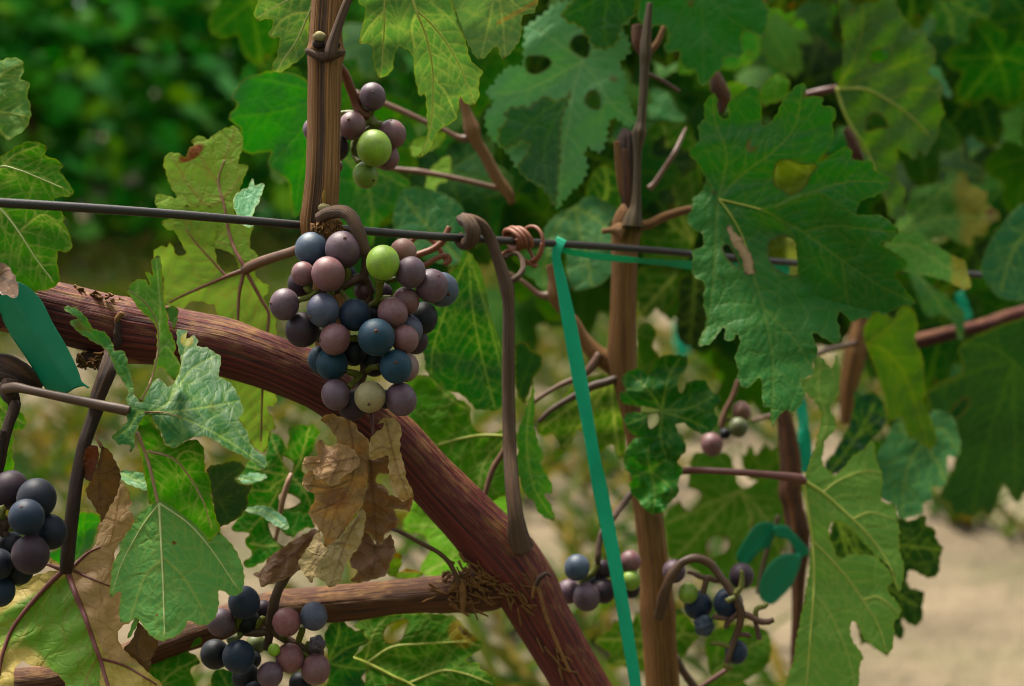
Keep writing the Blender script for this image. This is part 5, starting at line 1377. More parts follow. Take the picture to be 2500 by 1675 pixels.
m12 = leaf_mat((80, 118, 34), vein=(128, 146, 66), trans=.45, rough=.55, spec=.25, edge=(120, 120, 50))
leaf(V3, [dict(c='Q', d=.86, g=(.25, -.05), outline=[(370, 575), (385, 545), (400, 480), (410, 380), (415, 280), (400, 150), (380, 0), (370, -150), (600, -200), (720, -60), (760, 30), (800, 110), (850, 180), (862, 222), (920, 198), (947, 230), (950, 260), (990, 290), (1003, 340), (1000, 390), (970, 430), (948, 470), (1000, 500), (1042, 530), (1052, 590), (1033, 640), (1050, 690), (1063, 730), (1030, 780), (1020, 860), (990, 920), (960, 960), (940, 1004), (900, 960), (870, 1024), (830, 990), (760, 958), (772, 1000), (748, 1060), (770, 1150), (813, 1220), (800, 1280), (802, 1370), (740, 1402), (700, 1380), (690, 1300), (640, 1200), (620, 1110), (570, 1020), (520, 920), (460, 820), (420, 740), (388, 640)],
              holes=[[(575, 750), (620, 723), (680, 760), (692, 812), (640, 815), (568, 832)], [(590, 340), (640, 315), (702, 320), (700, 372), (640, 402), (588, 390)]],
              veins=[[(370, 568), (550, 570), (700, 640), (850, 750), (970, 880)], [(370, 570), (440, 760), (560, 950), (740, 1380)], [(372, 560), (470, 400), (530, 200), (540, -150)], [(372, 562), (600, 480), (860, 380), (995, 330)], [(700, 640), (860, 570), (1045, 580)]])],
     m12, side='back', res=6.5, und=3, ribs=[(0, 'Q', [(370, 568), (550, 570), (700, 640), (850, 750), (960, 860)], (4, 1.5)), (0, 'Q', [(370, 570), (440, 760), (560, 950), (640, 1150)], (4, 1.5))], rib_mat=M_RIB_Y, petiole=('Q', [(375, 562, 20, .855), (300, 578, 24, .855), (190, 600, 20, .86), (60, 640, 20, .87)], .855, M_REDSTEM),
     label='olive green leaf with two holes on a short red stalk')
leaf(V3, [dict(c='Q', d=1.02, g=(.2, -.3), zones=(lambda q: (q[:, 0] - 1020) / 300, lambda q: 1.15 - np.hypot((q[:, 0] - 1360) / 65, (q[:, 1] - 1380) / 75)), outline=[(735, 1480), (760, 1400), (830, 1290), (850, 1210), (950, 1180), (1060, 1150), (1070, 1088), (1130, 1090), (1202, 1108), (1210, 1160), (1290, 1210), (1335, 1228), (1330, 1290), (1403, 1358), (1402, 1402), (1350, 1430), (1320, 1500), (1240, 1510), (1243, 1563), (1150, 1550), (1050, 1500), (980, 1520), (900, 1560), (750, 1560)], veins=[[(745, 1500), (1000, 1400), (1380, 1380)], [(745, 1500), (950, 1300), (1180, 1110)]])],
     leaf_mat((72, 122, 36), **G_TOP, c2=(160, 152, 30), c3=(120, 72, 36)), res=8, und=4, label='yellowing leaf with a brown scorched tip at far side')
m14 = leaf_mat((104, 156, 78), **G_TOP, c2=(176, 170, 60))
leaf(V3, [dict(c='H', d=.805, g=(.2, -.35), zones=(lambda q: (q[:, 0] - 1330) / 160 + .2, None), outline=[(928, 250), (1010, 180), (1100, 170), (1250, 240), (1330, 300), (1452, 358), (1465, 420), (1494, 500), (1470, 543), (1400, 520), (1300, 475), (1180, 450), (1060, 420), (960, 330)], veins=[[(935, 250), (1150, 280), (1490, 510)]])], m14, res=7, und=3)
leaf(V3, [dict(c='H', d=.95, g=(.3, -.2), outline=[(1078, 358), (1130, 400), (1200, 480), (1300, 560), (1380, 620), (1444, 688), (1444, 865), (1410, 850), (1370, 750), (1300, 700), (1220, 722), (1170, 640), (1130, 540)], veins=[[(1085, 365), (1250, 570), (1435, 840)]])], leaf_mat((80, 134, 76), **G_TOP), res=7, und=3)
leaf(V3, [dict(c='H', d=.87, g=(.15, .1), outline=[(815, 770), (880, 690), (950, 700), (1000, 722), (1040, 660), (1112, 653), (1140, 720), (1150, 790), (1138, 870), (1170, 950), (1192, 1020), (1190, 1120), (1202, 1200), (1188, 1270), (1230, 1350), (1262, 1440), (1272, 1525), (1220, 1555), (1150, 1500), (1090, 1480), (1050, 1350), (980, 1382), (950, 1290), (930, 1200), (880, 1050), (840, 940), (810, 880)],
              veins=[[(815, 890), (930, 920), (1050, 1050), (1130, 1250), (1220, 1530)], [(815, 890), (950, 800), (1100, 665)]])], leaf_mat((88, 124, 30), vein=(130, 146, 56), trans=.5, rough=.55, spec=.25), side='back', res=6.5, und=3, label='long olive leaf hanging against the red old trunk')
leaf(V3, [dict(c='H', d=.95, g=(.1, .55), outline=[(1408, 932), (1440, 880), (1560, 820), (1640, 780), (1760, 740), (1850, 720), (2000, 800), (2000, 1500), (1900, 1800), (1830, 1842), (1790, 1896), (1750, 1872), (1720, 1812), (1690, 1790), (1670, 1862), (1650, 1922), (1608, 1986), (1560, 1952), (1498, 1990), (1440, 1972), (1400, 2001), (1370, 1962), (1350, 1902), (1287, 1872), (1310, 1802), (1345, 1740), (1380, 1660), (1400, 1560), (1370, 1480), (1330, 1420), (1250, 1330), (1203, 1220), (1210, 1188), (1300, 1130), (1400, 1090), (1442, 1050)],
              holes=[[(1350, 1352), (1400, 1280), (1460, 1233), (1472, 1260), (1440, 1320), (1380, 1367)]],
              veins=[[(1765, 1000), (1700, 1200), (1600, 1500), (1500, 1980)], [(1765, 1000), (1550, 1050), (1220, 1200)], [(1765, 1000), (1770, 1300), (1780, 1880)], [(1765, 1000), (1600, 900), (1440, 900)], [(1765, 1000), (1900, 1200), (1980, 1400)]])],
     leaf_mat((40, 84, 32), vein=(84, 116, 54), trans=.2, rough=.5, spec=.35), res=7, und=4, label='darkest green drooping leaf at the far edge')
m17 = leaf_mat((136, 176, 106), **G_BACK, c2=(150, 120, 60))
leaf(V3, [dict(c='L', d=.715, g=(.15, -.3), bends=[((425, 260), (430, 1560), .3, .1), ((425, 255), (1030, 950), .2, .2)],
              outline=[(425, 250), (460, 150), (490, 50), (525, -62), (535, -172), (490, -252), (430, -312), (391, -379), (480, -417), (487, -515), (540, -532), (600, -460), (630, -546), (655, -450), (645, -300), (600, -210), (628, -120), (615, -50), (562, 0), (550, 50), (545, 140), (580, 190), (625, 222), (680, 170), (740, 100), (800, 60), (862, -6), (880, 60), (890, 130), (917, 200), (932, 270), (920, 310), (910, 370), (950, 400), (1003, 408), (1010, 460), (1030, 540), (1043, 590), (1030, 610), (1035, 700), (1057, 760), (1062, 850), (1050, 930), (1030, 975), (1000, 900), (960, 820), (850, 700), (760, 600), (700, 540), (640, 515), (595, 540), (590, 620), (620, 690), (650, 745), (720, 730), (800, 725), (880, 740), (950, 790), (1003, 850), (990, 910), (958, 932), (970, 970), (1010, 1020), (1044, 1080), (1035, 1130), (1000, 1160), (1000, 1240), (990, 1330), (950, 1364), (900, 1340), (850, 1300), (800, 1250), (770, 1180), (730, 1158), (720, 1180), (725, 1250), (760, 1310), (803, 1380), (790, 1410), (780, 1480), (770, 1568), (700, 1700), (500, 1750), (250, 1750), (300, 1568), (350, 1430), (380, 1250), (410, 1100), (440, 950), (460, 800), (470, 640), (455, 500), (440, 380)],
              veins=[[(425, 255), (560, 345), (700, 470), (850, 620), (960, 780), (1030, 960)], [(425, 260), (450, 450), (480, 640), (490, 900), (470, 1200), (430, 1740)], [(480, 640), (600, 760), (720, 900), (800, 1020), (900, 1180), (955, 1355)], [(425, 252), (470, 120), (570, -100), (520, -300), (530, -500)], [(800, 1020), (900, 1000), (1040, 1110)], [(545, 330), (640, 260), (800, 190), (915, 205)], [(740, 500), (850, 460), (1000, 500)], [(488, 960), (600, 1120), (700, 1350), (750, 1560)]])],
     m17, side='back', res=4.8, und=2.4, quilt=1.2, bumpy=1.1, ribs=[(0, 'L', [(425, 255), (560, 345), (700, 470), (850, 620), (960, 780), (1025, 940)], (4.2, 1)), (0, 'L', [(425, 260), (450, 450), (480, 640), (490, 900), (470, 1200), (430, 1700)], (4, 1.2)), (0, 'L', [(480, 640), (600, 760), (720, 900), (800, 1020), (900, 1180), (945, 1320)], (2.6, .9)), (0, 'L', [(800, 1020), (900, 1000), (1030, 1100)], (1.8, .7)), (0, 'L', [(545, 335), (640, 260), (800, 200), (900, 200)], (2, .7)), (0, 'L', [(740, 500), (850, 460), (990, 500)], (2, .7))], rib_mat=M_RIB_Y,
     petiole=('L', [(430, 262, 24, .71), (400, 248, 34, .709), (360, 238, 32, .709), (200, 220, 24, .71), (0, 203, 22, .712), (-200, 192, 22, .718), (-340, 195, 24, .732), (-440, 205, 24, .742)], .71, M_REDSTEM), label='bright green deeply lobed leaf beside the teal bow')
leaf(V3, [dict(c='H', d=.85, g=(.2, .2), outline=[(742, 1186), (800, 1212), (850, 1188), (900, 1220), (932, 1270), (952, 1330), (940, 1400), (890, 1470), (862, 1500), (850, 1530), (760, 1600), (680, 1682), (610, 1722), (558, 1660), (620, 1570), (700, 1430), (735, 1330), (743, 1260)], veins=[[(600, 1700), (760, 1480), (880, 1260)], [(760, 1480), (930, 1350)]])], leaf_mat((34, 86, 52), **G_TOP), res=5.5, und=3, wave=35, bumpy=1.8)
leaf(V3, [dict(c='L', d=.88, g=(.2, -.4), outline=[(890, 250), (885, 100), (930, 20), (1000, -120), (1050, -162), (1090, -100), (1170, -20), (1230, -180), (1330, -182), (1400, -100), (1424, 50), (1403, 112), (1340, 108), (1335, 280), (1250, 300), (1253, 372), (1190, 400), (1182, 472), (1100, 490), (1028, 503), (1000, 410), (940, 390), (905, 330)], veins=[[(1180, 0), (1080, 200), (1050, 480)], [(1180, 0), (1280, 150), (1330, 270)], [(1180, 0), (1050, -60), (1040, -150)], [(1180, 0), (1300, -80), (1400, 60)]])], leaf_mat((80, 132, 84), **G_TOP), res=6, und=2.5, wave=75, bumpy=.8)
leaf(V3, [dict(c='L', d=.83, g=(.1, .6), outline=[(640, 505), (700, 530), (900, 520), (1040, 500), (1110, 510), (1160, 488), (1202, 483), (1210, 540), (1262, 568), (1265, 620), (1314, 690), (1290, 750), (1292, 830), (1260, 873), (1200, 870), (1110, 830), (1080, 880), (1100, 940), (1150, 948), (1193, 980), (1180, 1050), (1187, 1120), (1150, 1178), (1090, 1170), (1050, 1140), (1062, 1230), (1040, 1273), (1000, 1250), (960, 1372), (900, 1340), (820, 1290), (788, 1312), (770, 1200), (700, 1000), (650, 800), (600, 700), (585, 600)], veins=[[(640, 520), (900, 640), (1290, 700)], [(640, 520), (850, 850), (1150, 1060)], [(640, 520), (760, 900), (950, 1350)]])], leaf_mat((28, 66, 28), **G_TOP), res=6, und=3)
m22 = leaf_mat((50, 108, 46), **G_TOP)
leaf(V2, [dict(c='G', d=.725, g=(.1, -.1), outline=[(1080, 1318), (1000, 1290), (900, 1282), (828, 1260), (818, 1200), (852, 1180), (828, 1110), (880, 1058), (950, 1038), (1000, 1082), (1040, 1000), (1090, 968), (1150, 958), (1243, 968), (1240, 1050), (1200, 1100), (1188, 1170), (1220, 1202), (1240, 1140), (1310, 1118), (1370, 1130), (1400, 1180), (1452, 1220), (1463, 1270), (1418, 1300), (1443, 1370), (1410, 1440), (1350, 1463), (1280, 1430), (1230, 1400), (1180, 1398), (1188, 1440), (1230, 1500), (1243, 1568), (1200, 1600), (1100, 1640), (1000, 1600), (960, 1500), (900, 1462), (858, 1420), (843, 1350), (900, 1323), (1000, 1322)],
              holes=[[(1005, 1350), (1060, 1335), (1062, 1390), (1008, 1427)]], veins=[[(1085, 1310), (1000, 1180), (900, 1090)], [(1085, 1310), (1130, 1100), (1200, 980)], [(1085, 1310), (1250, 1300), (1420, 1220)], [(1090, 1320), (1250, 1370), (1380, 1430)], [(1085, 1320), (1080, 1500), (1120, 1625)], [(1080, 1318), (960, 1360), (870, 1400)]])], m22, res=5, und=4, wave=50, bumpy=1.1, label='small young leaf with rounded lobes near the tan cane')
leaf(V2, [dict(c='K', d=.72, g=(.1, -.3), outline=[(858, 60), (900, 0), (960, -22), (1080, -10), (1200, 0), (1233, 60), (1188, 130), (1223, 190), (1190, 260), (1193, 340), (1130, 400), (1100, 453), (1030, 472), (970, 430), (938, 390), (900, 350), (878, 290), (892, 240), (848, 160)], veins=[[(1010, 190), (1000, 60), (1080, 0)], [(1010, 190), (1120, 120), (1220, 60)], [(1010, 190), (1040, 320), (1030, 460)], [(1010, 190), (900, 240)], [(1010, 190), (1120, 280), (1180, 350)]])], leaf_mat((62, 126, 46), **G_TOP), res=4.8, und=6, wave=40, bumpy=1.8, label='crumpled small bright leaf over the tan cane')
for dct, mt in [
    (dict(c='G', d=.80, g=(.1, .0), outline=[(300, 1400), (340, 1350), (430, 1260), (520, 1150), (620, 1100), (760, 1100), (830, 1300), (850, 1500), (852, 1602), (810, 1612), (770, 1530), (720, 1552), (690, 1584), (640, 1500), (560, 1430), (520, 1500), (450, 1564), (410, 1500), (380, 1460), (330, 1482), (287, 1450)], veins=[[(760, 1120), (560, 1250), (310, 1430)], [(760, 1120), (640, 1300), (460, 1550)], [(760, 1120), (780, 1350), (810, 1600)]]), ((78, 116, 34), G_BACK)),
    (dict(c='G', d=.86, outline=[(940, 1060), (928, 800), (990, 748), (1052, 800), (1030, 900), (1082, 980), (1050, 1000), (1000, 1082)]), ((70, 112, 34), G_BACK)),
    (dict(c='G', d=.86, g=(.1, -.4), outline=[(350, 130), (420, 60), (540, 0), (640, -60), (760, 0), (862, 60), (758, 110), (770, 180), (832, 240), (798, 300), (812, 380), (780, 430), (700, 500), (600, 542), (520, 540), (480, 440), (470, 300), (360, 280), (328, 220)], veins=[[(530, 5), (560, 150), (600, 300), (640, 520)], [(530, 5), (680, 100), (820, 240)], [(530, 5), (430, 120), (350, 240)]]), ((72, 124, 78), G_TOP)),
    (dict(c='G', d=.84, g=(.1, -.3), outline=[(200, 300), (300, 285), (370, 280), (412, 330), (420, 400), (390, 480), (360, 563), (320, 550), (260, 470), (198, 430)], veins=[[(370, 285), (330, 420), (350, 550)]]), ((84, 142, 76), G_TOP)),
    (dict(c='C', d=.88, g=(.1, .6), outline=[(598, 1300), (620, 1150), (700, 1048), (780, 1090), (852, 1200), (830, 1240), (852, 1340), (872, 1400), (800, 1422), (680, 1380)], veins=[[(690, 1360), (740, 1200), (720, 1060)]]), ((36, 78, 32), G_TOP)),
    (dict(c='C', d=.95, g=(.1, .1), outline=[(990, 830), (1100, 778), (1240, 790), (1300, 900), (1330, 1100), (1342, 1300), (1300, 1500), (1250, 1650), (1100, 1692), (980, 1650), (958, 1400), (1000, 1200), (978, 1000)], veins=[[(1300, 1560), (1180, 1300), (1100, 800)], [(1300, 1560), (1120, 1400), (990, 1200)]]), ((62, 110, 34), G_BACK)),
    (dict(c='C', d=1.0, g=(.1, -.4), outline=[(1008, 570), (1060, 558), (1130, 600), (1190, 700), (1243, 760), (1180, 800), (1080, 832), (1008, 800), (998, 700)]), ((96, 156, 98), G_TOP)),
    (dict(c='C', d=1.0, g=(.1, -.6), outline=[(1040, 330), (1100, 300), (1160, 360), (1190, 430), (1120, 480), (1060, 500), (1040, 420)]), ((140, 190, 120), G_TOP)),
    (dict(c='C', d=.98, outline=[(580, 980), (680, 950), (770, 1010), (740, 1060), (650, 1110), (600, 1080)]), ((130, 160, 34), G_BACK)),
    (dict(c='C', d=1.0, outline=[(500, 1200), (560, 1180), (600, 1230), (570, 1290), (520, 1300)]), ((120, 160, 40), G_BACK)),
    (dict(c='C', d=1.05, g=(.1, -.2), outline=[(0, 1240), (60, 1180), (180, 1220), (260, 1300), (280, 1400), (200, 1480), (80, 1480), (-40, 1420)], veins=[[(0, 1250), (240, 1440)]]), ((72, 124, 34), G_BACK)),
    (dict(c='K', d=.82, g=(.1, -.1), outline=[(657, 1270), (700, 1240), (770, 1200), (788, 1148), (890, 1172), (920, 1098), (952, 1110), (1000, 1200), (1190, 1120), (1240, 1113), (1282, 1160), (1333, 1240), (1280, 1300), (1230, 1370), (1170, 1442), (1100, 1460), (950, 1473), (850, 1450), (758, 1432), (738, 1390), (762, 1370), (700, 1320)], veins=[[(1080, 1300), (900, 1270), (670, 1275)], [(1080, 1300), (1200, 1240), (1325, 1240)], [(1080, 1300), (900, 1400), (770, 1425)], [(1080, 1300), (980, 1200), (930, 1110)]]), ((82, 124, 50), G_BACK)),
    (dict(c='K', d=.84, g=(.1, -.1), outline=[(1378, 1250), (1450, 1198), (1600, 1178), (1700, 1190), (1772, 1230), (1783, 1330), (1770, 1422), (1700, 1482), (1600, 1543), (1500, 1563), (1400, 1482), (1367, 1350)], veins=[[(1400, 1500), (1550, 1380), (1760, 1250)], [(1400, 1500), (1600, 1500)]]), ((90, 134, 64), G_BACK)),
    (dict(c='K', d=.86, g=(.1, -.1), outline=[(1330, 1560), (1420, 1520), (1500, 1498), (1602, 1528), (1640, 1600), (1620, 1700), (1300, 1700)], veins=[[(1340, 1690), (1590, 1540)]]), ((94, 140, 66), G_BACK)),
    (dict(c='K', d=.90, g=(.1, -.2), outline=[(1098, 480), (1180, 400), (1250, 300), (1280, 100), (1400, 78), (1522, 100), (1600, 300), (1830, 200), (1902, 400), (1850, 700), (1780, 902), (1600, 952), (1400, 900), (1250, 800), (1150, 782), (1118, 650)], holes=[[(1370, 680), (1400, 630), (1460, 608), (1512, 640), (1500, 700), (1440, 742), (1378, 752)], [(1188, 340), (1260, 308), (1333, 340), (1310, 422), (1240, 442)]], veins=[[(1590, 320), (1450, 450), (1300, 620), (1160, 760)], [(1590, 320), (1400, 400), (1130, 520)], [(1590, 320), (1650, 500), (1620, 930)], [(1590, 320), (1750, 500), (1830, 700)]]), ((96, 142, 66), G_BACK)),
    (dict(c='K', d=.97, g=(.1, -.1), outline=[(1580, 0), (1605, 100), (1650, 28), (1690, 90), (1740, 20), (1790, 60), (1830, 30), (1840, 250), (1650, 252), (1600, 150)]), ((92, 130, 52), G_BACK)),
    (dict(c='G', d=.92, g=(.1, .6), outline=[(1200, 480), (1300, 440), (1370, 560), (1380, 700), (1330, 850), (1250, 900), (1180, 820), (1190, 650)], veins=[[(1300, 460), (1270, 880)]]), ((26, 58, 24), G_TOP)),
    (dict(c='G', d=.95, g=(.1, .0), outline=[(930, 420), (1100, 400), (1220, 430), (1200, 560), (1150, 640), (1100, 700), (1050, 660), (990, 720), (930, 640)], veins=[[(1180, 440), (960, 690)]]), ((62, 104, 32), G_BACK)),
    (dict(c='Q', d=1.08, g=(.1, .1), outline=[(940, 0), (1000, 100), (990, 200), (1040, 330), (1150, 342), (1200, 270), (1330, 130), (1363, 30), (1300, -100), (1000, -120)], veins=[[(1000, -60), (1100, 120), (1120, 330)], [(1000, -60), (1200, 60), (1330, 110)]]), ((38, 96, 40), G_TOP)),
    (dict(c='Q', d=1.2, g=(.1, -.3), outline=[(1078, 1000), (1120, 850), (1200, 798), (1350, 800), (1450, 900), (1502, 1000), (1470, 1100), (1402, 1172), (1330, 1150), (1250, 1110), (1150, 1082)], veins=[[(1460, 920), (1280, 960), (1100, 1010)]]), ((58, 112, 78), G_TOP)),
    (dict(c='Q', d=.855, g=(.1, -.2), outline=[(1330, 1580), (1450, 1400), (1568, 1290), (1700, 1350), (1720, 1700), (1600, 1900), (1420, 1900), (1300, 1750)], veins=[[(1650, 1400), (1500, 1600), (1420, 1850)]]), ((60, 114, 72), G_TOP)),
    (dict(c='Q', d=1.12, outline=[(1215, 500), (1285, 436), (1330, 500), (1305, 592), (1222, 612), (1148, 560), (1150, 518)], zones=(lambda q: (q[:, 0] - 1215) / 60, None)), ((130, 160, 70), dict(G_BACK, c2=(230, 150, 130)))),
    (dict(c='Q', d=.95, outline=[(950, 440), (1020, 420), (1060, 500), (1115, 620), (1090, 635), (1040, 580), (980, 500)]), ((96, 150, 120), G_TOP)),
    (dict(c='Q', d=1.0, outline=[(-40, 30), (20, -60), (90, -40), (108, 80), (80, 140), (20, 120)]), ((126, 190, 90), G_BACK)),
    (dict(c='Q', d=1.0, outline=[(80, 160), (130, 110), (190, 160), (150, 190)]), ((100, 170, 50), G_BACK)),
    (dict(c='N', d=.84, outline=[(320, 60), (440, 60), (460, 120), (380, 190), (330, 140)]), ((110, 160, 60), G_BACK)),
    (dict(c='N', d=.84, outline=[(540, 110), (600, 20), (680, 0), (730, 60), (700, 150), (620, 190), (550, 200)]), ((96, 150, 56), G_BACK)),
    (dict(c='N', d=.82, outline=[(560, 540), (700, 500), (960, 520), (960, 660), (860, 800), (680, 800), (580, 720)]), ((104, 120, 24), G_BACK)),
    (dict(c='N', d=.90, outline=[(560, 1020), (700, 1010), (820, 1040), (820, 1300), (700, 1310), (580, 1260)], zones=(lambda q: (q[:, 0] - 680) / 60, None)), ((90, 104, 30), dict(G_BACK, c2=(190, 205, 110)))),
]:
    md = dict(mt[1])
    par = V3 if nat(dct['c'], dct['outline'])[:, 0].mean() > 1780 else V2
    leaf(par, [dct], leaf_mat(mt[0], **md), res=7.0, und=3.0, side='back' if mt[1] is G_BACK else 'top')

# ------------------------------------------------------------------ further canopy of the row, leaf by leaf, sharing a few meshes
def generic_leaf_mesh(seed):
    r = np.random.RandomState(seed)
    na, nr_ = 72, 6
    th = np.linspace(-np.pi, np.pi, na, endpoint=False)
    lob = np.zeros(na)
    for a, l, w in ((0, 1.0, .34), (.98, .88, .32), (-.98, .88, .32), (1.95, .66, .36), (-1.95, .66, .36)):
        l *= r.uniform(.9, 1.1)
        dd = np.abs((th - a + np.pi) % (2 * np.pi) - np.pi)
        lob = np.maximum(lob, l * np.exp(-(dd / (w * 2.2)) ** 2))
    rad = np.maximum(lob, 0.47)
    rad *= 1 - 0.75 * np.exp(-((np.abs(th) - np.pi) / .28) ** 2)
    rad *= 1 + 0.07 * (np.abs(((th * 4.6 + r.uniform(0, 1)) % 1) - .5) * 2 - .5) + r.normal(0, .012, na)
    f = sines(2, 9, seed, 2.2)
    V, U, ve, ed = [], [], [], []
    V.append((0, 0, 0)); ve.append(1); ed.append(0)
    for k in range(1, nr_ + 1):
        u = k / nr_
        for a, q in zip(th, rad):
            x, y = math.sin(a) * q * u, math.cos(a) * q * u
            V.append((x, y, 0)); ed.append(0.3 if k == nr_ else 0)
            dm = min(abs((a - b + np.pi) % (2 * np.pi) - np.pi) for b in (0, .98, -.98, 1.95, -1.95)) * q * u
            ve.append(math.exp(-(dm / .02) ** 2) * .55)
    V = np.array(V)
    rr = np.hypot(V[:, 0], V[:, 1])
    V[:, 2] = f(V[:, :2]) * .09 - 0.22 * np.abs(V[:, 0]) ** 1.3 - .18 * V[:, 1] * np.abs(V[:, 1]) * r.uniform(.3, 1) + (np.array(ve) < .4) * .01
    F = [(0, 1 + j, 1 + (j + 1) % na) for j in range(na)]
    for k in range(nr_ - 1):
        o = 1 + k * na
        F += [(o + j, o + na + j, o + na + (j + 1) % na, o + (j + 1) % na) for j in range(na)]
    me = bpy.data.meshes.new('leaf')
    me.from_pydata(V.tolist(), [], F)
    for k, v in (('vein', ve), ('edge', ed), ('tip', np.zeros(len(V))), ('zone2', np.zeros(len(V)) - 1), ('zone3', np.zeros(len(V)) - 1)):
        a = me.attributes.new(k, 'FLOAT', 'POINT')
        a.data.foreach_set('value', np.asarray(v, np.float32))
    uvl = me.uv_layers.new(name='UVMap')
    li = np.empty(len(me.loops), np.int32)
    me.loops.foreach_get('vertex_index', li)
    uvl.data.foreach_set('uv', (V[:, :2] * .06 + 1)[li].astype(np.float32).ravel())
    me.polygons.foreach_set('use_smooth', np.ones(len(me.polygons), bool))
    me.materials.append(leaf_mat(None, vein=(110, 140, 70), trans=.35, rough=.68, spec=.06, bump=.35))
    return me


GEN = [generic_leaf_mesh(200 + i) for i in range(7)]
GCOL = [(30, 78, 22), (22, 58, 18), (44, 98, 28), (34, 82, 34), (54, 100, 22), (18, 48, 15), (44, 94, 46), (64, 110, 26)]


def fill(parent, n, box, dr, seed, size=(.035, .055), cols=GCOL, down=0.0):
    r = np.random.RandomState(seed)
    for i in range(n):
        px, py, d = r.uniform(box[0], box[2]), r.uniform(box[1], box[3]), r.uniform(*dr)
        o = bpy.data.objects.new('leaf', r.choice(GEN) if False else GEN[r.randint(len(GEN))])
        nn = Vector((r.normal(0, .45), -1.0, r.normal(.25 - down, .45))).normalized()
        tip = Vector((r.normal(0, .6), 0, -1))
        y = (tip - nn * tip.dot(nn)).normalized()
        x = y.cross(nn)
        M = Matrix((x, y, nn)).transposed().to_4x4()
        s = r.uniform(*size)
        o.matrix_world = Matrix.Translation(Vector(P(px, py, d))) @ M @ Matrix.Scale(s, 4)
        c = cols[r.randint(len(cols))]
        v = r.uniform(.85, 1.15)
        o.color = tuple(k * v for k in alb(c)[:3]) + (1,)
        COL.objects.link(o)
        o.parent = parent
        o.location = o.location - parent.location


fill(V2, 75, (1130, -150, 1750, 560), (.92, 1.25), 1)
fill(V3, 85, (1650, -150, 2650, 900), (1.0, 1.6), 2, (.04, .062))
fill(V3, 26, (2150, 700, 2650, 1120), (1.05, 1.5), 3)
fill(V2, 16, (830, 330, 1180, 640), (.85, 1.15), 4, cols=GCOL[2:5] + GCOL[6:])
fill(V1, 10, (600, -60, 1150, 330), (.85, 1.1), 5, cols=GCOL[2:5])
fill(V2, 12, (1180, 560, 1760, 760), (.95, 1.25), 6)
# unseen leaves added above the frame to shade the fruit zone
fill(V2, 60, (1000, -1100, 2500, -200), (.75, 1.4), 7, (.045, .065))

# ------------------------------------------------------------------ grapes
_gm = []
for i in range(8):
    bm = bmesh.new()
    bmesh.ops.create_uvsphere(bm, u_segments=40, v_segments=24, radius=1.0)
    f = sines(3, 10, 300 + i, 1.1)
    for v in bm.verts:
        v.co *= 1 + 0.02 * float(f(np.array(v.co)[None, :])[0])
        v.co.z *= 1.03
    me = bpy.data.meshes.new('grape')
    bm.to_mesh(me)
    bm.free()
    me.polygons.foreach_set('use_smooth', np.ones(len(me.polygons), bool))
    me.materials.append(M_GREENGRAPE if i == 4 else M_GRAPE if i < 4 else M_DARKGRAPE)
    _gm.append(me)


def shrivel_mesh(seed):
    bm = bmesh.new()
    bmesh.ops.create_uvsphere(bm, u_segments=48, v_segments=30, radius=1.0)
    V = np.array([v.co for v in bm.verts])
    f1, f2 = sines(3, 8, seed, 2.2), sines(3, 10, seed + 1, 5.0)
    k = 1 - 0.35 * np.abs(f1(V)) - 0.22 * np.abs(f2(V))
    for v, s in zip(bm.verts, k):
        v.co *= s
    me = bpy.data.meshes.new('grape')
    bm.to_mesh(me)
    bm.free()
    me.polygons.foreach_set('use_smooth', np.ones(len(me.polygons), bool))
    me.materials.append(M_GRAPE)
    return me


SHR = shrivel_mesh(5)
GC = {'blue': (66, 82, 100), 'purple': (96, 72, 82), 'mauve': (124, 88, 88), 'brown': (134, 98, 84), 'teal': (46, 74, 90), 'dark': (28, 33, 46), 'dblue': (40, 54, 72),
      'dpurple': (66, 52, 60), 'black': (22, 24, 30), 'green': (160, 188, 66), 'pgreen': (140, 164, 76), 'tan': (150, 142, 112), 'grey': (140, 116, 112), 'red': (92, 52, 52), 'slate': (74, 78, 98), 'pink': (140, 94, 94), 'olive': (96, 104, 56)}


def sphere_scar(parent, pos, rad, dirv):
    dirv = dirv / np.linalg.norm(dirv)
    u = np.cross(dirv, [0.3, 0.5, 0.8])
    u /= np.linalg.norm(u)
    w = np.cross(dirv, u)
    V, F = [], []
    rings = [(0.0, .045), (.035, .05), (.065, .02), (.10, -.012)]
    V.append(pos + dirv * rad * (1.0 + .05))
    for rr, h in rings[1:]:
        for j in range(10):
            a = j * .6283
            ir = rr * (1 + .15 * math.sin(3 * a + rad * 1e5))
            V.append(pos + rad * ((math.sqrt(max(0, 1 - ir * ir)) + h) * dirv + ir * (math.cos(a) * u + math.sin(a) * w)))
    F += [(0, 1 + j, 1 + (j + 1) % 10) for j in range(10)]
    for k in range(2):
        o = 1 + 10 * k
        F += [(o + j, o + 10 + j, o + 10 + (j + 1) % 10, o + (j + 1) % 10) for j in range(10)]
    mesh_obj('scar', np.array(V), F, M_SCAR, parent)


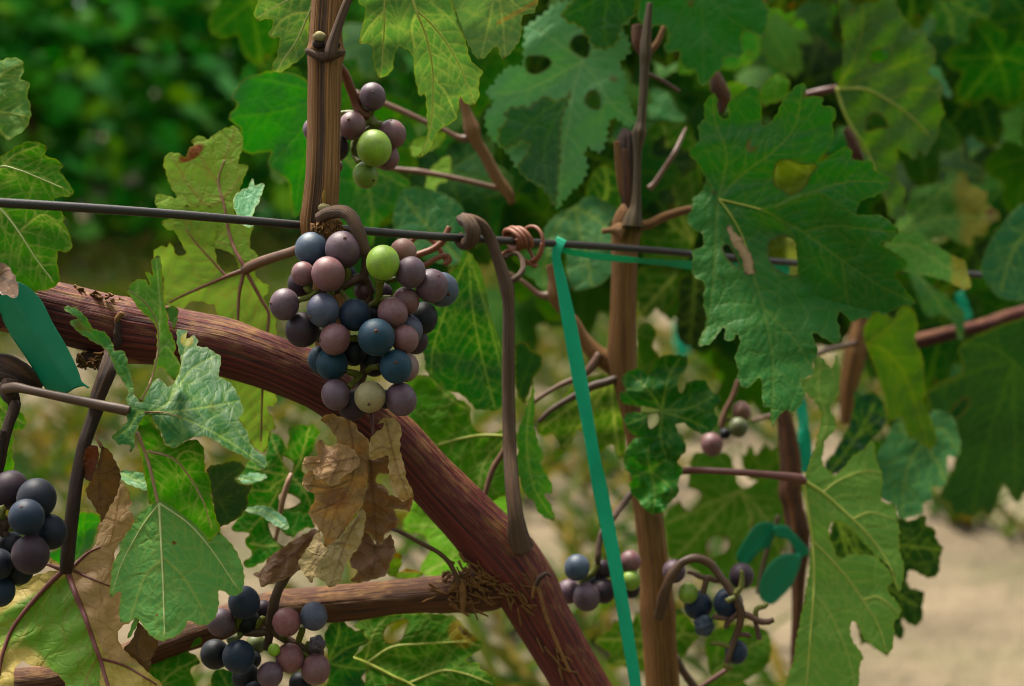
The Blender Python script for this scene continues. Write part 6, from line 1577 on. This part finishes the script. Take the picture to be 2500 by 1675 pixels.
def bunch(c, grapes, d, label, seed, stems=(), group=None, rscale=1.0):
    """grapes: (x, y, r, colour, layer[, scar offset x, y]); layer 0 front, larger = further back"""
    r = np.random.RandomState(seed)
    s = SCALE.get(c, 2.613)
    pp = nat(c, grapes)
    rp = np.array([g[2] for g in grapes], float) / s * rscale
    rm = rp * d / FPX
    lay = np.array([g[4] for g in grapes], float)
    z = d + lay * 0.0055
    xy = pp * d / FPX
    order = np.argsort(lay, kind='stable')
    for _ in range(6):                       # push the further berry back until no two run into each other
        for a in range(len(grapes)):
            for b in range(len(grapes)):
                i, j = order[a], order[b]
                if a >= b:
                    continue
                dist = np.hypot(*(xy[i] - xy[j]))
                need = (rm[i] + rm[j]) * .97
                if dist < need:
                    gap = math.sqrt(need * need - dist * dist)
                    if z[j] - z[i] < gap:
                        z[j] = z[i] + gap
    zmax = d + 0.032
    z = np.minimum(z, zmax)
    root = empty('grape_bunch', P(pp[:, 0].mean(), pp[:, 1].min(), d), label, 'grape bunch', group)
    for i, g in enumerate(grapes):
        col = GC[g[3]]
        me = _gm[4] if g[3] in ('green', 'pgreen') else _gm[r.randint(4)]
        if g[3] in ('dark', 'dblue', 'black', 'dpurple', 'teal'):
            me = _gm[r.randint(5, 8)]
        if len(g) > 5 and g[5] == 'shrivel':
            me = SHR
        o = bpy.data.objects.new('grape', me)
        pos = P(pp[i, 0], pp[i, 1], z[i])
        rad = rp[i] * z[i] / FPX
        o.location = Vector(pos)
        o.scale = (rad * r.uniform(.97, 1.0), rad * r.uniform(.97, 1.0), rad * r.uniform(.98, 1.05))
        o.rotation_euler = (r.uniform(-.35, .35), r.uniform(-.35, .35), r.uniform(0, 6.28))
        v = r.uniform(.9, 1.1)
        o.color = tuple(k * v * (.82 if g[3] not in ('green', 'pgreen', 'tan') else 1.0) for k in alb(col, None, 1.55)[:3]) + (1,)
        COL.objects.link(o)
        o.parent = root
        o.location = o.location - root.location
        if len(g) > 6:
            dx, dy = g[5] / g[2], g[6] / g[2]
            dz = math.sqrt(max(0.02, 1 - dx * dx - dy * dy))
            dv = dx * V_RIGHT - dy * V_UP - dz * V_FWD
            # the scar sits on the berry: own object under it, in the berry's own frame
            Mi = (Matrix.LocRotScale(Vector(pos), o.rotation_euler, o.scale)).inverted()
            sphere_scar_obj(o, Mi, pos, rad, dv)
    for st in stems:
        k, pts, mt = st[:3]
        dd = st[3] if len(st) > 3 else d + .006
        tube(k, c, pts, mt, root, d=dd, n=14, step=3, seed=seed + len(pts), rough_amp=.26 if mt is M_RACHIS else .1)
    return root


def sphere_scar_obj(o, Mi, pos, rad, dv):
    dv = dv / np.linalg.norm(dv)
    u = np.cross(dv, [0.3, 0.5, 0.8])
    u /= np.linalg.norm(u)
    w = np.cross(dv, u)
    V = [pos + dv * rad * 1.055]
    for rr, h in ((.05, .05), (.085, .02), (.13, -.02)):
        for j in range(10):
            a = j * .6283
            ir = rr * (1 + .18 * math.sin(3 * a + rad * 1e5))
            V.append(pos + rad * ((math.sqrt(1 - ir * ir) + h) * dv + ir * (math.cos(a) * u + math.sin(a) * w)))
    F = [(0, 1 + j, 1 + (j + 1) % 10) for j in range(10)]
    for k in range(2):
        q = 1 + 10 * k
        F += [(q + j, q + 10 + j, q + 10 + (j + 1) % 10, q + (j + 1) % 10) for j in range(10)]
    me = bpy.data.meshes.new('scar')
    me.from_pydata([Mi @ Vector(v) for v in V], [], F)
    me.polygons.foreach_set('use_smooth', np.ones(len(me.polygons), bool))
    me.materials.append(M_SCAR)
    s = bpy.data.objects.new('scar', me)
    COL.objects.link(s)
    s.parent = o


bunch('F', [(420, 282, 108, 'blue', .8), (622, 287, 117, 'purple', .4, 20, -70), (367, 440, 76, 'mauve', .2), (526, 442, 107, 'mauve', 0), (348, 502, 82, 'dpurple', 2), (875, 370, 108, 'green', .3),
            (1005, 302, 88, 'brown', 1.3), (1052, 430, 97, 'purple', .3, -75, 10), (1185, 517, 106, 'purple', 1, 50, -60), (1250, 540, 110, 'blue', 2, 50, 35), (1022, 612, 88, 'mauve', 1.2), (937, 690, 98, 'mauve', 0),
            (247, 635, 97, 'purple', .3, -82, -5), (494, 673, 107, 'slate', .2, -80, 45), (693, 702, 103, 'dblue', .8), (362, 797, 112, 'dpurple', 1.3), (568, 858, 99, 'mauve', -.2, -88, 5), (833, 845, 121, 'teal', -.6, 8, -40),
            (1015, 857, 90, 'mauve', .6), (1040, 797, 92, 'slate', 1.6), (1130, 722, 97, 'black', 2), (1080, 865, 86, 'dpurple', 2.2), (550, 1015, 104, 'teal', .4), (487, 990, 92, 'teal', 1.4), (957, 1032, 104, 'teal', .1, 8, -28),
            (1012, 1036, 95, 'grey', 1.5), (573, 1212, 94, 'purple', .4), (685, 1280, 98, 'dpurple', 1.6), (793, 1225, 101, 'tan', .2, 2, 45), (991, 1240, 101, 'purple', .8, 70, 62), (690, 935, 88, 'black', 2.4), (820, 1005, 88, 'black', 2.4),
            (475, 830, 52, 'olive', 3), (755, 545, 66, 'red', 3), (880, 560, 60, 'dpurple', 3), (650, 440, 55, 'dblue', 3), (820, 700, 62, 'black', 2.6), (890, 1240, 60, 'black', 3)],
      .590, 'large ripening bunch of dusty blue and mauve grapes below the cane base', 1,
      [('peduncle', [('B', 470, 1395, 38, .606), ('B', 530, 1362, 40, .603), ('B', 610, 1350, 42, .600), ('B', 670, 1385, 44, .598), ('B', 715, 1470, 44, .597), ('B', 750, 1580, 40, .598), ('F', 772, 330, 34, .600), ('F', 762, 420, 30, .601), ('F', 748, 460, 34, .602)], M_TENDRIL),
       ('rachis', [(748, 462, 34, .602), (775, 500, 30, .604), (785, 600, 30, .606), (775, 760, 34, .608), (760, 920, 34, .608), (750, 1080, 26, .608), (700, 1200, 18, .606)], M_BRSTEM),
       ('rachis', [(750, 465, 30, .602), (700, 475, 32, .60), (640, 505, 34, .60), (590, 540, 26, .60), (520, 560, 20, .599), (440, 560, 18, .597)], M_BRSTEM),
       ('pedicel', [(455, 555, 20, .596), (410, 585, 18, .594), (345, 605, 18, .592), (310, 615, 22, .592)], M_RACHIS), ('pedicel', [(430, 560, 18, .597), (400, 545, 22, .596), (385, 520, 22, .596)], M_RACHIS),
       ('pedicel', [(560, 545, 20, .599), (540, 570, 20, .597), (520, 600, 20, .596)], M_RACHIS), ('pedicel', [(610, 545, 20, .60), (632, 580, 18, .598), (660, 620, 18, .598)], M_RACHIS),
       ('pedicel', [(640, 490, 22, .60), (650, 440, 24, .598), (640, 400, 22, .597)], M_RACHIS),
       ('pedicel', [(855, 472, 34, .594), (855, 500, 26, .595), (852, 560, 20, .597), (835, 620, 22, .60), (800, 645, 22, .603)], M_RACHIS), ('pedicel', [(835, 610, 20, .60), (890, 595, 18, .598), (930, 590, 16, .598)], M_RACHIS),
       ('pedicel', [(640, 850, 18, .594), (690, 852, 22, .597), (740, 860, 20, .603)], M_RACHIS), ('pedicel', [(640, 1060, 18, .597), (690, 1075, 22, .599), (730, 1090, 24, .603)], M_RACHIS),
       ('pedicel', [(720, 1100, 22, .602), (690, 1130, 20, .599), (655, 1165, 20, .596)], M_RACHIS), ('pedicel', [(770, 1060, 20, .603), (800, 1040, 20, .600), (850, 1030, 18, .598)], M_RACHIS), ('pedicel', [(960, 470, 20, .599), (940, 480, 18, .599), (900, 490, 16, .600)], M_RACHIS)])
bunch('B', [(810, 617, 84, 'purple', .5, 10, -15), (680, 803, 88, 'mauve', 0, -15, -30), (935, 855, 90, 'mauve', 1, -5, -80), (820, 945, 114, 'green', -.6), (900, 1003, 82, 'mauve', 1.5), (766, 1118, 84, 'pgreen', .8, 55, 40), (572, 938, 88, 'dpurple', .6), (440, 828, 76, 'purple', .5), (580, 1060, 40, 'brown', 2)],
      .636, 'small upper bunch of mauve and green grapes partly behind the cane', 2,
      [('peduncle', [(560, 380, 24, .622), (620, 450, 26, .63), (660, 540, 30, .636), (700, 650, 30, .64), (735, 715, 34, .641), (790, 745, 34, .642)], plain_mat('red_bunch_stem_skin', (122, 70, 48), (92, 50, 34), .5, .3)),
       ('pedicel', [(790, 745, 26, .642), (800, 725, 20, .641), (805, 700, 18, .64)], M_RACHIS), ('pedicel', [(790, 745, 26, .642), (820, 790, 30, .642), (860, 800, 26, .642), (890, 810, 22, .642)], M_RACHIS), ('pedicel', [(800, 760, 22, .642), (770, 790, 18, .641), (740, 800, 16, .64)], M_RACHIS),
       ('pedicel', [(820, 800, 24, .642), (780, 830, 20, .644), (700, 900, 20, .645), (690, 950, 20, .645), (700, 1000, 20, .645), (725, 1040, 18, .643)], M_RACHIS), ('pedicel', [(700, 720, 16, .641), (640, 720, 18, .641), (600, 725, 14, .641)], M_RACHIS)])
bunch('I', [(62, 318, 124, 'dpurple', .8), (234, 370, 125, 'dark', .5), (170, 490, 113, 'dblue', -.5, -5, -75), (315, 585, 114, 'dark', .5), (195, 728, 122, 'dpurple', -.3), (-15, 790, 100, 'dark', .3), (70, 680, 90, 'black', 2), (0, 963, 96, 'dblue', .4), (125, 835, 85, 'black', 1.8), (112, 893, 40, 'pgreen', 2.2), (-130, 600, 110, 'dark', .6)],
      .556, 'dark ripe bunch of near black grapes beside the yellow leaf', 3,
      [('rachis', [(-60, 480, 40), (0, 500, 40), (30, 540, 34), (20, 580, 30), (60, 640, 28)], M_BRSTEM, .567), ('pedicel', [(0, 500, 28), (10, 450, 26), (0, 420, 24)], M_RACHIS, .565), ('peduncle', [(-40, 480, 30, .567), (-30, 300, 28, .572), (-20, 130, 28, .575), (10, -60, 28, .578)], M_DARK)])
bunch('J', [(-10, 1035, 103, 'dblue', .4), (-158, 1163, 90, 'purple', .4), (-195, 1365, 95, 'black', .8), (-45, 1380, 107, 'dblue', 0), (154, 1497, 83, 'purple', -.2), (260, 1160, 90, 'pink', 0, 25, 62), (434, 1122, 88, 'slate', .4), (180, 1338, 40, 'green', 0), (280, 1390, 91, 'pink', 0), (445, 1460, 96, 'mauve', .2), (455, 1300, 64, 'dpurple', .8, 'shrivel'),
            (10, 1160, 85, 'black', 2), (0, 1510, 90, 'black', 1.4), (65, 1300, 64, 'olive', 1.8), (110, 1080, 62, 'dpurple', 2.4), (350, 1550, 75, 'black', 1.6), (40, 1400, 60, 'black', 1.6), (60, 1620, 80, 'dark', 1)],
      .615, 'lower bunch of pink, mauve and dark grapes under the wooden arm', 4,
      [('peduncle', [(345, 805, 22, .636), (310, 812, 30, .628), (255, 870, 32, .622), (205, 960, 32, .62), (175, 1060, 32, .62), (158, 1150, 30, .622), (150, 1240, 28, .624), (135, 1330, 26, .626)], M_TENDRIL),
       ('rachis', [(150, 1215, 28, .624), (60, 1225, 30, .624), (-10, 1215, 30, .624), (-60, 1190, 24, .624)], M_BRSTEM), ('rachis', [(155, 1200, 28, .624), (240, 1260, 28, .624), (340, 1310, 26, .624), (420, 1350, 26, .624), (490, 1360, 24, .622)], M_BRSTEM),
       ('pedicel', [(-50, 1190, 24, .623), (-45, 1140, 26, .621), (-35, 1100, 30, .62)], M_RACHIS), ('pedicel', [(60, 1215, 18, .624), (90, 1160, 20, .623), (110, 1130, 18, .622)], M_RACHIS), ('pedicel', [(-20, 1220, 22, .624), (-60, 1260, 24, .622), (-110, 1290, 26, .62)], M_RACHIS),
       ('pedicel', [(330, 1300, 20, .624), (350, 1240, 22, .622), (365, 1190, 20, .62)], M_RACHIS), ('pedicel', [(260, 1265, 20, .624), (230, 1250, 20, .62), (225, 1235, 18, .618)], M_RACHIS), ('pedicel', [(410, 1345, 20, .624), (400, 1300, 20, .622), (430, 1290, 18, .62)], M_RACHIS), ('pedicel', [(350, 1340, 20, .624), (380, 1370, 22, .622), (410, 1390, 20, .62)], M_RACHIS)])
bunch('K', [(545, 812, 84, 'blue', .2), (492, 965, 80, 'purple', .4), (605, 1000, 88, 'purple', 0), (715, 960, 78, 'dpurple', .8), (705, 820, 60, 'dpurple', 2), (885, 772, 70, 'mauve', .6), (888, 895, 64, 'pgreen', .4), (885, 945, 64, 'dpurple', 1.4), (650, 900, 60, 'black', 2)],
      .70, 'blurred bunch of blue and purple grapes behind the teal strip', 5,
      [('peduncle', [(900, 330, 20, .735), (850, 390, 22, .73), (770, 500, 22, .715), (710, 570, 20, .71), (690, 640, 20, .708), (680, 740, 20, .706), (680, 800, 18, .708)], M_DARKSTEM), ('rachis', [(680, 790, 24), (640, 850, 22), (600, 880, 18), (560, 910, 16)], M_RACHIS, .708), ('rachis', [(680, 790, 24), (720, 850, 22), (780, 850, 18), (840, 850, 16)], M_BRSTEM, .71)])
bunch('K', [(1165, 835, 74, 'purple', .4), (1255, 975, 64, 'pgreen', -.4), (1320, 1050, 90, 'dblue', .4), (1510, 1040, 96, 'dblue', .4), (1595, 865, 80, 'dpurple', .4), (1355, 1180, 74, 'dblue', -.2, 'shrivel'), (1562, 1350, 74, 'dblue', .2)],
      .705, 'sparse bunch of dark grapes on bare stalks beyond the tan cane', 6,
      [('peduncle', [(1068, 1125, 34, .712), (1085, 1060, 36, .706), (1110, 960, 34, .702), (1150, 860, 30, .70), (1210, 785, 28, .70), (1300, 752, 28, .70), (1390, 785, 28, .70), (1460, 870, 26, .699), (1520, 950, 26, .698), (1560, 1010, 28, .697), (1590, 1090, 28, .697), (1585, 1170, 24, .698), (1560, 1240, 22, .70), (1530, 1320, 22, .70), (1500, 1420, 20, .70)], M_DARKSTEM),
       ('rachis', [(1480, 890, 18), (1430, 895, 18), (1380, 880, 20), (1360, 930, 18), (1350, 980, 16)], M_BRSTEM, .702), ('rachis', [(1385, 880, 18), (1330, 870, 16), (1290, 850, 14), (1250, 840, 12)], M_BRSTEM, .702), ('rachis', [(1590, 1100, 22), (1640, 1120, 22), (1700, 1150, 20), (1750, 1160, 20), (1800, 1145, 16)], M_BRSTEM, .698),
       ('rachis', [(1690, 1150, 16), (1690, 1080, 16), (1740, 1060, 18), (1760, 1040, 14)], M_RACHIS, .70), ('rachis', [(1680, 1150, 16), (1700, 1220, 16), (1710, 1270, 18)], M_BRSTEM, .70), ('rachis', [(1580, 1100, 18), (1540, 1130, 16), (1500, 1170, 18), (1500, 1200, 18)], M_BRSTEM, .70), ('rachis', [(1500, 1140, 14), (1440, 1130, 16), (1410, 1125, 18)], M_BRSTEM, .698),
       ('rachis', [(1560, 1240, 14), (1620, 1240, 16), (1650, 1250, 16)], M_BRSTEM, .70), ('rachis', [(1530, 1320, 16), (1460, 1300, 16), (1400, 1295, 16)], M_RACHIS, .70), ('rachis', [(1555, 985, 18), (1590, 940, 18), (1600, 890, 16), (1595, 830, 12)], M_RACHIS, .694), ('rachis', [(1560, 1000, 18), (1520, 1015, 18), (1500, 1030, 18)], M_RACHIS, .694),
       ('rachis', [(1505, 1400, 18), (1500, 1440, 22), (1540, 1450, 18)], M_RACHIS, .70)])
bunch('G', [(1595, 1320, 62, 'brown', .4), (1575, 1420, 62, 'olive', .2), (1405, 1530, 72, 'mauve', 0), (1490, 1460, 36, 'black', .6)],
      .80, 'tiny blurred cluster of four dull grapes beside the large dark leaf', 7,
      [('peduncle', [(1575, 1120, 16), (1540, 1220, 16), (1490, 1320, 18), (1470, 1400, 22), (1480, 1440, 16)], M_STEM, .805), ('rachis', [(1480, 1380, 16), (1520, 1370, 14), (1560, 1370, 12)], M_RACHIS, .805), ('rachis', [(1660, 1380, 12), (1760, 1350, 14), (1800, 1340, 14)], M_STEM, .84)])

# ------------------------------------------------------------------ dried leaf caught between bunch and arm
DL = empty('dried_leaf', P(860, 1010, .606), 'crumpled tan dead leaf hanging under the large bunch', 'dead leaf')
DP = dict(dry=True, trans=.18, rough=.62, spec=.25, net=.16, bump=1.0, edge_f=.4, edge=(205, 175, 120), tip=(110, 76, 46))
dA = leaf_mat((190, 148, 104), vein=(112, 72, 42), c2=(172, 126, 84), **DP)
dB = leaf_mat((206, 178, 132), vein=(120, 90, 56), **DP)
dC = leaf_mat((146, 102, 66), vein=(84, 50, 28), **DP)
dD = leaf_mat((214, 174, 120), vein=(130, 92, 52), **DP)
DK = dict(c='T', res=3.8, wave=40, und=2.4, bumpy=2.2, quilt=1.0, side='back')
piece(DL, 'lobe', mat=dA, d=.606, g=(.1, .0), seed=501, zones=(lambda q: .9 - np.hypot((q[:, 0] - 680) / 190, (q[:, 1] - 560) / 140), None), bends=[((700, 40), (640, 860), -.3, .5)],
      outline=[(585, 65), (640, 28), (700, 40), (750, 60), (800, 90), (830, 140), (885, 190), (890, 260), (897, 350), (880, 480), (870, 560), (840, 620), (800, 680), (740, 760), (720, 800), (660, 850), (608, 875), (595, 800), (550, 740), (508, 672), (510, 630), (547, 580), (540, 540), (480, 510), (465, 470), (480, 420), (520, 380), (560, 300), (640, 240), (688, 205), (650, 130)],
      veins=[[(760, 60), (790, 250), (780, 450), (680, 650), (610, 860)], [(790, 250), (660, 330), (520, 400)], [(780, 450), (640, 500), (480, 480)], [(740, 560), (620, 620), (520, 660)]], **DK)
piece(DL, 'lobe', mat=dA, d=.5975, g=(.2, -.4), seed=502, zones=(lambda q: .8 - np.hypot((q[:, 0] - 680) / 120, (q[:, 1] - 320) / 60), None),
      outline=[(468, 345), (490, 303), (560, 288), (555, 240), (578, 196), (640, 232), (690, 218), (740, 230), (800, 260), (832, 330), (800, 380), (740, 420), (718, 432), (690, 472), (640, 484), (590, 450), (550, 442), (535, 393), (488, 380)], veins=[[(830, 300), (680, 330), (475, 345)], [(700, 330), (640, 470)], [(680, 330), (580, 210)]], **DK)
piece(DL, 'lobe', mat=dB, d=.603, g=(.1, -.2), seed=503, bends=[((700, 750), (560, 1090), .4, .4)], outline=[(835, 635), (872, 670), (860, 760), (830, 860), (780, 930), (740, 990), (717, 1080), (690, 1112), (640, 1133), (590, 1090), (540, 1070), (527, 1103), (480, 1060), (442, 990), (460, 940), (530, 830), (572, 768), (600, 870), (660, 850), (740, 770), (800, 690)], veins=[[(820, 690), (740, 850), (650, 1110)], [(740, 850), (600, 880), (540, 1060)], [(580, 800), (550, 940), (480, 1040)], [(700, 960), (730, 1020)]], **DK)
piece(DL, 'lobe', mat=dC, d=.622, g=(-.1, -.4), seed=504, outline=[(552, 760), (480, 790), (400, 840), (320, 890), (250, 950), (200, 1020), (156, 1050), (190, 1080), (203, 1133), (300, 1100), (400, 1060), (447, 1000), (470, 930), (545, 830)], veins=[[(540, 800), (380, 940), (180, 1060)]], **DK)
piece(DL, 'lobe', mat=dD, d=.604, g=(-.2, .1), seed=505, bends=[((1000, 80), (1110, 570), -.7, .6)], outline=[(890, 270), (890, 220), (910, 170), (960, 130), (988, 90), (945, 90), (975, 63), (1030, 53), (1080, 80), (1097, 125), (1090, 200), (1097, 290), (1120, 380), (1135, 450), (1173, 542), (1108, 583), (1070, 550), (1030, 480), (1015, 400), (1015, 300), (960, 310), (920, 322), (893, 297)], veins=[[(1000, 80), (1040, 250), (1080, 400), (1140, 560)], [(1040, 250), (960, 240), (900, 280)]], **DK)
piece(DL, 'lobe', mat=dC, d=.615, g=(.1, .2), seed=506, outline=[(885, 320), (1010, 305), (1018, 400), (960, 408), (933, 450), (1000, 500), (1022, 560), (1050, 640), (1078, 700), (1060, 763), (1000, 790), (970, 850), (942, 863), (900, 800), (850, 760), (840, 640), (875, 500), (885, 400)], veins=[[(900, 330), (920, 560), (940, 850)], [(925, 600), (1060, 700)]], **DK)
piece(DL, 'lobe', mat=dC, d=.609, g=(.2, .8), seed=507, outline=[(1005, 555), (1070, 555), (1110, 582), (1168, 552), (1152, 648), (1100, 636), (1050, 632), (1000, 622)], **DK)
piece(DL, 'lobe', mat=leaf_mat((140, 98, 70), vein=(90, 58, 36), **DP), d=.622, g=(.1, -.2), seed=508, outline=[(850, 775), (900, 800), (940, 862), (990, 830), (1032, 798), (1058, 900), (1030, 980), (1000, 1050), (900, 1092), (830, 1104), (778, 1090), (812, 1040), (778, 1000), (772, 950), (830, 860)], veins=[[(930, 870), (920, 1000), (880, 1090)]], **DK)
tube('stalk', 'T', [(893, -20, 10, .606), (905, 30, 11, .606), (913, 110, 10, .604), (918, 165, 9, .602)], M_REDSTEM, DL, n=10, step=3, seed=91)
tube('stalk', 'T', [(1040, 765, 10, .615), (1080, 775, 13, .62), (1200, 840, 14, .632), (1330, 910, 14, .642), (1400, 975, 16, .646), (1440, 1050, 18, .648), (1465, 1110, 16, .65)], M_DARKSTEM, DL, n=12, step=3, seed=92)
DL2 = empty('dried_leaf', P(0, 640, .57), 'small glossy brown dead leaf lying on the cordon end', 'dead leaf')
piece(DL2, 'lobe', mat=leaf_mat((146, 102, 64), vein=(100, 64, 40), dry=True, trans=.1, rough=.4, spec=.5, edge=(90, 60, 40)), c='E', d=.572, g=(-.3, -.4), res=4, und=1.5, wave=40, seed=511, outline=[(-20, 365), (50, 388), (82, 430), (110, 500), (118, 560), (102, 597), (50, 580), (0, 562), (-60, 520), (-60, 400)], veins=[[(-40, 420), (40, 490), (105, 590)]])
tube('stalk', 'E', [(-20, 440, 10, .575), (-70, 430, 10, .58)], M_DARKSTEM, DL2, n=8, step=3, seed=93)


# ------------------------------------------------------------------ teal ties
def tie(label, patches, mat, **kw):
    ps = [patch(**{**dict(auto=False, res=5, und=.6, wave=90, seed=600 + i), **p}) for i, p in enumerate(patches)]
    V, F, A, U = join(ps)
    o = mesh_obj('plant_tie', V, F, mat, None, A, U)
    o['label'], o['category'], o['group'] = label, 'plant tie', 'teal tape plant ties'
    md = o.modifiers.new('thickness', 'SOLIDIFY')
    md.thickness = 0.00025
    md.offset = 0
    return o


tie('wide teal tape end draped over the thick reddish cordon', [dict(c='E', d=.588, g=(-.1, .05), bends=[((60, 560), (480, 1180), .9, .35)], outline=[(-60, 640), (0, 585), (40, 520), (115, 493), (200, 540), (270, 620), (330, 740), (400, 860), (450, 950), (500, 1060), (522, 1125), (545, 1145), (572, 1166), (560, 1172), (535, 1158), (480, 1172), (400, 1212), (300, 1182), (220, 1060), (150, 950), (80, 850), (20, 740), (0, 690), (-60, 690)])], M_TAPE_D)


def strip(label, c, pts, d, mat, flat=.05, fd=None, tw=(.35, 5.0)):
    o = tube('plant_tie', c, pts, mat, None, d=d, n=16, step=4, flat=flat, flat_dir=fd, label=label, fleck_up=False,
             twist=lambda t: tw[0] * (np.sin(tw[1] * t) + .45 * np.sin(3.1 * tw[1] * t + 1) + .12 * np.sin(11 * tw[1] * t)))
    o['category'] = 'plant tie'
    o['group'] = 'teal tape plant ties'
    return o


dr = wire_at(1365)
strip('long teal tape strip hanging from the wire past the grapes', 'G', [(450, 215, 34, dr - .003), (428, 260, 34, dr - .0035), (412, 330, 30, dr - .003), (432, 430, 34, dr - .003), (455, 540, 40, dr - .003), (490, 720, 46, dr - .003), (538, 980, 50, dr - .002), (590, 1260, 50, dr - .002), (630, 1480, 46, dr - .002), (660, 1650, 47, dr - .002), (690, 1800, 48, dr - .001),
                                                                          (740, 2050, 47, dr), (795, 2330, 43, dr), (850, 2640, 42, dr), (900, 2940, 39, dr), (930, 3130, 39, dr)], .69, M_TAPE, fd=(-.25, -1, 0))
strip('teal tape stretched along the wire behind the tan cane', 'G', [(440, 235, 24, .70), (470, 290, 26, .70), (560, 312, 26, .705), (700, 332, 28, .711), (900, 352, 30, .722), (1080, 368, 32, .732), (1280, 385, 32, .745), (1500, 400, 34, .76), (1700, 408, 36, .774), (1900, 420, 36, .785)], .72, M_TAPE, fd=(-.3, -1, .1))
t1 = tie('two ended teal tape bow knotted round the dark cane', [dict(c='L', d=.835, g=(.3, -.2), bends=[((40, 780), (240, 530), .8, -.9)], outline=[(-5, 745), (60, 620), (120, 540), (210, 522), (250, 560), (205, 680), (150, 700), (60, 795)]),
                                                                 dict(c='L', d=.828, g=(.2, -.3), bends=[((180, 1040), (390, 730), .7, -.8)], outline=[(143, 930), (180, 830), (270, 740), (390, 725), (402, 790), (350, 920), (280, 1000), (218, 1048), (150, 1012)]),
                                                                 dict(c='L', d=.838, g=(.2, 0), outline=[(235, 555), (310, 545), (370, 600), (452, 690), (455, 725), (390, 745), (330, 640), (250, 612)])], M_TAPE_D)
t1.name = 'plant_tie'
strip('teal tape running down beside the dark cane above its bow', 'P', [(775, 960, 34), (800, 1080, 38), (815, 1200, 42), (828, 1380, 42), (835, 1500, 34)], .862, M_TAPE, fd=(-.4, -1, 0))
strip('short teal tape dangling near the far edge above the cordon', 'H', [(1800, 300, 36), (1782, 400, 40), (1745, 500, 40), (1715, 580, 30)], 1.04, M_TAPE_D)
strip('short teal tape between hanging leaves over the far cordon', 'H', [(1415, 560, 26), (1440, 640, 34), (1478, 730, 34)], 1.0, M_TAPE)
strip('blurred teal tape beyond the gap right of the tan cane', 'G', [(1195, 740, 40), (1205, 850, 44), (1228, 970, 44)], 1.9, M_TAPE)

# plain words for the masses and the setting as well
for nm, lb, ct in (('ground', 'dry tan soil of the alley between the vine rows', 'ground'), ('weeds', 'sparse weeds and dry grass tufts on the alley soil', 'weeds'),
                   ('distant_foliage', 'green foliage of the row beyond the far vines', 'foliage'), ('light_block_foliage', 'unseen green foliage added behind the camera to block low light', 'foliage')):
    o = bpy.data.objects.get(nm)
    if o:
        o['label'], o['category'] = lb, ct
